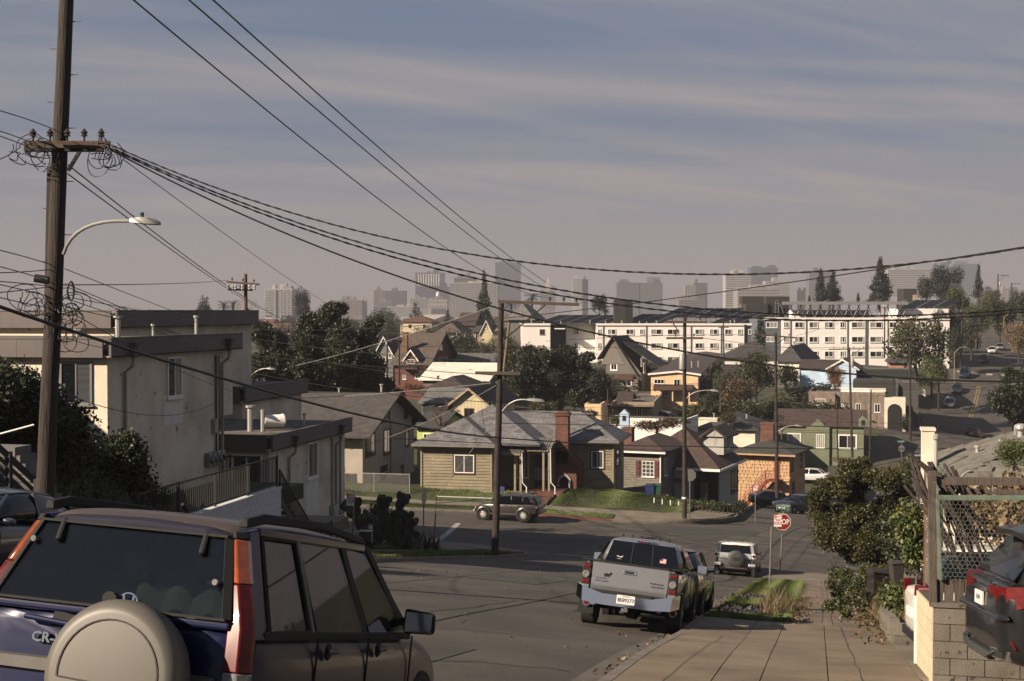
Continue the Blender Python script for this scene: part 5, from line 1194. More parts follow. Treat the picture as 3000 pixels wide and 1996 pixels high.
tower('cream curved lower block under the blue tower',2161,848,2282,905,2050,(.52,.47,.41),'grid',18,7,kx=.6)
tower('white block with square windows beside the blue tower',2242,826,2311,885,2250,(.6,.57,.54),'grid',11,8,kx=.6)
tower('small blue grey block standing alone',2339,853,2370,885,2500,(.22,.26,.31),'fins',7,1)
E,w,top,s_=tower('stepped rose brown tower behind the twin dark conifers',2370,795,2440,880,2400,PKS,'grid',13,14,kx=.55);MB().box(w,95*s_,2,30,-20,95*s_).build('stepped_side',mat('tower_slate',(.19,.21,.24),.8),E)
tower('broad white curved office slab with horizontal bands',2600,791,2764,870,2500,(.60,.585,.55),'bands',nz=12,kz=.5,win=(.13,.14,.15),rot=-.03)
tower('blue glass tower with square lattice at the skyline end',2790,775,2868,865,2450,(.30,.35,.42),'grid',12,12,win=(.11,.15,.21),kx=.7,kz=.7)
tower('side of the blue glass lattice tower with shade put into its colour',2760,772,2790,865,2470,(.17,.19,.23))  # separate body, darker colour paints the tower's shaded side
tower('tiny cream tower beyond the last poles',2935,846,2956,875,2400,CRM,'grid',4,5);tower('tiny slate tower beyond the last poles',2958,850,2982,875,2500,BLU,'fins',5,1)
R2=random.Random(5)
for i in range(70):
 x=R2.uniform(-100,2350)if i%2 else R2.uniform(950,1650);d=R2.uniform(900,2300);g=G(*(at(x,910,d)[:2]));hh=R2.uniform(6,16);yb=910-g/d*F
 p=at(x,yb,d);w=R2.uniform(15,45)
 E=ent('low_building','low %s block lying among the rooftops far below the skyline'%['long','short','middling'][i%3],'building',group='low blocks far below the skyline');E.location=(p.x,p.y,g);E.rotation_euler=(0,0,YAW+R2.choice((0,.1,-.12)))
 cm=R2.choice([MATS['facade_61_60_57'],TN,CR,GY,WH,YE,PK,MATS['tower_grey']]);MB().box(-w/2,w/2,-8,8,-4,hh).build('body',cm,E);MB().box(-w/2+1,w/2-1,-8.2,-8.02,hh*.55,hh*.72).box(-w/2+1,w/2-1,-8.2,-8.02,hh*.18,hh*.35).build('window_band',MATS['tower_glass_18'],E)
# ---------------------------------------------------------------- vehicles (local frame: x to the right, y forward, z up, origin on the ground under the tail)
def paint(n,c,metal=.35,rough=.32):return mat(n,c,rough,metal,var=.04,scale=3,coat=.8)
m_tyre=mat('tyre_rubber',(.022,.021,.02),.85,var=.2,bump=.003,bscale=60);m_rim=mat('alloy_rim',(.42,.42,.42),.3,.85,var=.05);m_blk=mat('black_plastic',(.018,.018,.02),.75,var=.05,spec=.3)
m_chr=mat('chrome',(.75,.75,.76),.1,1.0,var=.03);m_red=mat('red_lamp',(.16,.004,.004),.4,0,var=.45,scale=18,coat=.1,spec=.3);m_amb=mat('amber_lamp',(.36,.07,.004),.12,0,var=.25,scale=20,coat=1)
m_clr=mat('clear_lamp',(.30,.31,.31),.1,.2,var=.35,scale=22,coat=1);m_auto=mat('tinted_car_glass',(.006,.008,.012),.05,0,var=0,spec=.45)
m_see=mat('see_through_car_glass',(.008,.010,.013),.02,0,var=0,spec=.8,alpha=.62);m_plate=mat('licence_plate',(.55,.54,.52),.5,var=.04)
m_navy=mat('navy_lettering',(.02,.03,.12),.5,var=0);m_redl=mat('red_lettering',(.45,.03,.03),.5,var=0);m_seat=mat('grey_seat_fabric',(.05,.06,.06),.9,var=.15)
m_whl=mat('sign_white',(.62,.60,.56),.55,var=.05)
def veh(name,label,cat,pos,yaw=0,pitch=0,roll=0,group=None):
 E=ent(name,label,cat,(0,0,0),group);r=math.radians
 E.rotation_mode='QUATERNION'
 E.rotation_quaternion=(Matrix.Rotation(r(yaw),3,'Z')@Matrix.Rotation(r(pitch),3,'X')@Matrix.Rotation(r(roll),3,'Y')).to_quaternion();E.location=pos
 return E
def ring(y,half):
 return[V(x,y+(p[2]if len(p)>2 else 0),z)for p in half for x,z in((p[0],p[1]),)]+[V(-p[0],y+(p[2]if len(p)>2 else 0),p[1])for p in reversed(half)if p[0]>1e-6]
def lower(E,m,secs,name='body',arches=(),sub=1):
 """secs: (y, half width, z low, z belt, crown) -> rounded car body; wheel arches are cut out"""
 rings=[]
 for y,hw,zl,zb,cr in secs:
  rings.append(ring(y,[(0,zl),(hw*.84,zl),(hw*.96,zl+.07),(hw,zl+(zb-zl)*.45),(hw*.995,zl+(zb-zl)*.75),(hw*.955,zb-.03),(hw*.88,zb+cr*.25),(hw*.5,zb+cr*.85),(0,zb+cr)]))
 o=MB().loft(rings).build(name,m,E,smooth=True,ang=45,sub=sub)
 for y,r,hw in arches:
  for s in(-1,1):
   MB().lathe((s*(hw-.16),y,r*.93),[(r*1.17,-.0),(r*1.17,s*.15)],24,'x').build('wheel_arch',m_blk,E)
 return o
def wheel(E,x,y,r,w=.22,rim=None,n=5,rr=.64,tn='wheel',z=None):
 s=1 if x>0 else-1;z=r if z is None else z
 t=MB().lathe((x-s*w/2,y,z),[(r*.6,-s*w/2),(r*.93,-s*w/2),(r,-s*w*.4),(r,s*w*.4),(r*.93,s*w/2),(r*.68,s*w/2),(r*.64,s*w*.42)],26,'x').build(tn,m_tyre,E,smooth=True)
 mb=MB().lathe((x-s*.05,y,z),[(r*rr,-s*.02),(r*rr,s*.03),(r*rr*.93,s*.035),(r*rr*.9,s*.0)],22,'x').lathe((x-s*.03,y,z),[(r*.15,0),(r*.13,s*.04)],12,'x')
 for k in range(n):
  a=2*math.pi*k/n+.3;c,sn=math.cos(a),math.sin(a);d=V(0,c,sn);q=V(0,-sn,c)
  p0=V(x-s*.0,y,z)+d*r*.1;p1=V(x-s*.015,y,z)+d*r*rr*.93
  hw0,hw1=r*rr*(.9/n),r*rr*(1.15/n)
  mb.hexa([p0-q*hw0-V(s*.03,0,0),p1-q*hw1-V(s*.03,0,0),p1+q*hw1-V(s*.03,0,0),p0+q*hw0-V(s*.03,0,0),p0-q*hw0,p1-q*hw1,p1+q*hw1,p0+q*hw0])
 mb.build('rim',rim or m_rim,t,smooth=True);MB().lathe((x-s*.09,y,z),[(r*rr*.9,0),(r*rr*.9,s*.01)],18,'x').build('brake_disc',m_blk,t)
 return t
def patch(E,name,pts,m,off=.012,parent=None,thick=None,n=None,bevel=.0,smooth=False):
 """flat panel (quad or polygon) laid just proud of the body"""
 P=[Vector(p)for p in pts];nn=(P[1]-P[0]).cross(P[2]-P[0]).normalized()if n is None else Vector(n)
 return MB().loft([[p for p in P],[p+nn*off for p in P]]).build(name,m,parent or E,bevel=bevel,smooth=smooth)
def mirror_(E,x,y,z,m,w=.2,h=.15):
 s=1 if x>0 else-1
 o=MB().loft([[V(x,y-.05,z-h/2),V(x+s*w,y-.03,z-h/2+.01),V(x+s*w,y-.03,z+h/2-.02),V(x,y-.05,z+h/2)],[V(x,y+.08,z-h/2+.02),V(x+s*w*.9,y+.08,z-h/2+.03),V(x+s*w*.85,y+.08,z+h/2-.04),V(x,y+.1,z+h/2-.02)]]).build('side_mirror',m,E,bevel=.025,smooth=True)
 MB().box(min(x+s*.02,x+s*(w-.02)),max(x+s*.02,x+s*(w-.02)),y-.056,y-.05,z-h/2+.02,z+h/2-.03).build('mirror_glass',m_chr,o);MB().bar((x-s*.12,y+.02,z-.03),(x+s*.02,y+.02,z),.05,.05).build('mirror_arm',m_blk,o)
 return o
RX=(math.pi/2,0,0)
# ---- dark blue compact off-roader, close by
BODY=mat('dark_blue_paint',(.012,.018,.075),.34,.1,var=.1,scale=2,coat=.12,spec=.25);DUST=mat('dusty_blue_roof',(.10,.075,.062),.55,.2,var=.12,scale=2,coat=.3)
E=veh('parked_suv','dark blue compact SUV with beige spare wheel cover and amber over red tail lights','car',(-4.0,7.17,-2.74),-1.6,-12.1,3.0)
hw=.89
secs=[(.0,.80,.42,1.03,.0),(.03,.86,.34,1.045,.0),(.25,.885,.26,1.015,0),(1.0,.89,.24,1.01,0),(2.4,.89,.24,.985,0),(2.95,.885,.25,.985,.03),(3.3,.87,.26,.97,.09),(3.9,.84,.28,.84,.13),(4.18,.74,.34,.72,.12),(4.24,.66,.40,.62,.08)]
lower(E,BODY,secs,arches=((.78,.34,.89),(3.4,.34,.88)))
for x_ in(-.89,.89):
 for y_ in(.78,3.4):wheel(E,x_,y_,.34,.22)
rr_=lambda y,h_,z,t=.06:ring(y,[(0,z-t),(h_*.96,z-t-.02),(h_,z-t+.01),(h_*.93,z-.012),(h_*.6,z+.012),(0,z+.02)])
MB().loft([rr_(.235,.60,1.585,.05),rr_(.30,.645,1.63),rr_(.8,.665,1.66),rr_(1.6,.665,1.665),rr_(2.2,.65,1.64),rr_(2.55,.60,1.575,.04)]).build('roof',DUST,E,smooth=True,ang=50,sub=1)
MB().loft([ring(.185,[(0,1.535),(.58,1.52),(.62,1.53),(.60,1.565),(0,1.59)]),ring(.29,[(0,1.56),(.62,1.545),(.655,1.555),(.635,1.615),(0,1.64)])]).build('tailgate_header',mat('dusty_blue_header',(.03,.03,.055),.8,0,var=.15,spec=.2),E,smooth=True,sub=1)
for s in(-1,1):
 MB().loft([[V(s*.80,.0,.98),V(s*.885,.04,.98),V(s*.885,.22,.98),V(s*.82,.22,.98)],[V(s*.66,.14,1.32),V(s*.77,.17,1.32),V(s*.77,.33,1.32),V(s*.70,.33,1.32)],[V(s*.585,.235,1.565),V(s*.665,.26,1.58),V(s*.67,.42,1.60),V(s*.60,.40,1.60)]]).build('rear_pillar',BODY,E,smooth=True,ang=60,bevel=.01)
 rl=MB().loft([[V(s*.60,.26,1.60),V(s*.67,.26,1.60),V(s*.66,.26,1.655),V(s*.61,.26,1.655)],[V(s*.62,.5,1.64),V(s*.68,.5,1.64),V(s*.67,.5,1.70),V(s*.63,.5,1.70)],[V(s*.63,1.5,1.66),V(s*.68,1.5,1.66),V(s*.67,1.5,1.715),V(s*.64,1.5,1.715)],[V(s*.60,2.35,1.61),V(s*.65,2.35,1.61),V(s*.64,2.35,1.66),V(s*.61,2.35,1.66)]]).build('roof_rail',m_blk,E,smooth=True,bevel=.01)
 def sx(z):return .868-(z-1.0)*.36 if z>1 else .868
 for y0,y1,t0,t1 in((.95,1.06,.98,1.06),(1.92,2.05,1.80,1.90),(2.88,3.02,2.30,2.42)):
  MB().hexa([V(s*(sx(1)-.04),y0,.98),V(s*sx(1),y0,.98),V(s*sx(1),y1,.98),V(s*(sx(1)-.04),y1,.98),V(s*(sx(1.57)-.04),t0,1.60),V(s*sx(1.57),t0,1.60),V(s*sx(1.57),t1,1.60),V(s*(sx(1.57)-.04),t1,1.60)]).build('door_pillar',m_blk if y0>1.5 else BODY,E,bevel=.008)
 MB().bar((s*(sx(1.56)-.015),.42,1.585),(s*(sx(1.56)-.015),2.3,1.585),.05,.05).build('window_header',BODY,E,bevel=.01)
 MB().bar((s*(sx(1.57)-.03),2.3,1.585),(s*.83,3.02,1.0),.05,.06).build('windscreen_pillar',BODY,E,bevel=.012)
 MB().bar((s*.865,.2,1.0),(s*.865,2.95,.985),.035,.05).build('belt_moulding',m_blk,E,bevel=.008)
 for q in(((.30,1.02),(.94,1.02),(.98,1.56),(.46,1.56)),((1.08,1.02),(1.92,1.01),(1.80,1.56),(1.08,1.56)),((2.07,1.01),(2.86,1.0),(2.34,1.54),(1.92,1.56))):
  pp=[V(s*(sx(z)-.012),y,z)for y,z in q]
  if s<0:pp=pp[::-1]
  patch(E,'side_window',pp,m_see,.008)
 for q in(((.30,1.02),(.94,1.02),(.98,1.56),(.46,1.56)),):
  P=[V(s*(sx(z)+.004),y,z)for y,z in q]
  for a,b in zip(P,P[1:]+P[:1]):MB().bar(a,b,.022,.02).build('window_seal',m_blk,E)
 def seg(z0,z1,m,nm):
  def sec(z):
   if z<=1.0:xi,xo,yb=.75,.893,-.012
   else:
    t=(z-1.0)/.56;xi,xo,yb=.75-.145*t,.893-.215*t,-.012+.22*t
   return[V(s*xi,yb-.012,z),V(s*(xo-.05),yb-.025,z),V(s*xo,yb+.03,z),V(s*(xo+.002),yb+.08,z),V(s*(xi+.03),yb+.08,z)]
  return MB().loft([sec(z0),sec((z0+z1)/2),sec(z1)]).build(nm,m,lamp,smooth=True,bevel=.008)
 lamp=MB().box(min(s*.72,s*.86),max(s*.72,s*.86),.03,.15,.64,1.0).build('tail_light',m_blk,E)
 seg(.66,.80,m_clr,'reversing_lens');seg(.803,1.28,m_red,'red_lens');seg(1.283,1.53,m_amb,'amber_lens');seg(1.533,1.575,m_blk,'light_cap')
 mirror_(E,s*.90,2.72,1.10,BODY if False else m_blk,.24,.19)
 for y_,n_ in((1.12,'rear'),(2.1,'front')):
  h_=MB().lathe((s*.886,y_+.1,.90),[(.055,0),(.05,s*.012)],12,'x').build('handle_recess',m_blk,E);MB().bar((s*.915,y_+.02,.905),(s*.915,y_+.2,.905),.03,.035).build('door_handle',BODY,E,bevel=.01)
 for y_ in(1.04,2.0,2.98):MB().bar((s*.8925,y_,.40),(s*.884,y_,.985),.010,.012).build('door_gap',m_blk,E)
 MB().bar((s*.895,.95,.42),(s*.895,3.0,.42),.03,.12).build('door_moulding',m_blk,E,bevel=.01)
gl=patch(E,'rear_window',[V(-.735,-.012,1.08),V(.735,-.012,1.08),V(.60,.18,1.535),V(-.60,.18,1.535)],m_see,.012)
for a,b in(((-.735,-.02,1.08),(-.60,.17,1.54)),((.735,-.02,1.08),(.60,.17,1.54)),((-.735,-.02,1.08),(.735,-.02,1.08)),((-.6,.17,1.54),(.6,.17,1.54))):MB().bar(a,b,.05,.014).build('window_seal',m_blk,gl)
for x_ in(-.46,.46):MB().bar((x_,.175,1.55),(x_+.015,.10,1.42),.035,.05).build('glass_hinge',m_blk,E,bevel=.012)
MB().lathe((.03,-.05,1.125),[(.045,-.02),(.04,.03)],12,'y').build('glass_latch',m_blk,E)
[MB().lathe(q_,[(.018,-.02),(.018,.02)],10,'y').build('glass_stop',m_clr,E)for q_ in((.62,.03,1.28),(-.60,.10,1.42))]
emb=MB()
for k in range(20):
 a0,a1=k*math.pi/10,(k+1)*math.pi/10
 emb.bar((.13+.055*math.cos(a0),-.03,1.125+.045*math.sin(a0)),(.13+.055*math.cos(a1),-.03,1.125+.045*math.sin(a1)),.008,.008)
for sx_ in(-1,1):emb.bar((.13+sx_*.022,-.03,1.09),(.13+sx_*.032,-.03,1.16),.012,.008)
emb.bar((.105,-.03,1.122),(.155,-.03,1.122),.008,.010);emb.build('emblem',m_chr,E)
text('CR-V','badge_letters',.078,m_chr,E,(-.345,-.022,.87),RX,.006,bold=.002,sx=1.15)
MB().loft([ring(-.0,[(0,.44),(.78,.46),(.86,.50),(.86,.60),(0,.62)]),ring(-.10,[(0,.46),(.74,.48),(.80,.52),(.80,.585),(0,.60)])]).build('bumper',mat('grey_bumper_plastic',(.13,.12,.11),.65,var=.15,scale=14),E,smooth=True,bevel=.02,sub=1)
MB().loft([ring(0,[(0,.68),(.70,.68),(.72,.72),(.70,.765),(0,.77)]),ring(-.035,[(0,.69),(.68,.69),(.70,.72),(.68,.755),(0,.76)])]).build('tailgate_garnish',mat('grey_bumper_plastic',(.13,.12,.11)),E,smooth=True)
lp=MB().box(-.52,-.21,-.022,-.012,.46,.60).build('licence_plate',m_plate,E);text('honda.com','plate_frame_text',.04,m_whl,E,(-.40,-.024,.585),RX,.001)
hd=MB().loft([ring(-.008,[(0,.8),(.0001,.8)])[:0]or[V(-.34,-.016,.94),V(-.18,-.016,.92),V(-.18,-.016,1.01),V(-.33,-.016,1.03)],[V(-.34,.0,.94),V(-.18,.0,.92),V(-.18,.0,1.01),V(-.33,.0,1.03)]]).build('handle_recess',m_blk,E)
MB().bar((-.50,-.045,.98),(-.11,-.045,.955),.045,.03).build('tailgate_handle',BODY,E,bevel=.014)
MB().bar((-.78,-.012,1.045),(.76,-.012,1.045),.035,.045).build('tailgate_lip',BODY,E,bevel=.015)
m_cov=mat('beige_hard_cover',(.165,.15,.128),.5,var=.08,scale=2.5)
SC=V(.215,-.16,.73);Q_=1.1
sp=MB().lathe(SC,[(a*Q_,b)for a,b in((.30,.13),(.355,.06),(.370,.0),(.372,-.07),(.357,-.12),(.32,-.148),(.31,-.15),(.298,-.152))][::-1],48,'y').build('spare_wheel_cover',m_cov,E,smooth=True,ang=50)
pts_=[(.30*math.cos(math.radians(a)),.30*math.sin(math.radians(a)))for a in range(-12,193,9)]
mb=MB();n_=len(pts_)
outer=[V(SC.x+x,SC.y-.150,SC.z+z)for x,z in pts_];inn=[V(SC.x+x*.94,SC.y-.138,SC.z+z*.94+.004)for x,z in pts_]
mb2=MB();mb2.loft([[o+V(0,-.004,0),o+V(0,.002,0),(o+(i-o)*.5)+V(0,.002,0),(o+(i-o)*.5)+V(0,-.004,0)]for o,i in zip(outer,inn)]);
for i in range(n_-1):mb.bar(outer[i]+V(0,-.003,0),outer[i+1]+V(0,-.003,0),.010,.008)
mb.bar(outer[0]+V(0,-.003,0),outer[-1]+V(0,-.003,0),.010,.008);mb.build('cover_groove_shade',mat('cover_shadow_line',(.06,.052,.045),.8,var=0),sp)  # dark bars paint the shade along the cover's recess edge
text('CR-V','cover_letters',.14,mat('cover_raised',(.15,.13,.105),.5,var=0),E,(SC.x+.0,SC.y-.153,SC.z-.19),RX,.004,sx=1.25)
MB().lathe((SC.x,-.02,SC.z),[(.30,-.02),(.30,-.008)],30,'y').build('spare_wheel_mount',m_blk,E)
for x_ in(-.38,.38):
 for y_,h_ in((.95,1.18),(2.0,1.22)):
  st=MB().box(x_-.25,x_+.25,y_,y_+.14,.5,h_).build('seat',m_seat,E,bevel=.06,smooth=True);MB().box(x_-.12,x_+.12,y_+.02,y_+.11,h_+.03,h_+.22).build('headrest',m_seat,st,bevel=.04,smooth=True)
tw=MB();rows_=[]
for j in range(5):
 rows_.append([V(.05+i*.045,.16+.05*j,1.13+(.085 if 0<j<4 else-.05)+.022*math.sin(i*1.25+j*.8)+(-.02 if i%4==0 else 0))for i in range(14)])
for j in range(4):
 for i in range(13):tw.quad(rows_[j][i],rows_[j][i+1],rows_[j+1][i+1],rows_[j+1][i])
tw.build('towel',mat('sage_towel',(.34,.48,.36),.95,var=.15,scale=12,bump=.004),None,smooth=True,label='sage green towel lying behind the rear window of the dark blue SUV',cat='towel')
twl=bpy.data.objects['towel'];twl.matrix_world=E.matrix_basis@Matrix.Identity(4)
MB().box(-.75,.75,.1,.9,.55,.98).build('luggage_cover',m_blk,E);MB().box(-.7,.7,2.75,3.0,.8,1.02).build('dashboard',m_blk,E)
patch(E,'windscreen',[V(-.78,3.02,1.0),V(-.58,2.5,1.56),V(.58,2.5,1.56),V(.78,3.02,1.0)],m_see,.008);MB().lathe((.0,2.45,1.5),[(.1,-.01),(.1,.01)],10,'y').build('rear_view_mirror',m_blk,E)
MB().tube([(-.0,.8,1.68),(-.0,.72,1.72)],.012,6).build('aerial',m_blk,E)
# ---- generic passenger car
def car(label,cat,pos,yaw,pitch,roll,col,L=4.6,W=1.8,Hh=1.45,kind='sedan',group=None,rim=None,nsp=5,name='parked_car',metal=.3,sub=1,tl=1):
 E=veh(name,label,cat,pos,yaw,pitch,roll,group);hw=W/2;m=paint('%s_paint'%col[0],col[1],metal);B=.92*Hh*.72
 if kind=='sedan':
  S=[(.0,hw*.80,.36,.92,.02),(.08,hw*.92,.28,.97,.03),(.8,hw,.22,.98,.03),(2.2,hw,.2,.93,.02),(3.4,hw*.985,.22,.92,.05),(L-.5,hw*.93,.24,.80,.07),(L-.08,hw*.80,.30,.66,.05),(L,hw*.66,.38,.58,.02)]
  Gs=[(.55,.78,.74,.95,.98),(1.15,.90,.68,.93,Hh-.06),(1.7,.93,.67,.93,Hh),(2.4,.93,.66,.93,Hh-.01),(2.75,.92,.64,.92,Hh-.08),(3.55,.86,.78,.93,.96)]
  wy=(.95,L-.9)
 elif kind=='suv':
  S=[(.0,hw*.86,.40,1.0,.02),(.06,hw*.95,.32,1.04,.02),(.8,hw,.24,1.05,.02),(2.2,hw,.22,1.02,.02),(3.3,hw*.985,.24,1.02,.05),(L-.5,hw*.94,.26,.92,.07),(L-.08,hw*.84,.32,.76,.05),(L,hw*.72,.42,.66,.02)]
  Gs=[(.12,.88,.80,1.02,1.08),(.45,.92,.72,1.0,Hh-.06),(1.0,.93,.70,1.0,Hh),(2.3,.93,.69,1.0,Hh-.02),(2.6,.92,.68,1.0,Hh-.1),(3.35,.86,.80,1.0,1.06)]
  wy=(.9,L-.92)
 lower(E,m,S,arches=((wy[0],.31*Hh/1.45,hw),(wy[1],.31*Hh/1.45,hw*.985)),sub=sub)
 r=.31*Hh/1.45
 for y_ in wy:
  for s in(-1,1):wheel(E,s*hw*.985,y_,r,.2,rim,nsp)
 gh=MB().loft([ring(y,[(0,z0),(hw*a,z0),(hw*(a*.75+b*.25),z0+(z1-z0)*.5),(hw*b,z1-.03),(hw*b*.9,z1),(0,z1+.02)])for y,a,b,z0,z1 in Gs]).build('window_glass',m_auto,E,smooth=True,ang=60,sub=sub)
 R_=[g for g in Gs if g[4]>Hh-.11]
 MB().loft([ring(y,[(0,z1-.02),(hw*b*1.0,z1-.035),(hw*b*.97,z1+.0),(hw*b*.6,z1+.03),(0,z1+.04)])for y,a,b,z0,z1 in R_]).build('roof',m,E,smooth=True,sub=sub)
 for s in(-1,1):
  g=Gs
  if tl:MB().bar((s*hw*g[0][1],g[0][0],g[0][4]-.04),(s*hw*g[1][2],g[1][0],g[1][4]-.02),.07,.06).build('rear_pillar',m,E,bevel=.01);MB().bar((s*hw*g[-1][1],g[-1][0],g[-1][4]-.04),(s*hw*g[-2][2],g[-2][0],g[-2][4]),.05,.05).build('windscreen_pillar',m,E,bevel=.01)
  ym=(Gs[2][0]+Gs[3][0])/2+.1;MB().bar((s*hw*.94,ym,Gs[2][3]),(s*hw*.69,ym-.03,Hh-.03),.05,.07).build('door_pillar',m,E)
  mirror_(E,s*hw*.97,Gs[-1][0]-.35,Gs[-1][3]+.06,m,.16,.12)
  if tl:MB().loft([[V(s*hw*.55,.035,.72),V(s*hw*.86,.0,.70),V(s*hw*.95,.12,.70),V(s*hw*.95,.12,.86),V(s*hw*.86,.0,.86),V(s*hw*.55,.03,.84)],[V(s*hw*.55,.12,.72),V(s*hw*.8,.12,.70),V(s*hw*.99,.36,.74),V(s*hw*.99,.36,.86),V(s*hw*.8,.12,.86),V(s*hw*.55,.12,.84)]]).build('tail_light',m_red,E,smooth=True)
  MB().loft([[V(s*hw*.50,L+.01,.58),V(s*hw*.80,L-.1,.58),V(s*hw*.80,L-.1,.68),V(s*hw*.5,L-.01,.66)],[V(s*hw*.5,L-.2,.6),V(s*hw*.93,L-.38,.64),V(s*hw*.93,L-.38,.76),V(s*hw*.5,L-.2,.7)]]).build('headlight',m_clr,E,smooth=True)
  for y_ in(1.45,2.35,3.3):MB().bar((s*hw*1.003,y_,.35),(s*hw*.975,y_,.93),.008,.01).build('door_gap',m_blk,E)
 MB().box(-.26,.26,-.015,.03,.62,.76).build('licence_plate',m_plate,E);MB().box(-hw*.45,hw*.45,L-.03,L+.015,.40,.56).build('grille',m_blk,E);MB().box(-hw*.85,hw*.85,-.01,.06,.3,.42).build('rear_valance',m_blk,E)
 return E
def on(x,y,yaw,**k):
 a=math.radians(yaw);f=(-math.sin(a),math.cos(a));r=(math.cos(a),math.sin(a));
 pz=(G(x+f[0]*3.6,y+f[1]*3.6)-G(x+f[0]*.9,y+f[1]*.9))/2.7;rz=(G(x+r[0]*.8,y+r[1]*.8)-G(x-r[0]*.8,y-r[1]*.8))/1.6
 return(x,y,G(x,y)+.02-0*pz),yaw,math.degrees(math.atan(pz)),-math.degrees(math.atan(rz))
P_=on(-12.9,22.3,180)
car('dark sedan parked on the opposite kerb, seen past the dark blue SUV','car',*P_,('slate_blue',(.05,.06,.085)),4.7,1.82,1.45)
car('dark olive brown sedan parked nose-in ahead of the silver pickup','car',(-3.45,31.4,G(-3.45,31.4)+.02),-.5,-9.5,4.5,('olive_brown',(.05,.04,.03)),4.6,1.80,1.45,rim=m_rim,tl=0)
# ---- silver pickup
SIL=paint('silver_paint',(.40,.405,.42),.75,.30)
E=veh('pickup_truck','silver pickup truck with red round mud flap reflectors and chrome bumper','pickup truck',(-3.4,25.3,-5.75),.8,-11.0,5.4)
for s in(-1,1):
 MB().loft([[V(s*.70,y,z0),V(s*x,y,z0),V(s*(x+.015),y,(z0+1.12)/2+.1),V(s*x*.985,y,1.12),V(s*.78,y,1.17),V(s*.70,y,1.17)]for y,x,z0 in((.0,.85,.62),(.08,.875,.58),(.55,.90,.56),(.60,.935,.80),(1.05,.95,.92),(1.50,.935,.80),(1.55,.90,.52),(1.80,.885,.50))]).build('bed_side',SIL,E,smooth=True,ang=40,sub=1)
 lt=MB().box(min(s*.70,s*.868),max(s*.70,s*.868),-.022,.1,.62,1.12).build('tail_light',m_blk,E,bevel=.02)
 for z0,z1,m_ in((1.03,1.09,m_red),(.76,.82,m_red),(.65,.73,m_clr)):MB().box(min(s*.72,s*.855),max(s*.72,s*.855),-.034,-.02,z0,z1).build('lens',m_,lt,bevel=.01)
 MB().lathe((s*.79,-.02,.91),[(.07,-.02),(.05,-.035),(.02,-.03)],14,'y').build('round_lens',m_clr,lt)
 wheel(E,s*.93,1.05,.385,.28,m_rim,6);wheel(E,s*.93,4.25,.385,.28,m_rim,6)
 fl=MB().hexa([V(s*.66,.52,.20),V(s*.95,.50,.20),V(s*.95,.52,.20),V(s*.66,.54,.20),V(s*.70,.60,.72),V(s*.93,.58,.72),V(s*.93,.60,.72),V(s*.70,.62,.72)]if s>0 else[V(-.95,.50,.20),V(-.66,.52,.20),V(-.66,.54,.20),V(-.95,.52,.20),V(-.93,.58,.72),V(-.70,.60,.72),V(-.70,.62,.72),V(-.93,.60,.72)]).build('mud_flap',m_blk,E)
 MB().lathe((s*.80,.50,.40),[(.075,-.01),(.07,-.02)],18,'y').build('reflector_ring',m_chr,fl);MB().lathe((s*.80,.48,.40),[(.055,-.0),(.052,-.012)],16,'y').build('reflector',m_red,fl)
 MB().lathe((s*.60,-.02,.43),[(.045,-.12),(.05,-.12),(.05,.25),(.03,.25)],12,'y').build('exhaust_tip',m_chr,E)
 wheel_=MB().lathe((s*.80,4.25,.37),[(.44,-.0),(.44,s*.13)],22,'x').build('wheel_arch',m_blk,E)
 q=[V(s*.845,y,z)for y,z in((1.95,1.22),(2.65,1.20),(2.55,1.60),(2.05,1.60))];q2=[V(s*.845,y,z)for y,z in((2.75,1.20),(3.75,1.16),(3.15,1.60),(2.65,1.60))]
 mirror_(E,s*.95,3.35,1.27,SIL,.22,.20);
 for y_ in(2.12,3.0):MB().bar((s*.935,y_,.98),(s*.935,y_+.18,.98),.03,.035).build('door_handle',m_chr,E)
 for y_ in(1.84,2.72,3.72):MB().bar((s*.925,y_,.5),(s*.905,y_,1.14),.01,.012).build('door_gap',m_blk,E)
MB().loft([[V(-.685,-.012,.67),V(.685,-.012,.67),V(.685,.06,.67),V(-.685,.06,.67)],[V(-.69,-.028,.73),V(.69,-.028,.73),V(.69,.06,.73),V(-.69,.06,.73)],[V(-.69,-.004,.755),V(.69,-.004,.755),V(.69,.06,.755),V(-.69,.06,.755)],[V(-.695,.0,1.145),V(.695,.0,1.145),V(.695,.06,1.145),V(-.695,.06,1.145)],[V(-.69,.02,1.165),V(.69,.02,1.165),V(.69,.06,1.165),V(-.69,.06,1.165)]]).build('tailgate',SIL,E,smooth=True,ang=25)
MB().box(-.70,.70,-.005,.09,1.166,1.19).build('tailgate_cap',m_blk,E);MB().box(-.70,.70,.09,1.8,.78,.80).build('bed_floor',m_blk,E)
for s in(-1,1):MB().box(min(s*.70,s*.90),max(s*.70,s*.90),.02,1.82,1.172,1.195).build('bed_rail_cap',m_blk,E)
hd=MB().box(-.13,.11,-.022,-.002,.99,1.075).build('tailgate_handle',m_chr,E,bevel=.02);MB().box(-.09,.07,-.03,-.021,1.01,1.05).build('handle_grip',m_blk,hd)
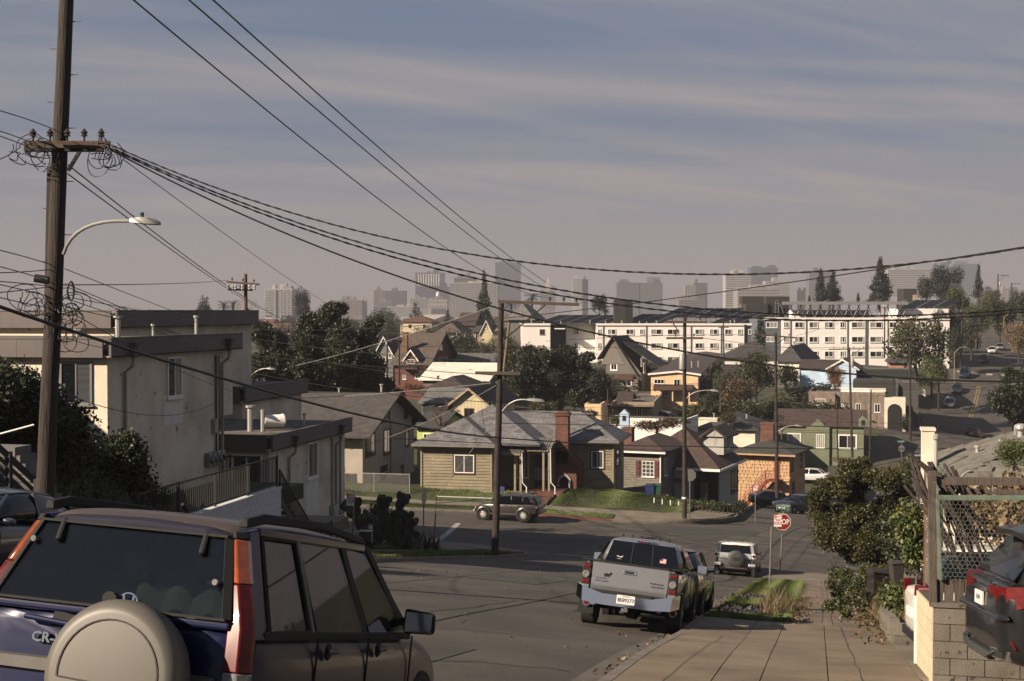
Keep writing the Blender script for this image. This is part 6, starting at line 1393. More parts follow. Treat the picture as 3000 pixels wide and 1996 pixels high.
bmp=MB().loft([[V(-.94,.05,.50),V(-.94,.05,.74),V(-.90,.2,.74),V(-.90,.2,.50)],[V(-.80,-.17,.44),V(-.82,-.15,.70),V(-.80,.0,.70),V(-.78,.0,.44)],[V(-.45,-.20,.41),V(-.45,-.20,.61),V(-.45,0,.62),V(-.45,0,.42)],[V(.45,-.20,.41),V(.45,-.20,.61),V(.45,0,.62),V(.45,0,.42)],[V(.80,-.17,.44),V(.82,-.15,.70),V(.80,.0,.70),V(.78,.0,.44)],[V(.94,.05,.50),V(.94,.05,.74),V(.90,.2,.74),V(.90,.2,.50)]]).build('chrome_bumper',m_chr,E,smooth=True,ang=40)
MB().box(-.45,.45,-.215,-.05,.615,.65).build('bumper_step',m_blk,E);MB().box(-.66,.66,-.10,.06,.60,.67).build('step_pad',m_blk,E)
lp=MB().box(-.165,.165,-.225,-.205,.46,.62).build('licence_plate',m_plate,E,bevel=.008);text('8E89377','plate_number',.098,m_navy,E,(0,-.229,.53),RX,.001,sx=.88,bold=.001);text('CALIFORNIA','plate_state',.026,m_redl,E,(0,-.229,.598),RX,.001)
MB().box(-.06,.06,-.30,-.1,.33,.39).tube([(.02,-.3,.36),(.02,-.3,.42)],.028,8).build('tow_hitch',m_chr,E,bevel=.005);MB().lathe((.02,-.3,.44),[(.02,-.02),(.03,0),(.02,.02)],10).build('hitch_ball',m_chr,E,smooth=True)
MB().tube([(-.75,1.05,.36),(.75,1.05,.36)],.05,8).lathe((0,1.05,.36),[(.08,-.16),(.17,-.08),(.18,.08),(.08,.16)],14,'x').build('rear_axle',m_blk,E,smooth=True);MB().box(-.6,.6,.3,4.4,.42,.55).build('chassis',m_blk,E);MB().box(-.75,.75,.08,1.8,.55,.78).build('bed_underside',m_blk,E)
secs=[(1.83,.885,.42,1.16,0),(1.88,.91,.40,1.17,0),(2.7,.92,.38,1.15,0),(3.75,.915,.38,1.12,.04),(4.3,.90,.40,1.07,.08),(4.95,.87,.44,.98,.08),(5.15,.78,.48,.88,.05)]
lower(E,SIL,secs,'cab')
cabp=[(1.84,.80,.66,1.12,1.60),(1.95,.82,.655,1.12,1.66),(2.6,.84,.66,1.12,1.70),(3.05,.84,.65,1.12,1.66),(3.85,.80,.74,1.10,1.16)]
MB().loft([ring(y,[(0,z0),(.89 if y<3.5 else .84,z0),(b+.10,z0+(z1-z0)*.5),(b+.02,z1-.03),(b*.92,z1+.02),(0,z1+.05)])for y,a,b,z0,z1 in cabp]).build('cab_top',SIL,E,smooth=True,ang=50,sub=1)
rw=patch(E,'rear_window',[V(-.73,1.795,1.19),V(.73,1.795,1.19),V(.60,1.83,1.615),V(-.60,1.83,1.615)],m_auto,.012,bevel=.01)
for x0,x1 in((-.22,-.20),(.20,.18)):MB().bar((x0,1.775,1.20),(x1,1.81,1.60),.02,.01).build('slider_frame',m_blk,rw)
text('TOYOTA','badge_letters',.04,m_chr,E,(-.52,-.012,.875),RX,.003,sx=1.2);text('TACOMA','badge_letters',.045,m_chr,E,(-.50,-.012,.825),RX,.003,sx=1.3)
text('PreRunner','badge_letters',.048,m_blk,E,(.50,-.014,.89),RX,.002,sx=1.15);text('TRD SPORT','badge_letters',.042,m_blk,E,(.52,-.014,.83),RX,.002,sx=1.1)
MB().lathe((-.42,-.012,.94),[(.032,0),(.03,-.004)],10,'y').tube([(-.47,-.014,.945),(-.41,-.014,.95),(-.36,-.014,.955),(-.345,-.014,.99)],.014,6).bar((-.45,-.014,.94),(-.455,-.014,.905),.012,.006).bar((-.38,-.014,.94),(-.375,-.014,.905),.012,.006).build('bull_emblem',m_blk,E)
text('LEFRL','window_sticker',.035,m_whl,E,(-.45,1.79,1.26),RX,.001);MB().bar((-.5,1.785,1.32),(-.4,1.785,1.30),.012,.01).bar((-.42,1.785,1.30),(-.38,1.785,1.33),.012,.01).build('window_sticker',m_whl,E)
fg=MB().box(.34,.46,1.775,1.782,1.28,1.37).build('flag_sticker',m_whl,E)
for i in range(4):MB().box(.34,.46,1.771,1.7745,1.282+i*.024,1.293+i*.024).build('stripe',m_redl,fg)
MB().box(.34,.39,1.768,1.7705,1.33,1.37).build('flag_canton',m_navy,fg)
bl=MB().box(-.16,.16,1.78,1.86,1.63,1.69).build('brake_light',m_chr,E,bevel=.02);text('Joseph','brake_light_text',.055,m_redl,E,(0,1.776,1.66),RX,.002)
for x_ in(-.45,-.27,-.09,.1,.27,.45):MB().lathe((x_,2.0+.1*(x_*x_),1.735),[(.03,-.02),(.02,.01),(.004,.03)],8).build('roof_marker',m_blk,E)
for s in(-1,1):
 for q in(((1.98,1.20),(2.66,1.19),(2.60,1.585),(2.06,1.585)),((2.76,1.19),(3.62,1.16),(3.10,1.57),(2.70,1.585))):
  pp=[V(s*(.915-(z-1.17)*.48),y,z)for y,z in q];pp=pp if s>0 else pp[::-1];patch(E,'side_window',pp,m_auto,.012)
# ---- white and grey off-roader with spare wheel
E=veh('parked_suv','white roofed boxy off-road SUV with grey lower body and dark spare wheel','car',(-3.76,66.1,-12.52),-1.3,-8.5,1.8)
FW=paint('white_van_paint',(.66,.64,.60),0,.35);FG=paint('grey_cladding',(.12,.125,.13),.2,.4);FY=paint('silver_grey_panel',(.40,.41,.45),.3,.35)
lower(E,FG,[(.0,.86,.62,1.05,0),(.06,.93,.5,1.08,0),(.9,.95,.42,1.1,0),(3.4,.95,.42,1.1,.03),(4.2,.92,.46,1.05,.08),(4.45,.82,.55,.95,.05)],arches=((.9,.42,.95),(3.6,.42,.95)))
MB().loft([ring(y,[(0,1.05),(.90,1.05),(.86,1.35),(t,z-.04),(t*.95,z),(0,z+.03)])for y,t,z in((.02,.80,1.70),(.10,.81,1.76),(1.2,.82,1.80),(2.5,.80,1.76),(3.1,.78,1.22))]).build('cabin',FY,E,smooth=True,ang=40)
MB().loft([ring(y,[(0,z-.06),(.835,z-.08),(.84,z-.03),(.79,z+.02),(0,z+.05)])for y,z in((-.02,1.72),(.1,1.78),(1.2,1.82),(2.4,1.78),(2.6,1.72))]).build('roof',FW,E,smooth=True,sub=1)
for x_ in(-.62,-.31,0,.31,.62):MB().bar((x_,-.02,1.775),(x_,1.9,1.872),.02,.012).build('roof_rib',m_pipe,E)
patch(E,'rear_window',[V(-.70,.0,1.32),V(.70,.0,1.32),V(.66,.03,1.68),V(-.66,.03,1.68)],m_auto,.02);patch(E,'tailgate_panel',[V(-.74,-.01,1.08),V(.74,-.01,1.08),V(.74,.0,1.31),V(-.74,.0,1.31)],FY,.015)
MB().box(-.13,.13,-.04,-.01,1.66,1.69).build('brake_light',m_red,E)
sw=MB().lathe((.05,-.17,1.05),[(.30,.14),(.385,.12),(.40,.0),(.385,-.10),(.33,-.13),(.2,-.14)][::-1],30,'y').build('spare_wheel',mat('dark_vinyl_cover',(.035,.035,.033),.6,var=.1),E,smooth=True);MB().box(-.05,.25,-.325,-.31,.97,1.12).build('cover_panel',m_blk,sw,bevel=.02)
for s in(-1,1):
 tl=MB().box(min(s*.76,s*.93),max(s*.76,s*.93),-.05,.12,1.10,1.32).build('tail_light',FW,E,bevel=.03);MB().lathe((s*.85,-.04,1.21),[(.08,.0),(.07,-.03),(.03,-.035)],14,'y').build('lens',m_red,tl,smooth=True)
 MB().box(min(s*.62,s*.95),max(s*.62,s*.95),-.14,.15,.72,.86).build('bumper_corner',FY,E,bevel=.03);wheel(E,s*.95,.9,.40,.26);wheel(E,s*.95,3.6,.40,.26);mirror_(E,s*.98,2.6,1.30,m_blk,.2,.2)
 MB().box(min(s*.78,s*.93),max(s*.78,s*.93),-.02,.5,.30,.70).build('mud_flap',m_blk,E)
 q=[V(s*(.885-(z-1.1)*.12),y,z)for y,z in((.25,1.36),(1.0,1.36),(.95,1.66),(.3,1.66))];patch(E,'side_window',q if s>0 else q[::-1],m_auto,.02);q=[V(s*(.885-(z-1.1)*.12),y,z)for y,z in((1.2,1.26),(2.8,1.26),(2.4,1.66),(1.2,1.66))];patch(E,'side_window',q if s>0 else q[::-1],m_auto,.02)
MB().box(-.6,.6,-.16,.1,.58,.68).build('bumper_bar',m_blk,E);MB().box(-.42,.42,-.175,-.16,.62,.67).build('step_plate',m_chr,E)
for x_ in(-.52,.52):MB().box(x_-.08,x_+.08,-.175,-.16,.60,.64).build('reflector',m_red,E)
text('FJ CRUISER','badge_letters',.07,m_pipe,E,(.52,-.02,.93),RX,.003);text('TOYOTA','badge_letters',.05,m_blk,E,(-.52,-.03,1.14),RX,.003);MB().box(-.5,.5,.1,4.2,.38,.5).tube([(-.8,.9,.4),(.8,.9,.4)],.06,8).build('chassis',m_blk,E)
# ---- grey retro hatchback parked across the street
PT=paint('graphite_paint',(.085,.075,.072),.45,.32)
E=veh('parked_hatchback','graphite retro hatchback parked across the street behind the wooden pole','car',(-16.56,85.6,-12.86),83,-.6,1.0)
lower(E,PT,[(.0,.60,.42,.80,.03),(.10,.74,.34,.98,.0),(.5,.80,.28,1.02,0),(1.6,.80,.24,.98,0),(2.8,.78,.24,.98,.0),(3.3,.70,.26,.98,.08),(3.9,.56,.30,.86,.10),(4.22,.40,.38,.68,.08)])
MB().loft([ring(y,[(0,.95),(hb,.95),((hb+t)/2+.02,(z+.98)/2),(t,z-.05),(t*.88,z),(0,z+.03)])for y,hb,t,z in((.10,.70,.60,1.05),(.42,.76,.60,1.45),(.85,.78,.61,1.55),(1.8,.78,.62,1.58),(2.5,.76,.58,1.50),(3.15,.70,.62,1.02))]).build('cabin',PT,E,smooth=True,ang=50,sub=1)
for s in(-1,1):
 for yc in(.94,3.55):MB().lathe((s*.70,yc,.36),[(.50,0),(.49,s*.10),(.40,s*.17),(.36,s*.175),(.36,0)],28,'x').build('flared_wing',PT,E,smooth=True);wheel(E,s*.86,yc,.31,.2,mat('silver_hubcap',(.55,.54,.52),.35,.5,var=.03),11,rr=.66)
 for q in(((.50,1.06),(.98,1.04),(.98,1.44),(.66,1.42)),((1.08,1.04),(1.72,1.04),(1.72,1.47),(1.06,1.46)),((1.80,1.04),(2.85,1.04),(2.42,1.42),(1.80,1.47))):
  pp=[V(s*(.795-(z-1.0)*.30),y,z)for y,z in q];patch(E,'side_window',pp if s>0 else pp[::-1],m_auto,.02)
 for y_ in(1.15,2.0):MB().bar((s*.81,y_,.90),(s*.81,y_+.16,.90),.03,.03).build('door_handle',m_chr,E)
 for y_ in(1.74,2.85):MB().bar((s*.812,y_,.4),(s*.80,y_,.98),.01,.012).build('door_gap',m_blk,E)
 MB().lathe((s*.66,.06,.80),[(.09,.10),(.10,.0),(.04,-.05)],14,'y').build('tail_light',m_red,E,smooth=True);MB().lathe((s*.46,4.12,.66),[(.11,0),(.10,.06),(.04,.1)],14,'y').build('headlight',m_amb if s<0 else m_clr,E,smooth=True);MB().bar((s*.80,.9,.36),(s*.80,3.4,.36),.06,.09).build('side_sill',PT,E,bevel=.02)
 mirror_(E,s*.80,2.75,1.06,PT,.16,.12)
MB().loft([ring(4.18,[(0,.42),(.62,.42),(.66,.5),(.6,.58),(0,.58)]),ring(4.33,[(0,.43),(.5,.44),(.53,.5),(.5,.56),(0,.57)])]).build('front_bumper',FY,E,smooth=True,bevel=.02);MB().loft([ring(-.0,[(0,.42),(.68,.42),(.74,.5),(.7,.60),(0,.60)]),ring(-.14,[(0,.44),(.6,.45),(.63,.5),(.6,.58),(0,.58)])]).build('rear_bumper',PT,E,smooth=True,bevel=.02)
patch(E,'windscreen',[V(-.62,3.14,1.06),V(-.52,2.55,1.50),V(.52,2.55,1.50),V(.62,3.14,1.06)],m_auto,.01);patch(E,'rear_window',[V(-.56,.10,1.10),V(.56,.10,1.10),V(.5,.40,1.46),V(-.5,.40,1.46)],m_auto,.02)
# ---- dark grey SUV reversing side of the driveway, close by
DG=mat('gunmetal_paint',(.022,.023,.027),.25,.3,var=.04,coat=.5)
E=veh('parked_suv','gunmetal SUV with wide red tail light parked in the driveway beside the block wall','car',(1.66,15.6,-3.93),-82,-2.0,-4.5)
W_=.98
MB().loft([ring(y,[(0,z0),(x*.86,z0),(x*.985,z0+.08),(x,.62),(x*1.0,.80),(x*.985,.98),(x*.95,zt),(x*.6,zt+.01),(0,zt+.015)])for y,x,z0,zt in((.0,.70,.42,1.06),(.06,.86,.34,1.09),(.30,.955,.27,1.12),(.8,.98,.24,1.12),(2.4,.98,.22,1.08),(3.5,.975,.24,1.06),(4.4,.92,.26,.98),(4.9,.76,.36,.8))]).build('body',DG,E,smooth=True,ang=50,sub=2)
MB().loft([ring(y,[(0,1.05),(hb,1.05),((hb+t)/2+.03,(z+1.05)/2),(t,z-.05),(t*.9,z),(0,z+.03)])for y,hb,t,z in((.10,.80,.76,1.10),(.42,.88,.68,1.52),(.70,.90,.68,1.63),(1.5,.92,.69,1.69),(2.6,.92,.68,1.66),(3.2,.90,.64,1.5),(3.9,.84,.8,1.08))]).build('cabin',DG,E,smooth=True,ang=60,sub=2)
patch(E,'rear_window',[V(-.72,.155,1.14),V(.72,.155,1.14),V(.58,.50,1.555),V(-.58,.50,1.555)],m_auto,.022,bevel=.015)
for s in(-1,1):
 q=[V(s*(.935-(z-1.1)*.38),y,z)for y,z in((.72,1.16),(1.5,1.14),(1.5,1.55),(.98,1.54))];patch(E,'side_window',q if s>0 else q[::-1],m_auto,.016)
 q=[V(s*(.935-(z-1.1)*.38),y,z)for y,z in((1.6,1.14),(2.5,1.12),(2.4,1.56),(1.6,1.56))];patch(E,'side_window',q if s>0 else q[::-1],m_auto,.016)
 tl=MB().loft([[V(s*.30,.012,.995),V(s*.30,.005,1.07),V(s*.30,.05,1.07),V(s*.30,.05,.995)],[V(s*.60,.018,.90),V(s*.60,.0,1.085),V(s*.60,.09,1.085),V(s*.60,.09,.90)],[V(s*.80,.06,.86),V(s*.80,.05,1.10),V(s*.78,.2,1.10),V(s*.78,.2,.86)],[V(s*.945,.21,.92),V(s*.93,.21,1.125),V(s*.85,.3,1.12),V(s*.86,.3,.92)],[V(s*.985,.55,1.03),V(s*.965,.55,1.11),V(s*.9,.55,1.11),V(s*.9,.55,1.03)]]).build('tail_light',m_red,E,smooth=True,ang=30)
 ex=MB().loft([[V(s*.50,-.0,.36),V(s*.80,.06,.36),V(s*.84,.08,.47),V(s*.46,-.02,.47)],[V(s*.50,.08,.36),V(s*.78,.14,.36),V(s*.82,.16,.47),V(s*.48,.06,.47)]]).build('exhaust_surround',m_chr,E,bevel=.015);MB().loft([[V(s*.55,-.012,.385),V(s*.74,.035,.385),V(s*.76,.04,.445),V(s*.54,-.018,.445)],[V(s*.55,.0,.385),V(s*.74,.05,.385),V(s*.76,.05,.445),V(s*.54,.0,.445)]]).build('exhaust_opening',m_dark,ex)
 MB().bar((s*.80,.075,.62),(s*.90,.13,.50),.015,.02).build('bumper_reflector',m_red,E);wheel(E,s*.985,1.0,.37,.24);wheel(E,s*.98,3.85,.37,.24)
MB().loft([ring(y,[(0,z-.02),(t,z-.05),(t,z-.02),(t*.9,z+.01),(0,z+.03)])for y,t,z in((.30,.60,1.60),(.42,.66,1.64),(.75,.68,1.665))]).build('roof_spoiler',DG,E,smooth=True,ang=60)
MB().loft([ring(-.03,[(0,.76),(.74,.76),(.80,.78),(.76,.80),(0,.80)]),ring(.06,[(0,.74),(.86,.76),(.92,.79),(.88,.83),(0,.82)])]).build('bumper_ledge',DG,E,smooth=True,bevel=.01)
MB().box(-.42,.42,-.02,.06,.32,.40).bar((-.42,-.015,.36),(-.62,.02,.44),.08,.03).bar((.42,-.015,.36),(.62,.02,.44),.08,.03).build('diffuser',mat('dark_silver_trim',(.12,.12,.125),.5,.4),E,bevel=.01)
MB().box(-.30,.30,-.012,.02,1.0,1.035).build('tailgate_strip',m_chr,E);MB().box(-.15,.15,-.018,.0,.84,.98).build('licence_plate',m_plate,E);text('7LHF 204'[:4],'plate_number',.07,m_navy,E,(0,-.021,.91),RX,.001)
text('MDX','badge_letters',.07,m_chr,E,(.52,-.002,1.112),(math.pi/2-.15,0,.05),.004,sx=1.2);text('SH-AWD','badge_letters',.042,m_chr,E,(.47,-.012,.80),RX,.003,sx=1.2)
# ---- white SUV in the next driveway
WP=paint('pearl_white_paint',(.70,.68,.64),0,.3)
E=car('white SUV with red and clear tail lights half hidden behind the wire fence','car',(1.36,22.0,G(1.4,22)+.12),-86,0,-6,('pearl_white',(.68,.66,.62)),4.6,1.86,1.68,'suv',name='parked_suv',tl=0)
for s in(-1,1):MB().loft([[V(s*.50,.0,.98),V(s*.80,.02,.90),V(s*.80,.02,1.10),V(s*.62,.0,1.14)],[V(s*.55,.1,.98),V(s*.93,.20,.92),V(s*.90,.22,1.12),V(s*.65,.1,1.14)]]).build('tail_light',m_red,E,bevel=.01)
# ---- small distant cars
def fcar(label,x,y,d,yaw,col,kind='sedan',L=4.5,roll=0,Hh=1.45):
 p=at(x,y,d);g=G(p.x,p.y);a=math.radians(yaw);f=(-math.sin(a),math.cos(a));pz=(G(p.x+f[0]*4,p.y+f[1]*4)-g)/4
 return car(label,'car',(p.x,p.y,max(g+.02,g)),yaw,math.degrees(math.atan(pz)),roll,col,L,1.8,Hh,kind,sub=0)
fa=-math.degrees(math.atan2(FS[4][0]-FS[2][0],FS[4][1]-FS[2][1]))
fcar('grey sedan facing downhill, lowest of the cars parked on the climbing street',2785,1188,240,fa+180,('mid_grey',(.14,.14,.15)))
fcar('charcoal sedan facing downhill, second up the climbing street',2806,1158,250,fa+180,('charcoal',(.04,.04,.045)))
fcar('dark blue SUV, third up the climbing street',2828,1128,262,fa+180,('navy',(.02,.03,.08)),'suv',Hh=1.7)
fcar('white sedan facing downhill in the shade at the top of the street',2908,1035,296,fa+180,('far_white',(.6,.6,.6)))
fcar('pale car in shadow behind the white sedan at the top of the street',2932,1012,310,fa+180,('far_silver',(.3,.3,.31)))
fcar('black pickup shaped SUV parked behind the far stop sign',2880,1075,276,fa,('far_black',(.02,.02,.02)),'suv',Hh=1.75)
fcar('red hatchback driving away on the climbing street',2845,1290,196,fa-8,('signal_red',(.30,.03,.02)),'suv',Hh=1.5)
fcar('silver sedan parked by the far corner with the stop sign',2672,1355,165,190,('far_silver2',(.45,.45,.45)))
fcar('dark sedan parked broadside by the red stairs',2195,1500,126,-75,('midnight',(.015,.018,.03)),L=4.7)
fcar('dark blue grey sedan parked nose towards the street sign',2395,1506,112,140,('blue_grey',(.03,.04,.06)),L=4.7)
fcar('white car behind the big green shrub by the green house',2430,1372,158,80,('far_white',(.6,.6,.6)))
fcar('dark SUV in the driveway above the grass slope by the peach house',2052,1178,178,20,('far_black',(.02,.02,.02)),'suv',Hh=1.7)
fcar('white car under the rust porch roof of the peach house',1985,1165,182,60,('far_white',(.6,.6,.6)))
for i,(x,y)in enumerate(((2748,1258),(2742,1268))):
 p=hit(x,y);c=ent('traffic_cone',['orange traffic cone with white band, standing farther from the wall','orange traffic cone with white band, nearer to the chimney'][i],'traffic cone',p,'traffic cones on the climbing street')
 MB().box(p.x-.2,p.x+.2,p.y-.2,p.y+.2,p.z,p.z+.05).build('cone_base',mat('cone_orange',(.7,.10,.03),.6,var=0),c);MB().lathe(p,[(.15,.05),(.03,.75)],10).build('cone_body',MATS['cone_orange'],c);MB().lathe(p,[(.105,.38),(.082,.52)],10).build('white_band',m_whl,c)
# ---------------------------------------------------------------- poles, wires, lamps, signs
m_pole=mat('weathered_pole_wood',(.022,.016,.013),.9,var=0,col2=(.085,.062,.048),scale=7,stretch=(5,5,.22),thr=(.38,.68),bump=.03,bscale=9)
m_arm=mat('crossarm_wood',(.15,.11,.08),.9,var=.3,scale=5,stretch=(.5,3,3));m_wire=mat('black_cable',(.012,.011,.011),.5,var=0);m_lwire=mat('pale_cable',(.30,.29,.27),.5,var=0)
m_lamp=mat('lamp_housing',(.36,.35,.33),.45,.2,var=.05);m_ins=mat('insulator',(.07,.05,.045),.3,var=.1);m_gins=mat('grey_insulator',(.38,.38,.37),.4,var=.1)
def pole(label,top,base,d,r=.14,arms=(),lamp=None,ins=3,m=None,name='utility_pole',cat='utility pole',can=None,steps=False,db=None,r1=None):
 A,B=at(base[0],base[1],db or d),at(top[0],top[1],d);E=ent(name,label,cat,A)
 n=10;MB().tube([A.lerp(B,i/n)+V(R.uniform(-.012,.012),R.uniform(-.01,.01),0)for i in range(n+1)],[r+((r1 or r*.68)-r)*i/n for i in range(n+1)],14).build('pole_shaft',m or m_pole,E,smooth=True)
 for a in arms:
  p,q=at(a[0],a[1],d-r-.1),at(a[2],a[3],d-r-.1);arm=MB().bar(p,q,.10,.13).build('crossarm',m_arm,E)
  if len(a)>4:MB().bar(at(a[4],a[5],d-r-.04),at(a[6],a[7],d-r-.1),.05,.06).build('arm_brace',m_pole,E)
  k=a[8]if len(a)>8 else ins
  for i in range(k):
   c=p.lerp(q,(i+.5)/k if len(a)<=9 else a[9][i])+V(0,0,.07);MB().lathe(c,[(.02,0),(.02,.08),(.07,.09),(.04,.13),(.07,.15),(.035,.2),(.015,.23)],10).build('insulator',m_ins,arm,smooth=True)
 if can:c=at(can[0],can[1],d-r-.25);MB().lathe(c,[(.17,-.45),(.2,-.42),(.2,.4),(.17,.46),(.05,.5)],16).build('transformer',m_lamp,E,smooth=True)
 if lamp:
  s_=d/F;a,b,c=at(lamp[0],lamp[1],d-.1),at(lamp[2],lamp[3],d-.3),at(lamp[4],lamp[5],d-.5)
  pts=[a*(1-t)**2+b*2*t*(1-t)+c*t*t for t in[i/8 for i in range(9)]];MB().tube(pts,.032,8).build('lamp_arm',m_lamp,E,smooth=True)
  e=at(lamp[6],lamp[5]+2,d-.5);L_=e-c;u=L_.normalized();w=u.cross(V(0,0,1)).normalized()
  MB().loft([[c+w*a_+V(0,0,b_)for a_,b_ in((-.06,-.03),(.06,-.03),(.05,.05),(-.05,.05))],[c+L_*.35+w*a_+V(0,0,b_)for a_,b_ in((-.14,-.05),(.14,-.05),(.1,.08),(-.1,.08))],[c+L_*.8+w*a_+V(0,0,b_)for a_,b_ in((-.15,-.06),(.15,-.06),(.1,.06),(-.1,.06))],[e+w*a_+V(0,0,b_)for a_,b_ in((-.07,-.06),(.07,-.06),(.05,-.01),(-.05,-.01))]]).build('lamp_head',m_lamp,E,smooth=True,bevel=.01)
  MB().lathe(c+L_*.4+V(0,0,.08),[(.035,0),(.04,.07),(.03,.09)],10).build('photocell',mat('blue_plastic',(.08,.14,.25),.4,var=0),E)
 if steps:
  for i in range(14):p=A.lerp(B,.45+.04*i);s=1 if i%2 else-1;MB().bar(p,p+V(s*(r+.12),0,0),.018,.018).build('pole_step',m_wire,E)
 return E
def P3_(q):return at(*q)
NW=[0]
def wire(label,a,b,mid,r=.012,m=None,twist=0,group=None,name='cable'):
 """hanging wire from a to b (x, y, depth), its sag read from one middle point (x, y)"""
 A,B=at(*a),at(*b);best=None;fu=lambda P:(CX+F*P.dot(rgt)/P.dot(fwd),CY-F*P.dot(upv)/P.dot(fwd))
 ts=[i/200 for i in range(1,200)];t=min(ts,key=lambda t:abs(fu(A.lerp(B,t))[0]-mid[0]));p=A.lerp(B,t);d=p.dot(fwd);s=(mid[1]-fu(p)[1])*d/F/(4*t*(1-t))
 n=36 if not twist else 150;pts=[];tt=[]
 for i in range(n+1):
  t=i/n;q=A.lerp(B,t)-V(0,0,4*s*t*(1-t));pts.append(q);a_=t*twist*2*math.pi;tt.append(V(math.cos(a_),.3,math.sin(a_)).normalized()*r*1.0)
 mb=MB()
 if twist:mb.tube([p+o for p,o in zip(pts,tt)],r,5);mb.tube([p-o for p,o in zip(pts,tt)],r*.8,5)
 else:mb.tube(pts,r,5)
 return mb.build(name,m or m_wire,smooth=True,label=label,cat='cable',group=group)
E=pole('tallest weathered wooden pole with crossarm, street lamp and tangled cables beside the cream block',(202,-150),(118,1800),27,.185,[(72,424,322,424,200,500,245,425,5),(76,440,306,440,0,0,0,0,0)][:1],(186,745,215,640,380,648,470),steps=True,r1=.13)
MB().bar(at(76,439,26.95),at(304,439,26.95),.09,.08).build('lower_crossarm',m_wire,E);MB().bar(at(168,417,26.6),at(275,420,26.6),.04,.035).build('rusty_arm_bracket',mat('rusty_steel',(.16,.06,.03),.8),E)
MB().bar(at(150,488,27.0),at(132,1400,27.0),.12,.10).build('riser_board',mat('riser_wood',(.05,.03,.022),.9,var=.2,scale=4),E)
MB().bar(at(200,500,26.8),at(244,425,26.7),.03,.03).build('arm_brace',m_wire,E)
R3=random.Random(3)
def loops(E,cx,cy,d,n,rx,ry,name='cable_loop'):
 for i in range(n):
  x,y=cx+R3.uniform(-rx,rx),cy+R3.uniform(-ry,ry);a0=R3.uniform(0,6.3);w,h=R3.uniform(.06,.28),R3.uniform(.07,.30);c=at(x,y,d-R3.uniform(.2,.5));ex=R3.uniform(3,6.6)
  MB().tube([c+rgt*(w*math.cos(a0+ex*t/14))+V(0,0,h*math.sin(a0+ex*t/14))+fwd*(.15*math.sin(t*.7))for t in range(15)],.009,5).build(name,m_wire,E,smooth=True)
loops(E,85,445,27,10,50,22);loops(E,330,465,27,10,45,22);loops(E,205,940,27,14,22,60);loops(E,100,890,27,7,40,22)
MB().box(0,.42,-.1,.1,-.15,.15).build('splice_box',m_wire,E,bevel=.04).matrix_local=Matrix.Translation(at(190,950,26.5)-ORG[E.name])@Matrix.Rotation(.35,4,'Y')
MB().tube([at(103,815,26.6),at(142,822,26.6)],.08,10).build('splice_case',m_wire,E);lp_=MB().tube([at(207,852,26.5)+V(0,0,.17*math.sin(t/3))+rgt*(.06*math.cos(t/3))for t in range(20)],.02,6).build('cable_coil',m_wire,E,smooth=True)
MB().box(-.1,.1,-.01,.01,-.08,.08).build('orange_tag',mat('orange_tag',(.5,.08,.02),.6),E).location=at(108,918,26.4)-ORG[E.name]
dish(at(52,892,46),.32,math.radians(-60),0,'cream satellite dish at the roof edge behind the tangled cables')
pole('brown pole with one long arm on braces and street lamp at the grass corner',(1470,880),(1450,1626),60.6,.16,[(1459,884,1697,893,1476,997,1597,894,3,(.64,.81,.965)),(1392,1093,1524,1094,0,0,0,0,0)],(1472,1205,1500,1165,1545,1172,1596),steps=True)
e3=pole('straight pole with white band, grey transformer box and street lamp by the red kerb',(2006,931),(2005,1519),89,.15,[(1949,943,2072,945,1990,975,1970,944,3),(1952,991,2060,991,0,0,0,0,2)],(2012,1168,2030,1142,2082,1144,2107),can=(1999,1062))
MB().lathe(at(2005,1459,89),[(.16,-.06),(.16,.06)],14).build('white_band',m_whl,e3)
pole('dark pole with short crossarm and street lamp in front of the red stairs',(2272,977),(2277,1488),118,.16,[(2216,980,2331,990,2272,1012,2300,990,3)],(2282,1265,2296,1248,2328,1247,2352))
pole('dark pole with crossarm and pale transformer by the green house',(2488,1018),(2497,1349),165,.16,[(2428,1024,2545,1022,2490,1045,2520,1024,4)],can=(2497,1064))
pole('dark pole with crossarm beside the long grey building',(2666,989),(2667,1309),180,.17,[(2640,990,2716,991)])
pole('pole with white box halfway up beside the climbing street',(2750,918),(2750,1207),232,.17,[(2749,923,2792,924),(2730,976,2770,974)],(2752,1060,2765,1050,2785,1049,2797));
pole('brown pole standing on the far kerb corner of the climbing street',(2821,865),(2813,1118),262,.19,[(2822,866,2863,868),(2800,932,2836,932)]);pole('orange brown pole with wide arm near the dark hedge',(2871,855),(2863,1022),285,.18,[(2867,860,2935,862)],(2872,948,2880,940,2895,940,2904))
pole('pole with braced side arm high on the hill',(2924,803),(2923,975),300,.17,[(2930,808,2957,808,2926,825,2945,808)],can=(2930,832));pole('short far pole with crossarm against the sky',(2964,829),(2964,880),330,.15,[(2960,833,2990,832)])
pole('dark pole in front of the white block with solar panels',(2119,918),(2121,1075),225,.14,[(2105,960,2135,960)]);pole('dark pole in front of the canopy block by the olive tree',(2592,898),(2591,1050),240,.14,[(2580,902,2604,902)])
pole('thin bare pole at the right edge of the green house',(2552,1142),(2548,1352),160,.11);pole('thin bare pole in front of the green house',(2451,1168),(2455,1350),162,.10)
e4=pole('reddish pole with three transformers and street lamp next to the big dark tree',(719,803),(724,1175),88,.15,[(664,826,760,834),(668,848,740,850)],(729,1110,750,1080,782,1080,808),m=mat('reddish_pole_wood',(.16,.075,.04),.9,var=.3,scale=4,stretch=(5,5,.4)))
for x_ in(679,688,700):MB().lathe(at(x_,945,87.4),[(.12,-.4),(.14,-.2),(.09,-.15),(.13,-.1),(.09,-.05),(.13,0),(.09,.05),(.12,.1),(.06,.35)],12).build('transformer_bushing',m_gins,e4)
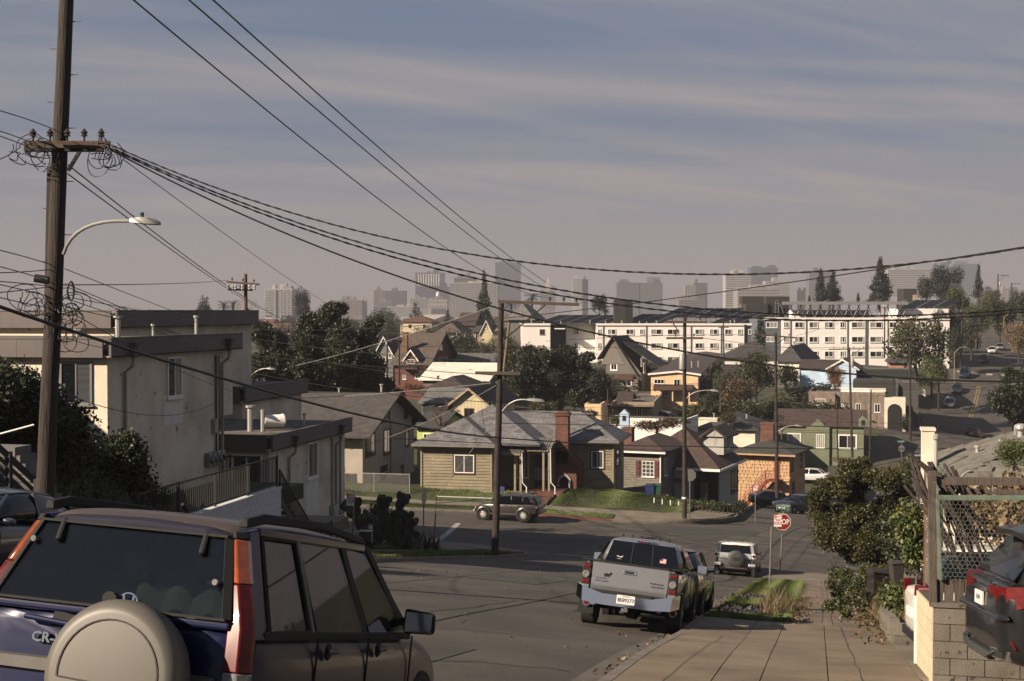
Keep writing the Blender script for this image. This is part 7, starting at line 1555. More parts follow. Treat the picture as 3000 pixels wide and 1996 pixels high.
for x_ in(668,682,690,710,731,746):MB().lathe(at(x_,838,87.6),[(.05,-.25),(.1,-.2),(.05,-.1),(.1,-.05),(.05,.1)],8).build('insulator',m_gins,e4)
for x_ in(690,700,732,742):MB().bar(at(x_,905,87.5),at(x_+8,880,87.5),.12,.12).build('fuse_cutout',m_gins,e4)
for x_,y0,y1,d,l in((1135,955,1130,150,'thin dark pole in front of the slate gabled house'),(1170,950,1128,152,'thin dark pole in front of the red house'),(1781,1140,1245,120,'slim pole with small lamp behind the olive house')):pole(l,(x_,y0),(x_,y1),d,.10,[(x_-10,y0+45,x_+14,y0+45)])
pole('pale leaning pole behind the brown pole with the long arm',(1492,945),(1464,1190),100,.12,m=mat('pale_pole',(.28,.2,.12),.9));pole('yellow steel lamp post at the far corner',(2796,1031),(2796,1128),250,.09,lamp=(2797,1033,2810,1017,2822,1017,2836),m=mat('yellow_steel',(.35,.27,.1),.6),name='street_lamp',cat='street lamp')
pole('yellow steel lamp post under the dark hillside trees',(2941,930),(2941,975),290,.09,lamp=(2941,932,2952,920,2958,919,2969),m=MATS['yellow_steel'],name='street_lamp',cat='street lamp')
g1='three thin lines coming down from the top of the view'
for a,b,mid in(((379,-10,11),(1611,872,60),(1020,513)),((542,-10,11),(1652,873,60),(1275,612)),((613,-10,11),(1688,874,60),(1300,596))):wire({379:'lowest',542:'middle',613:'uppermost'}[a[0]]+' of three thin power lines coming down from overhead to the corner pole',a,b,mid,.0075,group=g1)
g2='twisted black cables crossing the view'
for i,(a,b,mid)in enumerate((((325,425,26.6),(3100,708,22),(1920,800)),((325,432,26.6),(3100,896,24),(2200,916)),((325,436,26.7),(3100,903,24.3),(1500,838)),((325,440,26.8),(3100,1118,24),(1804,990)))):
 wire(['uppermost twisted black cable, from the tallest pole across the skyline','second twisted black cable crossing above the white block','third twisted black cable crossing just under the second','lowest thick black cable sloping across the far roofs'][i],a,b,mid,.016 if i==3 else .0105,twist=0 if i==3 else 40,group=g2)
wire('plain black cable rising towards the upper edge over the dark boxes',(700,962,80),(3100,708,24),(1868,888),.012)
wire('upper of two cables from the tallest pole down to the transformer pole',(200,484,26.8),(865,953,92),(398,640),.014);wire('lower of two cables from the tallest pole down to the transformer pole',(199,510,26.8),(760,905,88),(371,638),.014)
wire('thin line from the crossarm end down to the far roofs',(362,468,27),(1052,937,120),(679,700),.009);wire('nearly level pair of wires towards the transformer pole',(185,835,27),(666,821,87),(430,833),.012)
wire('thick cable running down the street from the tallest pole past the corner pole',(-20,893,24),(1455,1282,60.4),(497,1061),.035);wire('thick cable from the corner pole on to the pole by the red kerb',(1455,1282,60.4),(2005,1308,88.8),(1700,1299),.028);wire('thick cable from the red kerb pole towards the climbing street',(2005,1308,88.8),(3100,1308,120),(2400,1315),.03)
wire('second cable below the thick one',(1150,1285,60),(2005,1322,89),(1500,1302),.018);g3='thin service wires fanning out from the tallest pole'
for a,b,mid in(((-10,322,20),(160,380,27),(80,350)),((-10,382,20),(90,418,27),(40,398)),((-10,396,21),(80,430,27),(30,410)),((-10,470,20),(60,430,27),(30,452)),((-10,731,22),(150,776,27),(70,752)),((-10,779,22),(140,822,27),(60,798)),((-10,800,22),(150,790,27),(60,797)),((-10,824,22),(140,838,27),(60,830)),((-10,832,22),(140,868,27),(60,848)),((-10,858,22),(150,840,27),(60,851)),((-10,870,22),(140,902,27),(60,886)),((190,788,27),(720,985,88),(475,900)),((192,832,27),(690,1100,62),(364,905)),((195,840,27),(720,1030,80),(450,950)),((195,870,27),(800,985,100),(450,918)),((195,875,27),(680,1060,50),(430,958)),((190,900,27),(660,1020,49),(420,952)),((190,905,27),(690,1150,50),(430,1040)),((180,1150,27),(630,1180,47.5),(400,1213)),((195,990,27),(320,1020,39),(250,1008))):
 wire('thin black service wire spreading from the tallest pole',a,b,mid,.009,group=g3)
g4='cables strung between the middle distance poles'
for a,b,mid in(((900,1150,90),(2006,1128,89),(1450,1145)),((1454,1097,60.5),(2272,1126,118),(1900,1125)),((1454,1099,60.5),(2272,1146,118),(1900,1143)),((1460,1200,60.5),(2272,1232,118),(1900,1225)),((1456,1240,60.5),(2492,1266,165),(1950,1250)),((700,985,88),(1455,1060,60.5),(1080,1035)),((727,995,88),(1560,1018,120),(1100,1012)),((727,1020,88),(1456,1130,60.5),(1100,1085)),((727,1090,88),(1456,1180,60.5),(1100,1150)),((725,1040,88),(1456,1100,60.5),(1100,1075)),((1500,1017,110),(3100,1010,200),(2300,1019)),((2006,1125,89),(3100,1122,200),(2500,1125)),((2006,1140,89),(3100,1138,200),(2500,1141)),((2274,1232,118),(3100,1236,210),(2650,1241)),((2274,1246,118),(3100,1252,210),(2650,1254)),((2274,1265,118),(3100,1275,205),(2650,1272)),((2492,1024,165),(3100,985,280),(2750,1012)),((2331,985,118),(2592,905,240),(2450,950)),((1600,1000,110),(2271,982,118),(1900,985)),((2060,991,89),(2428,1024,165),(2240,1012))):
 wire('black cable strung between the poles across the middle of the view',a,b,mid,.016,group=g4)
wire('pale cable rising over the dark tree to the pointed conifer',(866,1072,80),(1448,896,60.5),(1150,994),.016,m_lwire);wire('pale cable stretched level above the stucco house roof',(759,1171,70),(1460,1120,60.5),(1144,1151),.014,m_lwire);wire('pale drop cable running from the corner pole to the weathered house',(2272,1020,118),(3100,1195,150),(2700,1122),.016,m_lwire)
wire('pale drop cable down to the stucco house corner',(1452,1130,60.5),(1026,1318,66),(1240,1240),.012,m_lwire);wire('pale drop cable from the red kerb pole to the dark pole',(2020,1303,89),(2240,1158,118),(2130,1232),.012,m_lwire);wire('faint pale cable across the lower roofs',(2300,1190,120),(3000,1345,170),(2650,1268),.018,m_lwire)
gy_=ent('guy_wire_stand','pale steel guy bar and wires anchoring the corner pole','guy wire',at(1278,1600,64));MB().tube([at(1279,1455,62),at(1443,1461,60.5)],.035,6).build('guy_bar',m_lwire,gy_);MB().tube([at(1279,1455,62),at(1446,1236,60.5)],.012,5).build('upper_guy',m_lwire,gy_);MB().tube([at(1279,1455,62),at(1271,1600,63)],.014,5).build('lower_guy',m_lwire,gy_);MB().tube([at(1276,1505,62.3),at(1271,1600,63)],.03,6).build('yellow_guard',mat('yellow_plastic',(.35,.25,.03),.6),gy_)
m_stop=mat('stop_sign_red',(.30,.008,.012),.5,var=.06);m_sgn=mat('street_sign_green',(.0,.13,.075),.5,var=.05);m_galv=mat('galvanised_post',(.30,.29,.27),.5,.4,var=.15)
def sgroot(name,label,foot,d,lean=0):
 E=ent(name,label,'sign');E.location=at(*foot,d);E.rotation_euler=(0,lean,YAW-.05);return E
def octo(r,a0=22.5):return[(r*math.cos(math.radians(a0+45*k)),r*math.sin(math.radians(a0+45*k)))for k in range(8)]
E=sgroot('stop_sign','red octagonal stop sign under a green street name sign',(2285,1680),67,.035);s_=67/F
MB().tube([(0,.06,-.2),(.06,.06,3.1)],.03,8).build('sign_post',m_galv,E,smooth=True);zc_=151*s_;xc=.02
MB().extr([V(xc+x,0,zc_+z)for x,z in octo(.412)],(0,.012,0)).build('sign_border',m_whl,E);MB().extr([V(xc+x,-.004,zc_+z)for x,z in octo(.385)],(0,.0035,0)).build('sign_face',m_stop,E)
text('STOP','sign_letters',.36,m_whl,E,(xc,-.008,zc_),RX,.002,sx=.74,bold=.005)
MB().box(xc-.28,xc+.34,-.02,-.008,2.98,3.21).build('street_name_plate',m_sgn,E);pl_=MB().box(xc-.29,xc+.35,-.006,.0,2.97,3.22).build('plate_edge',m_whl,E)
text('16','street_number',.20,m_whl,E,(xc+.01,-.023,3.10),RX,.001,bold=.003);text('TH','street_suffix',.07,m_whl,E,(xc+.13,-.023,3.15),RX,.001);text('AVE','street_type',.075,m_whl,E,(xc+.24,-.023,3.16),RX,.001);text('2000','block_number',.06,m_whl,E,(xc+.23,-.023,3.02),RX,.001)
MB().extr([V(xc-.16+.075*math.cos(math.radians(t)),-.022,3.09+.06*math.sin(math.radians(t)))for t in range(0,181,30)],(0,-.002,0)).bar((xc-.16,-.023,3.04),(xc-.16,-.023,3.1),.02,.004).build('tree_emblem',m_whl,E);MB().bar((xc+.2,-.022,3.095),(xc+.29,-.022,3.095),.02,.004).build('arrow',m_whl,E)
def nopark(label,foot,d,ztop,lines,w=.31,h=.46,off=.0,lean=0):
 E=sgroot('parking_sign',label,foot,d,lean);MB().tube([(0,.03,-.2),(0,.03,ztop-(h if off else 0))],.032,8).build('sign_post',m_galv,E,smooth=True)
 x0=off-w/2*(0 if off else 1);z0=ztop-h;MB().box(x0,x0+w,-.01,.0,z0,ztop).build('sign_border',m_redl,E,bevel=.004);MB().box(x0+.012,x0+w-.012,-.014,-.0105,z0+.012,ztop-.012).build('sign_face',m_whl,E)
 MB().box(x0+.02,x0+.10,-.017,-.0145,ztop-.12,ztop-.025).build('no_panel',m_redl,E);text('NO','sign_letters',.06,m_whl,E,(x0+.06,-.019,ztop-.07),RX,.001);text('PARKING','sign_letters',.052,m_redl,E,(x0+.2,-.0165,ztop-.07),RX,.001,sx=.85)
 for i,t in enumerate(lines):text(t,'sign_letters',.062,m_redl,E,(x0+w/2,-.0165,ztop-.165-.062*i),RX,.001,sx=.8,bold=.0015)
 return E
nopark('red and white no parking sign on a post overlapping the stop sign',(2255,1710),53.5,203*53.5/F,['12:30 PM TO','3:30 PM','1ST AND 3RD','WEDNESDAYS'],off=.07,lean=.03)
nopark('red and white no parking sign on a grey post beside the prickly pear',(1033,1567),52,121*52/F,['9:00 AM TO','12:00 NOON','1ST AND 3RD','FRIDAY'],off=-.28,lean=.04)
nopark('small white parking sign on a thin post in front of the red stairs',(2213,1521),88,100*88/F,['2 HOUR'],w=.28,h=.36)
E=sgroot('stop_sign','edge-on stop sign on a thin post by the hydrant',(1243,1588),63);E.rotation_euler=(0,0,YAW+1.35);MB().tube([(0,.03,-.2),(0,.03,2.35)],.028,8).build('sign_post',m_galv,E);MB().extr([V(x,0,2.0+z)for x,z in octo(.38)],(0,.012,0)).build('sign_face',m_pipe,E)
for l,ft,d,zz,gs in(('grey back of a stop sign next to the pole by the red kerb',(2021,1521),89,2.75,0),('stop sign back with green name plate at the corner of the cross road',(2641,1372),160,2.2,1),('distant pale stop sign back with green name plate on the hill corner',(2871,1100),272,2.9,1)):
 E=sgroot('stop_sign',l,ft,d);MB().tube([(0,.03,-.2),(0,.03,zz+(.9 if gs else .2))],.035,6).build('sign_post',m_galv,E);MB().extr([V(x,0,zz+z)for x,z in octo(.40)],(0,.012,0)).build('sign_back',m_galv,E)
 if gs:MB().box(-.55,.45,-.02,0,zz+.65,zz+.95).build('street_name_plate',m_sgn,E);text('E 21ST','street_letters',.22,m_whl,E,(-.05,-.025,zz+.8),RX,.002)
c=at(1208,1592,68);E=ent('fire_hydrant','white fire hydrant beside dark agave leaves','fire hydrant',c);hy=mat('hydrant_white',(.6,.58,.53),.5,var=.08)
MB().lathe(c,[(.17,0),(.17,.05),(.12,.06),(.12,.42),(.15,.43),(.15,.47),(.12,.5),(.09,.58),(.03,.62),(.03,.66)],16).build('hydrant_body',hy,E,smooth=True);MB().tube([c+V(-.2,0,.42),c+V(.2,0,.42)],.06,10).tube([c+V(0,-.2,.38),c+V(0,0,.38)],.07,10).build('outlet_caps',hy,E,smooth=True)
# ---------------------------------------------------------------- vegetation
def leafcloud(cent,rad,n,size,seed=0,shell=.35,flat=1.0,asp=1.8,up=.0):
 """n small leaf faces spread through a set of ellipsoids"""
 rs=np.random.RandomState(seed);cent=np.array(cent,float);rad=np.array(rad,float)
 if rad.ndim==1:rad=np.stack([rad]*3,1)
 w=rad.prod(1)**.75;k=rs.choice(len(cent),n,p=w/w.sum())
 u=rs.normal(size=(n,3));u/=np.linalg.norm(u,axis=1)[:,None];r=(shell+(1-shell)*rs.rand(n))**.8*(.86+.14*rs.rand(n))
 ph=rs.rand(len(cent),6)*6.28;P_=ph[k]
 r=r*(1+.20*np.sin(u[:,0]*4+P_[:,0])*np.sin(u[:,1]*4+P_[:,1])+.16*np.sin(u[:,2]*7+P_[:,2])*np.sin(u[:,0]*8+P_[:,3]));r=np.where(rs.rand(n)<.18,r*1.16,r);p=cent[k]+u*r[:,None]*rad[k]+rs.normal(size=(n,3))*size*.8
 a=rs.normal(size=(n,3))+u*.5;a[:,2]+=up;a/=np.linalg.norm(a,axis=1)[:,None];b=np.cross(a,rs.normal(size=(n,3)));b/=np.linalg.norm(b,axis=1)[:,None]
 s=size*(.6+.8*rs.rand(n))[:,None];a=a*s*asp*.5;b=b*s*.5
 v=np.stack([p-a,p+b*.9,p+a,p-b*.9],1).reshape(-1,3);f=np.arange(n*4).reshape(-1,4);return v,f
G1=leafmat('dark_oak_leaves',(.014,.020,.009),(.05,.062,.025),None,.9);G2=leafmat('mid_green_leaves',(.02,.032,.010),(.085,.105,.03),(.13,.12,.04),1.0);G3=leafmat('olive_gold_leaves',(.022,.028,.008),(.075,.08,.02),(.13,.11,.03),1.6)
G4=leafmat('conifer_needles',(.010,.016,.010),(.035,.046,.026),None,.8);G5=leafmat('ivy_leaves',(.008,.014,.006),(.035,.05,.018),(.06,.08,.03),2.0);G6=leafmat('rusty_leaves',(.06,.025,.012),(.26,.09,.025),(.35,.18,.05),1.5)
G7=leafmat('bright_green_leaves',(.025,.045,.012),(.10,.14,.035),(.22,.21,.06),1.5);G8=leafmat('straw_leaves',(.10,.07,.035),(.30,.21,.11),(.38,.28,.15),2.0);G9=leafmat('grass_blades',(.03,.05,.010),(.13,.20,.035),(.2,.22,.06),1.2,.35);G10=leafmat('dry_leaves',(.05,.03,.018),(.2,.13,.06),None,3.0)
m_bark=mat('bark',(.06,.045,.035),.9,var=.3,scale=4,bump=.02);m_twig=mat('grey_twigs',(.14,.10,.08),.9,var=.3,scale=6)
CRN={}
def blobs(seed,n,rz=.8):
 r=random.Random(seed);return[(r.uniform(-.3,.3),r.uniform(-.3,.3),r.uniform(.3,.82))for _ in range(n)],[r.uniform(.16,.27)for _ in range(n)]
def crown(kind,m,n=1,seed=1):
 k=(kind,m.name,n,seed)
 if k in CRN:return CRN[k]
 if kind=='broad':c,r=blobs(seed,13);v,f=leafcloud(c,r,int(4200*n),.028/n**.4,seed)
 elif kind=='shrub':c,r=blobs(seed,9);c=[(a,b,z*.6)for a,b,z in c];v,f=leafcloud(c,[x*1.1 for x in r],int(2600*n),.036/n**.4,seed)
 elif kind=='sparse':c,r=blobs(seed,16);v,f=leafcloud(c,[x*.8 for x in r],int(900*n),.034,seed)
 elif kind=='conifer':
  c=[];r=[];q=random.Random(seed)
  for i in range(40):
   z=.1+.88*i/40;w=(1-z)*.42+.03;a=q.uniform(0,6.3);dd=q.uniform(.2,.75)*w;c.append((dd*math.cos(a),dd*math.sin(a),z));r.append((w*.55+.02,w*.55+.02,.045+.02*q.random()))
  v,f=leafcloud(c,r,int(2400*n),.03,seed,asp=2.4)
 elif kind=='cypress':c=[(0,0,z)for z in np.linspace(.08,.9,12)];r=[(.5*(1-abs(z-.35)*1.1)*.8+.05,.5*(1-abs(z-.35)*1.1)*.8+.05,.1)for z in np.linspace(.08,.9,12)];v,f=leafcloud(c,r,int(1500*n),.05,seed)
 o=npmesh('crown',v,f,m);C.objects.unlink(o);CRN[k]=o.data;return o.data
TRK={}
def trunkmesh(kind,seed=1):
 k=(kind,seed)
 if k in TRK:return TRK[k]
 q=random.Random(seed);mb=MB();bare=kind in('bare','sparse')
 mb.tube([(0,0,-.15),(.01,0,.15),(.0,.01,.5 if kind!='conifer' else .9)],[.04,.03,.018 if kind!='conifer' else .004],7)
 for i in range(5 if not bare else 11):
  a=q.uniform(0,6.3);z=q.uniform(.15,.5);L_=q.uniform(.25,.42);e=V(math.cos(a)*L_,math.sin(a)*L_,z+q.uniform(.15,.42))if kind!='conifer' else V(math.cos(a)*.15,math.sin(a)*.15,z)
  mb.tube([(0,0,z),V(0,0,z).lerp(e,.5)+V(0,0,-.03),e],[.018,.011,.004],5)
  if bare:
   for j in range(7):t=q.uniform(.3,1);s=V(0,0,z).lerp(e,t);mb.tube([s,s+V(q.uniform(-.14,.14),q.uniform(-.14,.14),q.uniform(.02,.2))],[.005,.0015],4)
 o=mb.build('trunk',m_twig if bare else m_bark);C.objects.unlink(o);TRK[k]=o.data;return o.data
def tree(label,x,yb,yt,d,wpx,kind='broad',m=None,seed=None,n=1,name=None,cat='tree',group=None,sink=0,gz=False):
 """one tree standing at photograph position (x, yb), depth d; its top at yt and width wpx there"""
 m=m or G1;seed=seed or R.randint(1,6);p=at(x,yb,d);z0=p.z
 if gz:z0=G(p.x,p.y)
 top=at(x,yt,d).z;w=wpx*d/F;h_=max(.3,top-z0)
 E=ent(name or{'conifer':'conifer_tree','cypress':'cypress_tree','shrub':'shrub','bare':'bare_tree'}.get(kind,'tree'),label,cat,(0,0,0),group);E.location=(p.x,p.y,z0-sink);E.scale=(w,w,h_);E.rotation_euler=(0,0,R.uniform(0,6.3))
 t=bpy.data.objects.new('trunk',trunkmesh(kind,1+seed%3));C.objects.link(t);t.parent=E
 if kind!='bare':c=bpy.data.objects.new('crown',crown(kind,m,n,seed));C.objects.link(c);c.parent=E
 return E
def bigtree(label,bl,d,n,size,m,seed,trunk,name='tree',cat='tree',dz=0,asp=1.8):
 """large near tree: clumps (x, y, r px) at depth d (+ per clump offset), own leaves"""
 b0=at(trunk[0],trunk[1],d);E=ent(name,label,cat,b0);cs=[];rs=[];q=random.Random(seed)
 for b in bl:
  p=at(b[0],b[1],d+q.uniform(-1,1)*b[2]*d/F);r=b[2]*d/F
  for _ in range(4):cs.append(p+V(q.uniform(-1,1),q.uniform(-1,1),q.uniform(-.8,.9))*r*.6);k_=r*q.uniform(.42,.72);rs.append((k_,k_,k_*.8))
 v,f=leafcloud([c[:]for c in cs],rs,n,size,seed,asp=asp);npmesh('crown',v,f,m,E)
 mb=MB();top=sum((c for c in cs),V(0,0,0))/len(cs);mb.tube([b0-V(0,0,.3),b0.lerp(top,.45)],[trunk[2],trunk[2]*.7],9)
 for c in cs[::3]:s=b0.lerp(top,q.uniform(.3,.5));mb.tube([s,s.lerp(c,.5)+V(0,0,-.2),c],[trunk[2]*.5,trunk[2]*.3,.03],6)
 mb.build('trunk',m_bark,E,smooth=True);return E
bigtree('huge dark evergreen tree between the stucco house and the red house',[(800,1000,62),(890,960,55),(965,935,48),(985,915,30),(860,1050,75),(1000,1000,68),(1070,985,42),(1075,1060,60),(950,1075,85),(780,1090,70),(1120,1125,50),(860,1130,75),(1010,1140,75),(1150,1165,35),(745,1150,45),(1100,950,28),(760,960,30),(930,1000,60)],128,150000,.15,G1,3,(930,1240,.5))
bigtree('round dark tree in front of the white block, left of the grey gable house',[(1530,1060,48),(1590,1050,48),(1650,1060,50),(1700,1085,45),(1740,1130,42),(1560,1120,55),(1640,1130,60),(1700,1160,48),(1520,1150,40),(1600,1180,45),(1765,1165,25),(1720,1050,26)],165,95000,.16,G1,5,(1640,1215,.45))
bigtree('big olive green shrub with red tinged leaves at the edge of the sidewalk',[(2440,1420,62),(2500,1400,60),(2570,1420,65),(2450,1490,75),(2530,1490,85),(2610,1490,65),(2480,1560,75),(2560,1570,80),(2640,1540,50),(2500,1620,60),(2570,1635,55),(2650,1440,30),(2400,1470,38),(2540,1368,28),(2475,1370,25)],55,120000,.058,G3,8,(2545,1690,.16),'large_shrub','shrub')
tree('yellow green tree between the peach house and the cream victorian',2215,1180,1020,196,115,'broad',G3,n=2)
tree('dark green conifer pointed above the gridded hotel slab',1418,960,795,420,62,'conifer',G4,n=2);tree('small pointed conifer beside the courthouse',1312,965,905,400,40,'conifer',G4);tree('slim cypress between the two white blocks',2227,1030,932,258,46,'cypress',G4)
tree('tall dark conifer on the hill, widest of the three',2577,895,755,400,98,'conifer',G4,n=2);tree('dark conifer standing before the stepped rose tower, nearer to it',2405,895,788,420,62,'conifer',G4,n=2);tree('dark conifer leaning against its twin before the rose tower',2440,895,792,425,66,'conifer',G4,n=2)
tree('spreading dark cedar in front of the banded white slab',2775,900,775,380,110,'broad',G4,n=2);tree('dark round cedar left of the spreading one',2715,900,808,370,62,'broad',G4);tree('narrow dark conifer at the edge of the glass lattice tower',2866,880,770,360,42,'conifer',G4);tree('tiny cypress spike above the canopy roof',2514,890,858,400,14,'cypress',G4);tree('tiny cypress spike by the rose tower',2371,890,866,400,12,'cypress',G4)
tree('flat topped dark cedar beside the grey roof tower',1755,935,858,380,60,'sparse',G4,n=3);tree('dark pine in front of the white high rise',887,950,850,420,56,'broad',G4,n=1.5);tree('dark pine left of the transformer pole',598,950,886,420,44,'broad',G4)
tree('big bushy yellow green tree on the hill above the brown pole',2810,935,840,290,90,'broad',G2,n=1.5)
for i,(x,yb,yt,d,w)in enumerate(((2890,950,860,300,80),(2950,960,872,300,90),(3010,990,860,290,90),(2860,985,890,285,90),(2800,1010,900,275,80),(2760,990,900,270,60),(2930,1000,905,310,80),(2845,1040,930,270,70),(2790,1060,960,262,70),(2905,900,838,330,60),(2985,930,850,330,60))):
 tree('dark tree in the shaded wood along the climbing street',x,yb,yt,d,w,'broad',G1 if i%3 else G2,group='dark trees on the hillside by the climbing street',n=1.2)
tree('straw coloured feathery tree at the edge above the parked white sedan',2985,1050,935,215,90,'broad',G8,n=2);bigtree('dark green tree overhanging the climbing street at the edge',[(2960,1100,42),(3000,1130,60),(2940,1150,45),(3010,1190,60),(2950,1200,45),(3060,1150,60),(2985,1225,30)],150,24000,.16,G1,9,(3010,1290,.3))
tree('half bare olive tree in front of the canopy block',2680,1120,905,226,190,'sparse',G2,n=3,seed=2);tree('bright green tree beside the long grey building',2730,1150,1040,212,90,'broad',G7,n=1.6);tree('rusty leaved shrub in front of the pale blue house',2445,1150,1070,196,60,'broad',G6)
for x,yb,yt,d,w,k,m,l in((2165,1215,1100,180,120,'broad',G10,'reddish brown bare shrub under the yellow green tree'),(2110,1190,1078,182,60,'sparse',G7,'small palm like plant beside the peach house'),(2200,1235,1140,172,110,'shrub',G2,'green shrub on the bank below the yellow green tree'),(2140,1245,1185,160,60,'shrub',G3,'orange flowering shrub on the grassy bank'),(2085,1195,1140,170,50,'broad',G1,'small dark tree by the driveway of the peach house'),(1925,1265,1205,140,120,'shrub',G10,'brown tangle of vines behind the pale low house'),(1970,1245,1210,150,90,'shrub',G2,'leafy hedge beside the tan flat house'),(1805,1250,1195,145,60,'shrub',G2,'green round shrub near the slim pole'),(1590,1220,1150,150,90,'shrub',G2,'olive green shrub above the olive house ridge'),(1700,1230,1180,150,110,'shrub',G1,'dark shrub behind the roof ridge'),(2260,1230,1170,190,90,'shrub',G1,'dark shrub below the cream victorian'),(2310,1230,1160,185,60,'shrub',G2,'green shrub beside the board fence'),(1290,1300,1150,118,90,'bare',None,'bare branching tree between the lime house and the olive house'),(1360,1060,1030,250,80,'bare',None,'pale bare trees behind the slate roof'),(1330,1070,1000,260,110,'broad',G1,'dark trees behind the slate roof'),(1430,1060,990,255,60,'broad',G1,'grey green tree beside the corner pole'),(1490,1110,985,190,70,'broad',G2,'yellowish tree right behind the corner pole'),(2290,1300,1190,150,60,'bare',None,'bare tree behind the orange house chimney'),(1215,1150,1110,165,60,'shrub',G6,'reddish shrub below the red house'),(1240,1100,1060,178,40,'shrub',G10,'brown shrub at the red house wall'),(2655,1260,1190,182,50,'shrub',G1,'dark shrub beside the arched entry'),(1925,1075,1040,272,60,'bare',None,'bare twiggy tree against the white block'),(2860,1010,960,255,60,'bare',None,'bare tree in the shade of the hillside'),(1030,1250,1170,112,60,'shrub',G1,'dark bush behind the stucco house'),(2240,1480,1420,128,50,'shrub',G1,'dark bush at the foot of the orange house'),(2355,1480,1430,138,60,'shrub',G1,'dark bush at the corner of the orange house'),(2470,1360,1330,164,60,'shrub',G10,'pale dry shrub in front of the green house'),(2650,1480,1330,62,60,'broad',G2,'small tree beside the stucco chimney'),(2970,1385,1275,34,130,'broad',G7,'fresh green lemon tree rising above the fence beam')):
 tree(l,x,yb,yt,d,w,k,m)
for i,(x,y0,y1,w,m)in enumerate(((1940,1495,1425,60,G3),(1985,1500,1440,60,G1),(2060,1515,1430,90,G7),(2120,1520,1440,80,G2),(2165,1500,1440,55,G1),(1900,1480,1440,50,G2),(2020,1490,1450,50,G2),(2090,1500,1460,50,G7))):tree(['golden shrub beside the bins','dark shrub behind the red kerb pole','spiky green shrub in front of the stone column','leafy shrub beside the spiky one','dark shrub at the far end of the front garden','low green shrub at the taupe wall','green shrub under the porch eave','bright shrub among the dark ones'][i],x,y0,y1,97,w,'shrub',m)
def palm(label,x,yb,yt,d,wpx,m,n=34,seed=1,fr=False,tr=.3,droop=.9):
 q=random.Random(seed);b=at(x,yb,d);t=at(x,yt,d);E=ent('palm_tree',label,'palm tree',b);MB().tube([b,b.lerp(t,.5),t],[tr,tr*.8,tr],9).build('trunk',m_bark,E,smooth=True);Lf=wpx*d/F/2;ALL=MB()
 for i in range(n):
  mb=MB()if fr else ALL;a=q.uniform(0,6.3);el=q.uniform(-.5,1.35);L_=Lf*q.uniform(.8,1.1);u=V(math.cos(a),math.sin(a),0);pts=[]
  for k in range(9):s=k/8;pts.append(t+u*(L_*s*math.cos(el*(1-s*.6)))+V(0,0,L_*(s*math.sin(el)-droop*s*s*.6)))
  w=u.cross(V(0,0,1))
  for k in range(8):
   for j in range(3 if fr else 2):
    s=(k+j/3)/8;p=pts[k].lerp(pts[k+1],j/3);ll=L_*.24*math.sin(math.pi*(.12+.85*s));dv=(pts[k+1]-pts[k]).normalized()
    for sg_ in(-1,1):e=p+(w*sg_*.75+dv*.6+V(0,0,-.25))*ll;mb.add([p-dv*L_*.016,p+dv*L_*.016,e],[(0,1,2)])
   mb.bar(pts[k],pts[k+1],L_*.012,L_*.012)
  if fr:mb.build('frond',m,E)
 if not fr:ALL.build('crown',m,E)
 return E
palm('date palm left of its twin above the peaked grey roof',1498,960,893,400,52,G4,seed=2);palm('taller date palm above the peaked grey roof',1559,960,872,400,62,G4,seed=3);palm('fan palm beside the transformer pole',655,960,895,330,50,G4,seed=4,droop=.6);palm('second fan palm tight against the transformer pole',682,960,893,340,50,G4,seed=5,droop=.6);palm('shorter palm on the far side of the transformer pole',728,950,910,330,40,G4,seed=6)
palm('big phoenix palm rising behind the flat roof of the cream block',590,1260,985,70,300,G3,42,7,True,.35,.9);palm('second phoenix palm in the gap behind the cream block',690,1260,1080,75,190,G1,30,8,True,.3,1.0)
q=random.Random(21)
for i in range(150):
 x=q.uniform(560,2420);d=q.uniform(215,700)if x<1480 else q.uniform(180,262)
 if 1500<x and q.random()<.35:continue
 p=at(x,1000,d);g=G(p.x,p.y);yb=910-g/d*F;h_=q.uniform(3,8.5)if x<1480 else q.uniform(2,4.5);w=q.uniform(4,9)
 if x>1480 and yb-h_*F/d<1045:h_=min(h_,max(1.2,(yb-1050)*d/F))
 kd_,lm_=q.choice(('broad','broad','shrub','sparse')),q.choice((G1,G1,G2,G4,G3))
 tree('%s %s tree standing among the far roofs'%({'broad':'round','shrub':'low bushy','sparse':'thin open'}[kd_],{'dark_oak_leaves':'dark','mid_green_leaves':'mid green','conifer_needles':'blackish green','olive_gold_leaves':'olive'}[lm_.name]),x,yb,yb-h_*F/d,d,w*F/d,kd_,lm_,group='garden trees among the far roofs',n=.6,gz=True)
for i in range(26):
 x=q.uniform(-60,1500);d=q.uniform(600,1400);p=at(x,950,d);g=G(p.x,p.y);yb=910-g/d*F;tree('hazy far tree below the skyline',x,yb,yb-q.uniform(9,19)*F/d,d,q.uniform(12,26)*F/d,q.choice(('broad','conifer','broad')),G4,group='hazy trees below the skyline',n=.5,gz=True)
v,f=leafcloud([at(q.uniform(-200,3200),955,q.uniform(650,1500))[:]for _ in range(150)],[(30,30,6)]*150,30000,3.0,4);v[:,2]=np.minimum(v[:,2],Gn(v[:,0],v[:,1])+9);npmesh('woods',v,f,G1,kind='stuff')
def grass(name,X,Y,z,h_,w,m,seed=1,lean=.35):
 rs=np.random.RandomState(seed);n=len(X);a=rs.rand(n)*6.28;hh=h_*(.5+rs.rand(n));c,s=np.cos(a)*w/2,np.sin(a)*w/2;lx,ly=rs.normal(size=n)*hh*lean,rs.normal(size=n)*hh*lean
 v=np.stack([np.stack([X-c,Y-s,z],1),np.stack([X+c,Y+s,z],1),np.stack([X+lx,Y+ly,z+hh],1)],1).reshape(-1,3);return npmesh(name,v,np.arange(n*3).reshape(-1,3),m,kind='stuff')
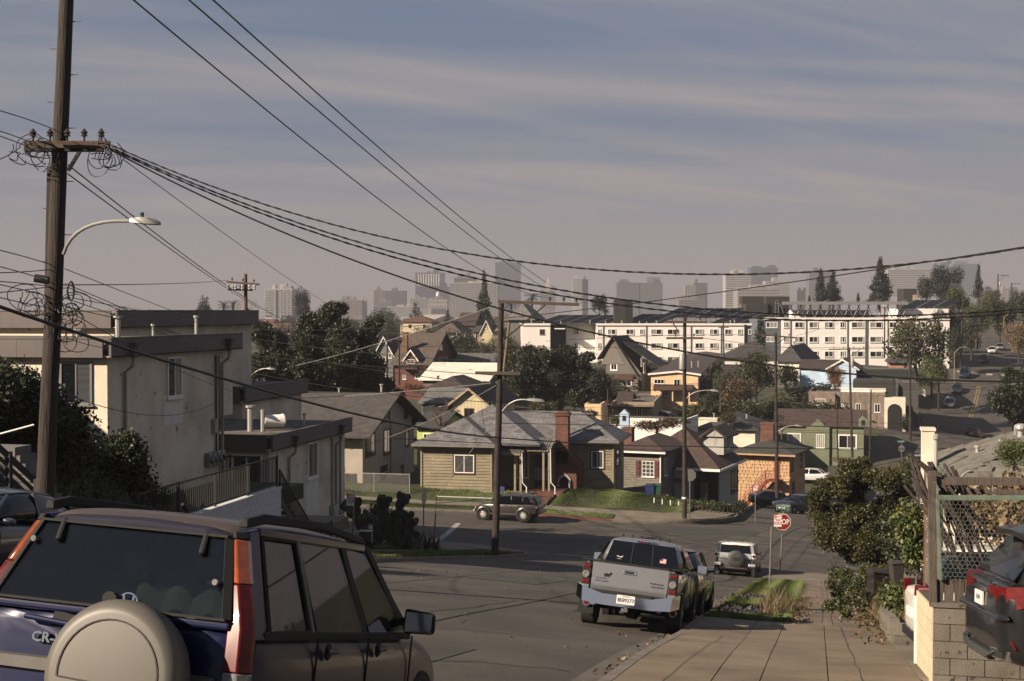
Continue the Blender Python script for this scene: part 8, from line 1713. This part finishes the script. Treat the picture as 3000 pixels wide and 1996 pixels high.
def gr_rect(x0,x1,y0,y1,n,seed,pw=1.0):rs=np.random.RandomState(seed);return rs.uniform(x0,x1,n),y0+(y1-y0)*rs.rand(n)**pw
X,Y=gr_rect(-2.3,-.55,29.5,62,42000,1,1.25);grass('grass',X,Y,Gn(X,Y)+.13,.14,.02,G9)
X,Y=gr_rect(XL-1.7,XL-.2,30,63.5,16000,2);grass('grass',X,Y,Gn(X,Y)+.15,.09,.025,G9,2)
X,Y=gr_rect(-62,-12.8,88.7,90.3,26000,3);grass('grass',X,Y,Gn(X,Y)+.13,.08,.05,G9,3)
X,Y=gr_rect(-17.3,-8.3,92,101,26000,4);grass('grass',X,Y,lawnz(X,Y),.06,.05,G9,4)
X,Y=gr_rect(-60,-19.5,92,97,26000,5);grass('grass',X,Y,lawnz(X,Y),.08,.05,G9,5)
X,Y=gr_rect(-22,-15.2,52,66,16000,6);grass('grass',X,Y,Gn(X,Y)+.0,.12,.03,G9,6)
for k,(x,y)in enumerate(((-.95,33),(-.8,34),(-1.1,32.4),(-.7,36),(-1.9,31))):X,Y=NR.normal(x,.12,130),NR.normal(y,.16,130);grass('dry_weeds',X,Y,Gn(X,Y)+.14,.5 if k<4 else .2,.012,G8,10+k,.4)
def litter(name,X,Y,dz,s,m):n=len(X);v,f=leafcloud(np.stack([X,Y,Gn(X,Y)+dz],1),np.full((n,3),.01),n,s,5);npmesh(name,v,f,m,kind='stuff')
X,Y=NR.normal(1.15,.22,1500),NR.uniform(24,52,1500);litter('dry_leaves',X,Y,.165,.045,G10);X,Y=NR.normal(-.45,.16,900),NR.uniform(29,45,900);litter('dry_leaves',X,Y,.165,.04,G10)
X,Y=NR.normal(XK-.15,.09,900),NR.uniform(12,62,900);litter('dry_leaves',X,Y,.012,.04,G10);X,Y=NR.uniform(-12,1.2,500),NR.uniform(15,62,500);litter('dry_leaves',X,Y,.16*0+.02,.035,G10)
# ---------------------------------------------------------------- bank on the far left with ivy, steps and rail
def bankz(X,Y):
 top=np.interp(Y,[6,30,34.5,38.5,40],[-.2,-1.6,-3.0,-6.0,-6.1]);lo=Gn(np.full_like(X,-16.2),Y)+.2;t=np.clip((-16.2-X)/4.2,0,1);return lo+(np.maximum(top,lo)-lo)*t+.12*np.sin(X*3+Y*2)
grid_sheet('bank',np.linspace(-34,-16.2,30),np.linspace(6,40.4,40),0,m_grass,zf=bankz)
X,Y=NR.uniform(-24,-16.3,16000),NR.uniform(22,39.5,16000);grass('grass',X,Y,bankz(X,Y),.16,.03,G9,21)
def ivy(label,cs,n,size,seed,m=None):
 E=ent('ivy_bush',label,'ivy',at(*cs[0][:3]));v,f=leafcloud([at(*c[:3])[:]for c in cs],[(c[3],c[3],c[3]*.9)for c in cs],n,size,seed,asp=1.3);npmesh('foliage',v,f,m or G5,E);return E
ivy('dark ivy mound on top of the bank beside the tallest pole',[(30,1150,34,.8),(90,1170,34,.8),(20,1210,34,.8),(140,1220,34,.8),(200,1250,35,.7),(240,1320,36,.6),(-40,1140,33,.9),(80,1250,34,.7),(180,1330,35,.7)],16000,.085,2)
ivy('round ivy covered bush against the corner of the cream block',[(350,1320,38,.55),(380,1350,38,.6),(330,1390,38,.7),(400,1420,38.5,.55),(300,1430,38,.6),(370,1300,38,.4)],12000,.075,3);ivy('small dark leafy bush at the foot of the cream block',[(450,1440,41,.3),(470,1465,41,.3),(435,1470,41,.3)],2500,.06,4)
X,Y=NR.uniform(-22,-16.4,9000),NR.uniform(27,39.8,9000);v,f=leafcloud(np.stack([X,Y,bankz(X,Y)+.12],1),np.full((9000,3),.12),9000,.09,6);npmesh('ground_cover',v,f,G5,kind='stuff')
E=ent('outdoor_stairs','pale concrete steps climbing the bank with a dark board rail','stairs',at(30,1500,30));mcs=mat('stair_concrete',(.22,.21,.2),.9,var=.15)
for i in range(9):a=at(108-15*i,1500-24*i,31);MB().box(a.x-.7,a.x+.55,a.y-.15,a.y+.5,a.z-.22,a.z).build('stair_step',mcs,E)
mrl=mat('dark_blue_rail',(.02,.025,.035),.6,var=.1)
for dy in(0,30,60,90):MB().bar(at(-20,1295+dy,30),at(122,1428+dy,30.6),.05,.13 if dy==0 else .08).build('rail_board',mrl,E)
for x_ in(25,110):MB().bar(at(x_,1300+x_*.94,30.2),at(x_,1480+x_*.5,30.2),.12,.12).build('rail_post',mrl,E)
MB().tube([at(0,1272,31),at(100,1245,31)],.025,6).build('white_pipe',m_whl,label='white plastic pipe lying on the bank left of the tallest pole',cat='pipe')
# ---- prickly pear, agaves, flower pots at the left corner
ivy('dark leafy shrub mass filled with small plants behind the prickly pear',[(1090,1560,59,.6),(1130,1540,59,.7),(1165,1570,59,.6),(1110,1500,59.5,.5),(1195,1590,59,.4),(1070,1590,58,.5)],9000,.07,9,G1)
m_pear=mat('cactus_green',(.045,.065,.04),.6,var=.2,scale=6);E=ent('prickly_pear','large prickly pear cactus at the corner beside the cream block','cactus',at(1110,1600,57));q=random.Random(4)
def pad(p,dv,s):
 u=dv.normalized();w=u.cross(V(q.uniform(-.6,.6),1,q.uniform(-.3,.3))).normalized();n_=u.cross(w);
 MB().loft([[p+u*(s*(1+math.cos(a)))*.5*1+w*(s*.33*math.sin(a))+n_*o for a in[k*math.pi/5 for k in range(10)]]for o in(-.018,.018)]).build('cactus_pad',m_pear,E,smooth=False);return p+u*s
def grow(p,dv,s,k):
 e=pad(p,dv,s)
 if k>0:
  for _ in range(q.choice((1,2,2,3))):grow(e-dv.normalized()*s*.1,dv+V(q.uniform(-.8,.8),q.uniform(-.5,.5),q.uniform(-.1,.5)),s*q.uniform(.8,1.02),k-1)
for x_,y_,k_ in((1085,1585,3),(1115,1595,3),(1145,1595,3),(1175,1600,3),(1068,1570,3),(1205,1602,2),(1100,1570,4),(1130,1575,4),(1230,1608,1),(1160,1580,2)):grow(at(x_,y_,57+q.uniform(-.5,.8)),V(q.uniform(-.4,.4),0,1),.46,k_)
for i,(x_,y_,d_)in enumerate(((1200,1610,60),(1225,1612,60),(1250,1618,60.3),(1275,1622,60.5),(1180,1605,60))):
 E=ent('agave',['agave by the hydrant foot','dark agave right of the hydrant','agave in the middle of the row','agave at the kerb end of the row','agave nearest the prickly pear'][i],'agave',at(x_,y_,d_));c=at(x_,y_,d_)
 for k in range(16):a=k*2.4;e=c+V(math.cos(a)*.4,math.sin(a)*.4,.30+.25*(k%3));mm=c.lerp(e,.5)+V(0,0,.1);w=V(-math.sin(a),math.cos(a),0)*.05;MB().add([c-w,c+w,mm+w,mm-w,e],[(0,1,2,3),(3,2,4)]).build('agave_leaf',m_pear,E)
E=ent('plant_stand','white wire plant stand with flower pots beside the prickly pear','plant stand',at(1065,1575,55));a=at(1040,1555,55);b=at(1090,1550,55)
MB().box(a.x,b.x,a.y,a.y+.3,a.z-.03,a.z).build('shelf',m_whl,E)
for p in(a,b):MB().tube([p,p-V(0,0,.55)],.015,5).build('leg',m_whl,E)
for i,t in enumerate((.15,.5,.85)):pt=ent('flower_pot',['terracotta flower pot on the wire stand','purple grey flower pot in the middle of the wire stand','white flower pot at the end of the wire stand'][i],'flower pot',a.lerp(b,t)+V(0,.12,0));MB().lathe(a.lerp(b,t)+V(0,.12,0),[(.07,0),(.10,.18),(.11,.2)],12).build('pot',[mat('terracotta',(.2,.07,.04),.8),mat('purple_pot',(.1,.08,.13),.6),m_whl][i],pt);vv,ff=leafcloud([(a.lerp(b,t)+V(0,.12,.32))[:]],[.16],200,.06,i);npmesh('plant',vv,ff,G2,pt)
for i,(x_,c_)in enumerate(((1905,(.02,.04,.16)),(1925,(.02,.10,.06)))):
 p=at(x_,1462,100);E=ent('wheelie_bin',['blue wheelie bin under the taupe house window','green wheelie bin beside the blue one'][i],'bin',p);mb_=mat('bin_%d'%i,c_,.5,var=.1);MB().loft([[p+V(-.25,-.3,0),p+V(.25,-.3,0),p+V(.25,.3,0),p+V(-.25,.3,0)],[p+V(-.32,-.36,.95),p+V(.32,-.36,.95),p+V(.32,.36,.95),p+V(-.32,.36,.95)]]).build('bin_body',mb_,E);MB().box(p.x-.34,p.x+.34,p.y-.4,p.y+.38,p.z+.96,p.z+1.03).build('lid',mb_,E,bevel=.02)
E=ent('picket_fence','low dark wire fence with white pickets in front of the brown roofed bungalow','fence',at(1950,1500,95))
for i in range(22):p=at(1880+i*12,1478+i*1.6,95);MB().box(p.x-.03,p.x+.03,p.y-.02,p.y+.02,p.z-.3,p.z+.55).build('picket',m_whl if 2<i<10 and i%2 else m_iron,E)
# ---------------------------------------------------------------- right side: block wall, wire pen, planter, bins
m_cb=mat('old_concrete_block',(.27,.24,.20),.95,var=0,col2=(.17,.145,.115),scale=2.0,thr=(.35,.7),bump=.008,bscale=45,speck=((.07,.06,.05),7,.62),rnd=.14);m_cp=mat('cream_wall_paint',(.50,.43,.30),.85,var=.1,scale=4,rnd=.05)
gz=lambda y:-1.6-.1625*y
E=ent('block_wall','rough concrete block wall with cream painted side at the driveway edge','wall',(1.36,17.7,gz(17.7)))
MB().hexa([V(1.39,17.73,-4.9),V(5.2,17.73,-4.9),V(5.2,17.9,-4.9),V(1.39,17.9,-4.9),V(1.39,17.73,-3.57),V(5.2,17.73,-3.57),V(5.2,17.9,-3.57),V(1.39,17.9,-3.57)]).hexa([V(1.375,17.9,-5.1),V(1.55,17.9,-5.1),V(1.55,20.5,-5.3),V(1.375,20.5,-5.3),V(1.375,17.9,-3.57),V(1.55,17.9,-3.57),V(1.55,20.5,-3.9),V(1.375,20.5,-3.9)]).build('mortar_core',mat('dark_mortar',(.09,.075,.06),.95),E)
for r_ in range(6):
 x_=1.36;first=r_%2
 while x_<5.1:
  w_=.2 if first else .4;first=0;MB().box(x_+.005,x_+w_-.006,17.70,17.74,-3.56-.205*(r_+1)+.005,-3.56-.205*r_-.005).build('concrete_block',m_cb,E);x_+=w_
 y_=17.74;first=r_%2
 while y_<20.4:
  w_=.2 if first else .4;first=0;zt,zt2=-3.56-.12*(y_-17.7)-.205*r_,-3.56-.12*(y_+w_-17.7)-.205*r_
  MB().hexa([V(1.355,y_+.003,zt-.2),V(1.38,y_+.003,zt-.2),V(1.38,y_+w_-.004,zt2-.2),V(1.355,y_+w_-.004,zt2-.2),V(1.355,y_+.003,zt-.004),V(1.38,y_+.003,zt-.004),V(1.38,y_+w_-.004,zt2-.004),V(1.355,y_+w_-.004,zt2-.004)]).build('concrete_block',m_cp,E);y_+=w_
MB().box(1.34,5.2,17.68,17.92,-3.56,-3.52).build('wall_cap',m_cb,E);MB().box(1.33,1.40,20.5,20.62,-5.2,-4.0).build('end_post',m_whl,E)
E=ent('wire_pen','chicken wire pen with green timber frame and weathered posts on the block wall','pen',(1.5,17.8,-3.5));m_gt=mat('green_painted_timber',(.13,.20,.145),.8,var=0,col2=(.22,.27,.21),scale=8,stretch=(1,1,1));m_wt=mat('grey_weathered_timber',(.13,.10,.08),.9,var=.35,scale=7,stretch=(5,5,.5),bump=.006,bscale=20)
def px17(x,y,o=0):return onY(x,y,17.75+o)
def bar17(x0,y0,x1,y1,w,nm,m,o=0,t=.06):MB().bar(px17(x0,y0,o),px17(x1,y1,o),t,w,up=(0,0,1)if abs(x1-x0)>abs(y1-y0)else(0,1,0)).build(nm,m,E,bevel=.004)
bar17(2729,1395,2734,1776,.09,'fence_post',m_wt,.05,.09);bar17(2718,1388,2752,1388,.06,'post_cap',m_wt,.05);bar17(2745,1409,3060,1412,.09,'top_beam',m_wt,.12,.1);bar17(2742,1458,3060,1459,.055,'green_rail',m_gt);bar17(2746,1462,2756,1700,.055,'green_upright',m_gt,0,.04);bar17(2760,1438,3060,1445,.06,'beam',m_wt,1.4)
for i in range(9):a,b=px17(2737+i*30,1699,.03),px17(2765+i*30,1778,.03);MB().box(a.x,b.x-.003,17.79+.008*(i%2),17.83,b.z,a.z).build('fence_board',m_wt,E)
mb=MB();a,b=px17(2755,1696),px17(3060,1462);s_=.032;r_=0;zz=a.z
while zz<b.z:
 x_=a.x+(s_*.87 if r_%2 else 0)
 while x_<b.x:c=V(x_,17.72,zz);p0,p1,p2,p3=c,c+V(0,0,s_),c+V(s_*.87,0,s_*1.5),c+V(-s_*.87,0,s_*1.5);mb.bar(p0,p1,.003,.003);mb.bar(p1,p2,.003,.003);mb.bar(p1,p3,.003,.003);x_+=s_*1.74
 zz+=s_*1.5;r_+=1
mb.build('wire_mesh',mat('galvanised_wire',(.32,.33,.29),.5,.3,var=.1),E,kind='stuff')
mb=MB()
for i in range(30):mb.bar((1.45,17.9+i*.08,-3.5-.1*i*.08),(1.45,17.9+i*.08,-2.25),.004,.004)
for i in range(22):mb.bar((1.45,17.9,-3.5+i*.055),(1.45,20.3,-3.72+i*.055),.004,.004)
mb.build('side_mesh',MATS['galvanised_wire'],E,kind='stuff');MB().bar((1.45,20.35,-3.8),(1.45,20.35,-2.2),.03,.06).build('side_post',mat('orange_timber',(.25,.11,.05),.8),E);MB().bar((1.45,17.9,-2.22),(1.45,20.35,-2.22),.03,.06).build('side_rail',m_gt,E)
E=ent('branch_pile','pile of dark dry sticks leaning behind the wire pen','sticks',(2.4,19,-4))
for i in range(34):x_=R.uniform(2660,2800);o=R.uniform(.6,1.7);a=onY(x_+R.uniform(-30,10),R.uniform(1330,1420)+(x_-2660)*.25,18+o);b=onY(x_+R.uniform(70,130),R.uniform(1560,1690),18+o*.6);MB().tube([a,a.lerp(b,.5)+V(R.uniform(-.05,.05),0,R.uniform(-.05,.05)),b],[.022,.018,.012],5).build('stick',m_bark,E)
E=ent('branch_pile','bundle of cut sticks poking out above the post of the wire pen','sticks',px17(2720,1390))
for i in range(9):a=px17(2665+i*6,1328+i*5,.5);b=px17(2728+i*3,1392,.5);MB().tube([a,b],[.02,.024],5).build('stick',m_bark,E)
for l,cs,n,s,m,sd_ in(('broad leaved vine climbing beside the wire pen',[(2655,1500,25,.2),(2675,1540,24,.22),(2650,1570,25,.2),(2680,1600,24,.22),(2630,1530,26,.14),(2690,1500,24,.15),(2675,1640,24,.15)],2000,.06,G7,1),('brown and green vines hanging behind the chicken wire',[(2880,1490,21.5,.4),(2940,1480,21.5,.5),(3000,1470,21,.5),(2900,1540,21.5,.35),(2830,1500,22,.3),(2990,1530,21,.3)],3600,.07,G8,2),('dark hedge behind the vines',[(2650,1560,33,.6),(2665,1620,32,.5),(2640,1600,34,.5)],5000,.06,G1,3),('yellow green ground plants in the block planter',[(2620,1745,26,.22),(2650,1750,26,.22),(2600,1735,27,.2),(2640,1770,25.5,.18)],1600,.06,G7,4),('leafy ground plants spilling beside the sidewalk',[(2430,1775,31,.13),(2460,1768,32,.15),(2495,1760,33,.16),(2525,1775,31,.15),(2455,1738,36,.16),(2500,1732,37,.18),(2540,1742,35,.16),(2435,1712,40,.16),(2478,1795,29,.12),(2475,1712,41,.2),(2515,1708,42,.2)],6500,.045,G2,5),('dry grass and leaves under the big shrub',[(2480,1685,45,.3),(2540,1680,44,.35),(2590,1680,42,.35),(2450,1680,50,.3)],4500,.05,G2,6)):
 ivy(l,cs,n,s,sd_,m)
drape('planter_soil',[(1.3,24.6),(6,24.6),(9,56),(1.3,56)],.30,m_earth);X,Y=NR.uniform(1.35,5,9000),NR.uniform(24.6,52,9000);grass('weeds',X,Y,Gn(X,Y)+.3,.16,.03,G2,31);X,Y=NR.uniform(1.2,1.9,2500),NR.uniform(26,50,2500);grass('weeds',X,Y,Gn(X,Y)+.25,.2,.02,G8,32,.8)
E=ent('planter_wall','low broken concrete block planter with red pavers on top','planter',(1.27,24.4,gz(24.4)))
for r_ in range(2):
 for i in range(12):y_=24.45+.4*i;z_=gz(y_+.2)+.2*r_+R.uniform(-.01,.02);MB().box(1.22,1.36,y_+.01,y_+.39,z_,z_+.19).build('concrete_block',m_cb,E)
 for i in range(4):MB().box(1.24+.4*i,1.63+.4*i,24.28,24.42,gz(24.4)+.2*r_-.02,gz(24.4)+.2*r_+.17).build('concrete_block',m_cb,E)
MB().box(1.64,2.6,24.22,24.30,gz(24.4),gz(24.4)+.48).build('tall_slab',m_cb,E)
for i in range(4):p=V(1.3+.1*i,26.2+.5*i,gz(26.4+.5*i)+.42);o=MB().box(-.16,.16,-.09,.09,0,.06).build('red_paver',mat('red_paver',(.22,.085,.06),.9,var=.2),E);o.location=p-ORG[E.name];o.rotation_euler=(.15,.12,.5*i)
for l,x_,y_,d_,c_,tl in(('brown wheelie bin leaning in the weeds beside the sidewalk',2572,1738,33,(.035,.022,.02),.12),('grey tree stump post covered in leaves behind the brown bin',2628,1722,29,(.06,.05,.045),-.05)):
 p=at(x_,y_,d_);E=ent('wheelie_bin' if 'bin l' in l else 'stump',l,'bin' if 'bin l' in l else 'stump');E.location=p;E.rotation_euler=(0,tl,.3);mb_=mat(l[:10].replace(' ','_'),c_,.7,var=.2);w_=.2 if 'bin l' in l else .1
 MB().loft([[V(-w_,-w_,0),V(w_,-w_,0),V(w_,w_,0),V(-w_,w_,0)],[V(-w_*1.25,-w_*1.25,.48),V(w_*1.25,-w_*1.25,.48),V(w_*1.25,w_*1.25,.48),V(-w_*1.25,w_*1.25,.48)]]).build('bin_body',mb_,E,bevel=.02);MB().box(-w_*1.4,w_*1.4,-w_*1.4,w_*1.4,.485,.54).build('lid',mb_,E,bevel=.02)
for i,(x_,y_)in enumerate(((2190,1758),(2165,1800),(2235,1795))):
 p=hit(x_,y_,.15);n_=9;mb=MB();rows_=[[p+V(-.45+.9*a/n_,-.3+.6*b/n_,.05+.07*math.sin(a*1.7+b*2.3+i)+.05*math.cos(b*2.9-a))for a in range(n_+1)]for b in range(n_+1)]
 for b in range(n_):
  for a in range(n_):mb.quad(rows_[b][a],rows_[b][a+1],rows_[b+1][a+1],rows_[b+1][a])
 mb.build('plastic_sheet',mat('black_plastic_sheet',(.012,.012,.013),.3,var=0),smooth=True,label=['crumpled black plastic sheet on the verge grass','crumpled black plastic on the bare soil by the kerb','crumpled black plastic beside the dry weed tuft'][i],cat='plastic sheet')
m_tile=mat('roof_shingle',(.21,.195,.16),.9,var=.2,scale=3,rnd=.25)
h=grid_house('shingle_roof_house','low house with grey brown shingle roof and cream stucco chimney beyond the wire pen',(5,56,-11.5));h.box('wall',5.5,18,56.5,66,-12,-6.6,CR)
X0,X1,Y0,Y1,ZZ,SL=5.0,18.5,56,66.5,-6.6,.42;h.hip(X0,X1,Y0,Y1,ZZ,0,brickmat('shingle_cover',(.21,.195,.16),(.14,.13,.11),(.06,.055,.05),.5,.27,.012),ov=0,slope=SL)
T1=MB().box(0,.49,0,.30,0,.018).build('roof_shingle',m_tile,h.E);first=True;an=math.atan(SL);n_=0
for pl in(1,0):
 for r_ in range(14):
  v_=.27*r_*math.cos(an);u=(X0 if pl==0 else Y0)+v_+(.25 if r_%2 else 0);end=X0+9 if pl==0 else Y1-v_-.3
  while u<end and n_<300:
   o=T1 if first else T1.copy()
   if not first:C.objects.link(o)
   first=False;n_+=1;bz=ZZ+.145+v_*SL+R.uniform(0,.01)
   if pl==0:Mx=Matrix.Translation(V(u,Y0+v_-.03,bz))@Matrix.Rotation(an,4,'X')
   else:Mx=Matrix.Translation(V(X0+v_-.03,u+.49,bz))@Matrix.Rotation(-math.pi/2,4,'Z')@Matrix.Rotation(an,4,'X')
   o.matrix_local=Matrix.Translation(-ORG[h.E.name])@Mx@Matrix.Translation(ORG[h.E.name])if False else Mx if o is T1 and False else Matrix.Translation(-ORG[h.E.name])@Mx@Matrix.Translation(ORG[h.E.name]);u+=.5
a,b=onY(2701,1400,62),onY(2738,1262,62);c_=h.box('chimney',a.x,b.x,62,62.7,-11.5,b.z,CR);MB().box(a.x-.05,b.x+.05,61.95,62.75,b.z-.02,b.z+.1).build('chimney_cap',CR,c_)
a=onY(2742,1400,60);b=onY(2742,1290,60);MB().tube([V(a.x,60,-7),V(a.x,60,b.z)],.06,8).lathe((a.x,60,b.z),[(.07,0),(.13,.05),(.13,.2),(.05,.25)],10).build('flue_pipe',m_pipe,h.E)
for x_,y_,h_,r_ in((6.4,61,.45,.08),(7.4,62,.25,.04),(8.0,62,.5,.03)):h.vent(x_,y_,ZZ+(x_-X0)*SL*.9,h_,r_)
MB().box(X0-.12,X0-.02,Y0,Y1,ZZ-.05,ZZ+.08).build('gutter',m_gt,h.E);p=at(2990,1262,58);MB().lathe(p,[(.12,-.4),(.12,0),(.2,.02),(.26,.1),(.24,.22),(.12,.28)],14).build('turbine_vent',m_pipe,h.E)
E=ent('garden_hoop','pale plastic hoop arching over the timber beam of the pen','hoop',px17(2850,1400));MB().tube([px17(2855+55*math.cos(math.radians(t)),1440-62*math.sin(math.radians(t)),.9)for t in range(0,181,15)],.009,6).build('hoop_pipe',m_lwire,E)
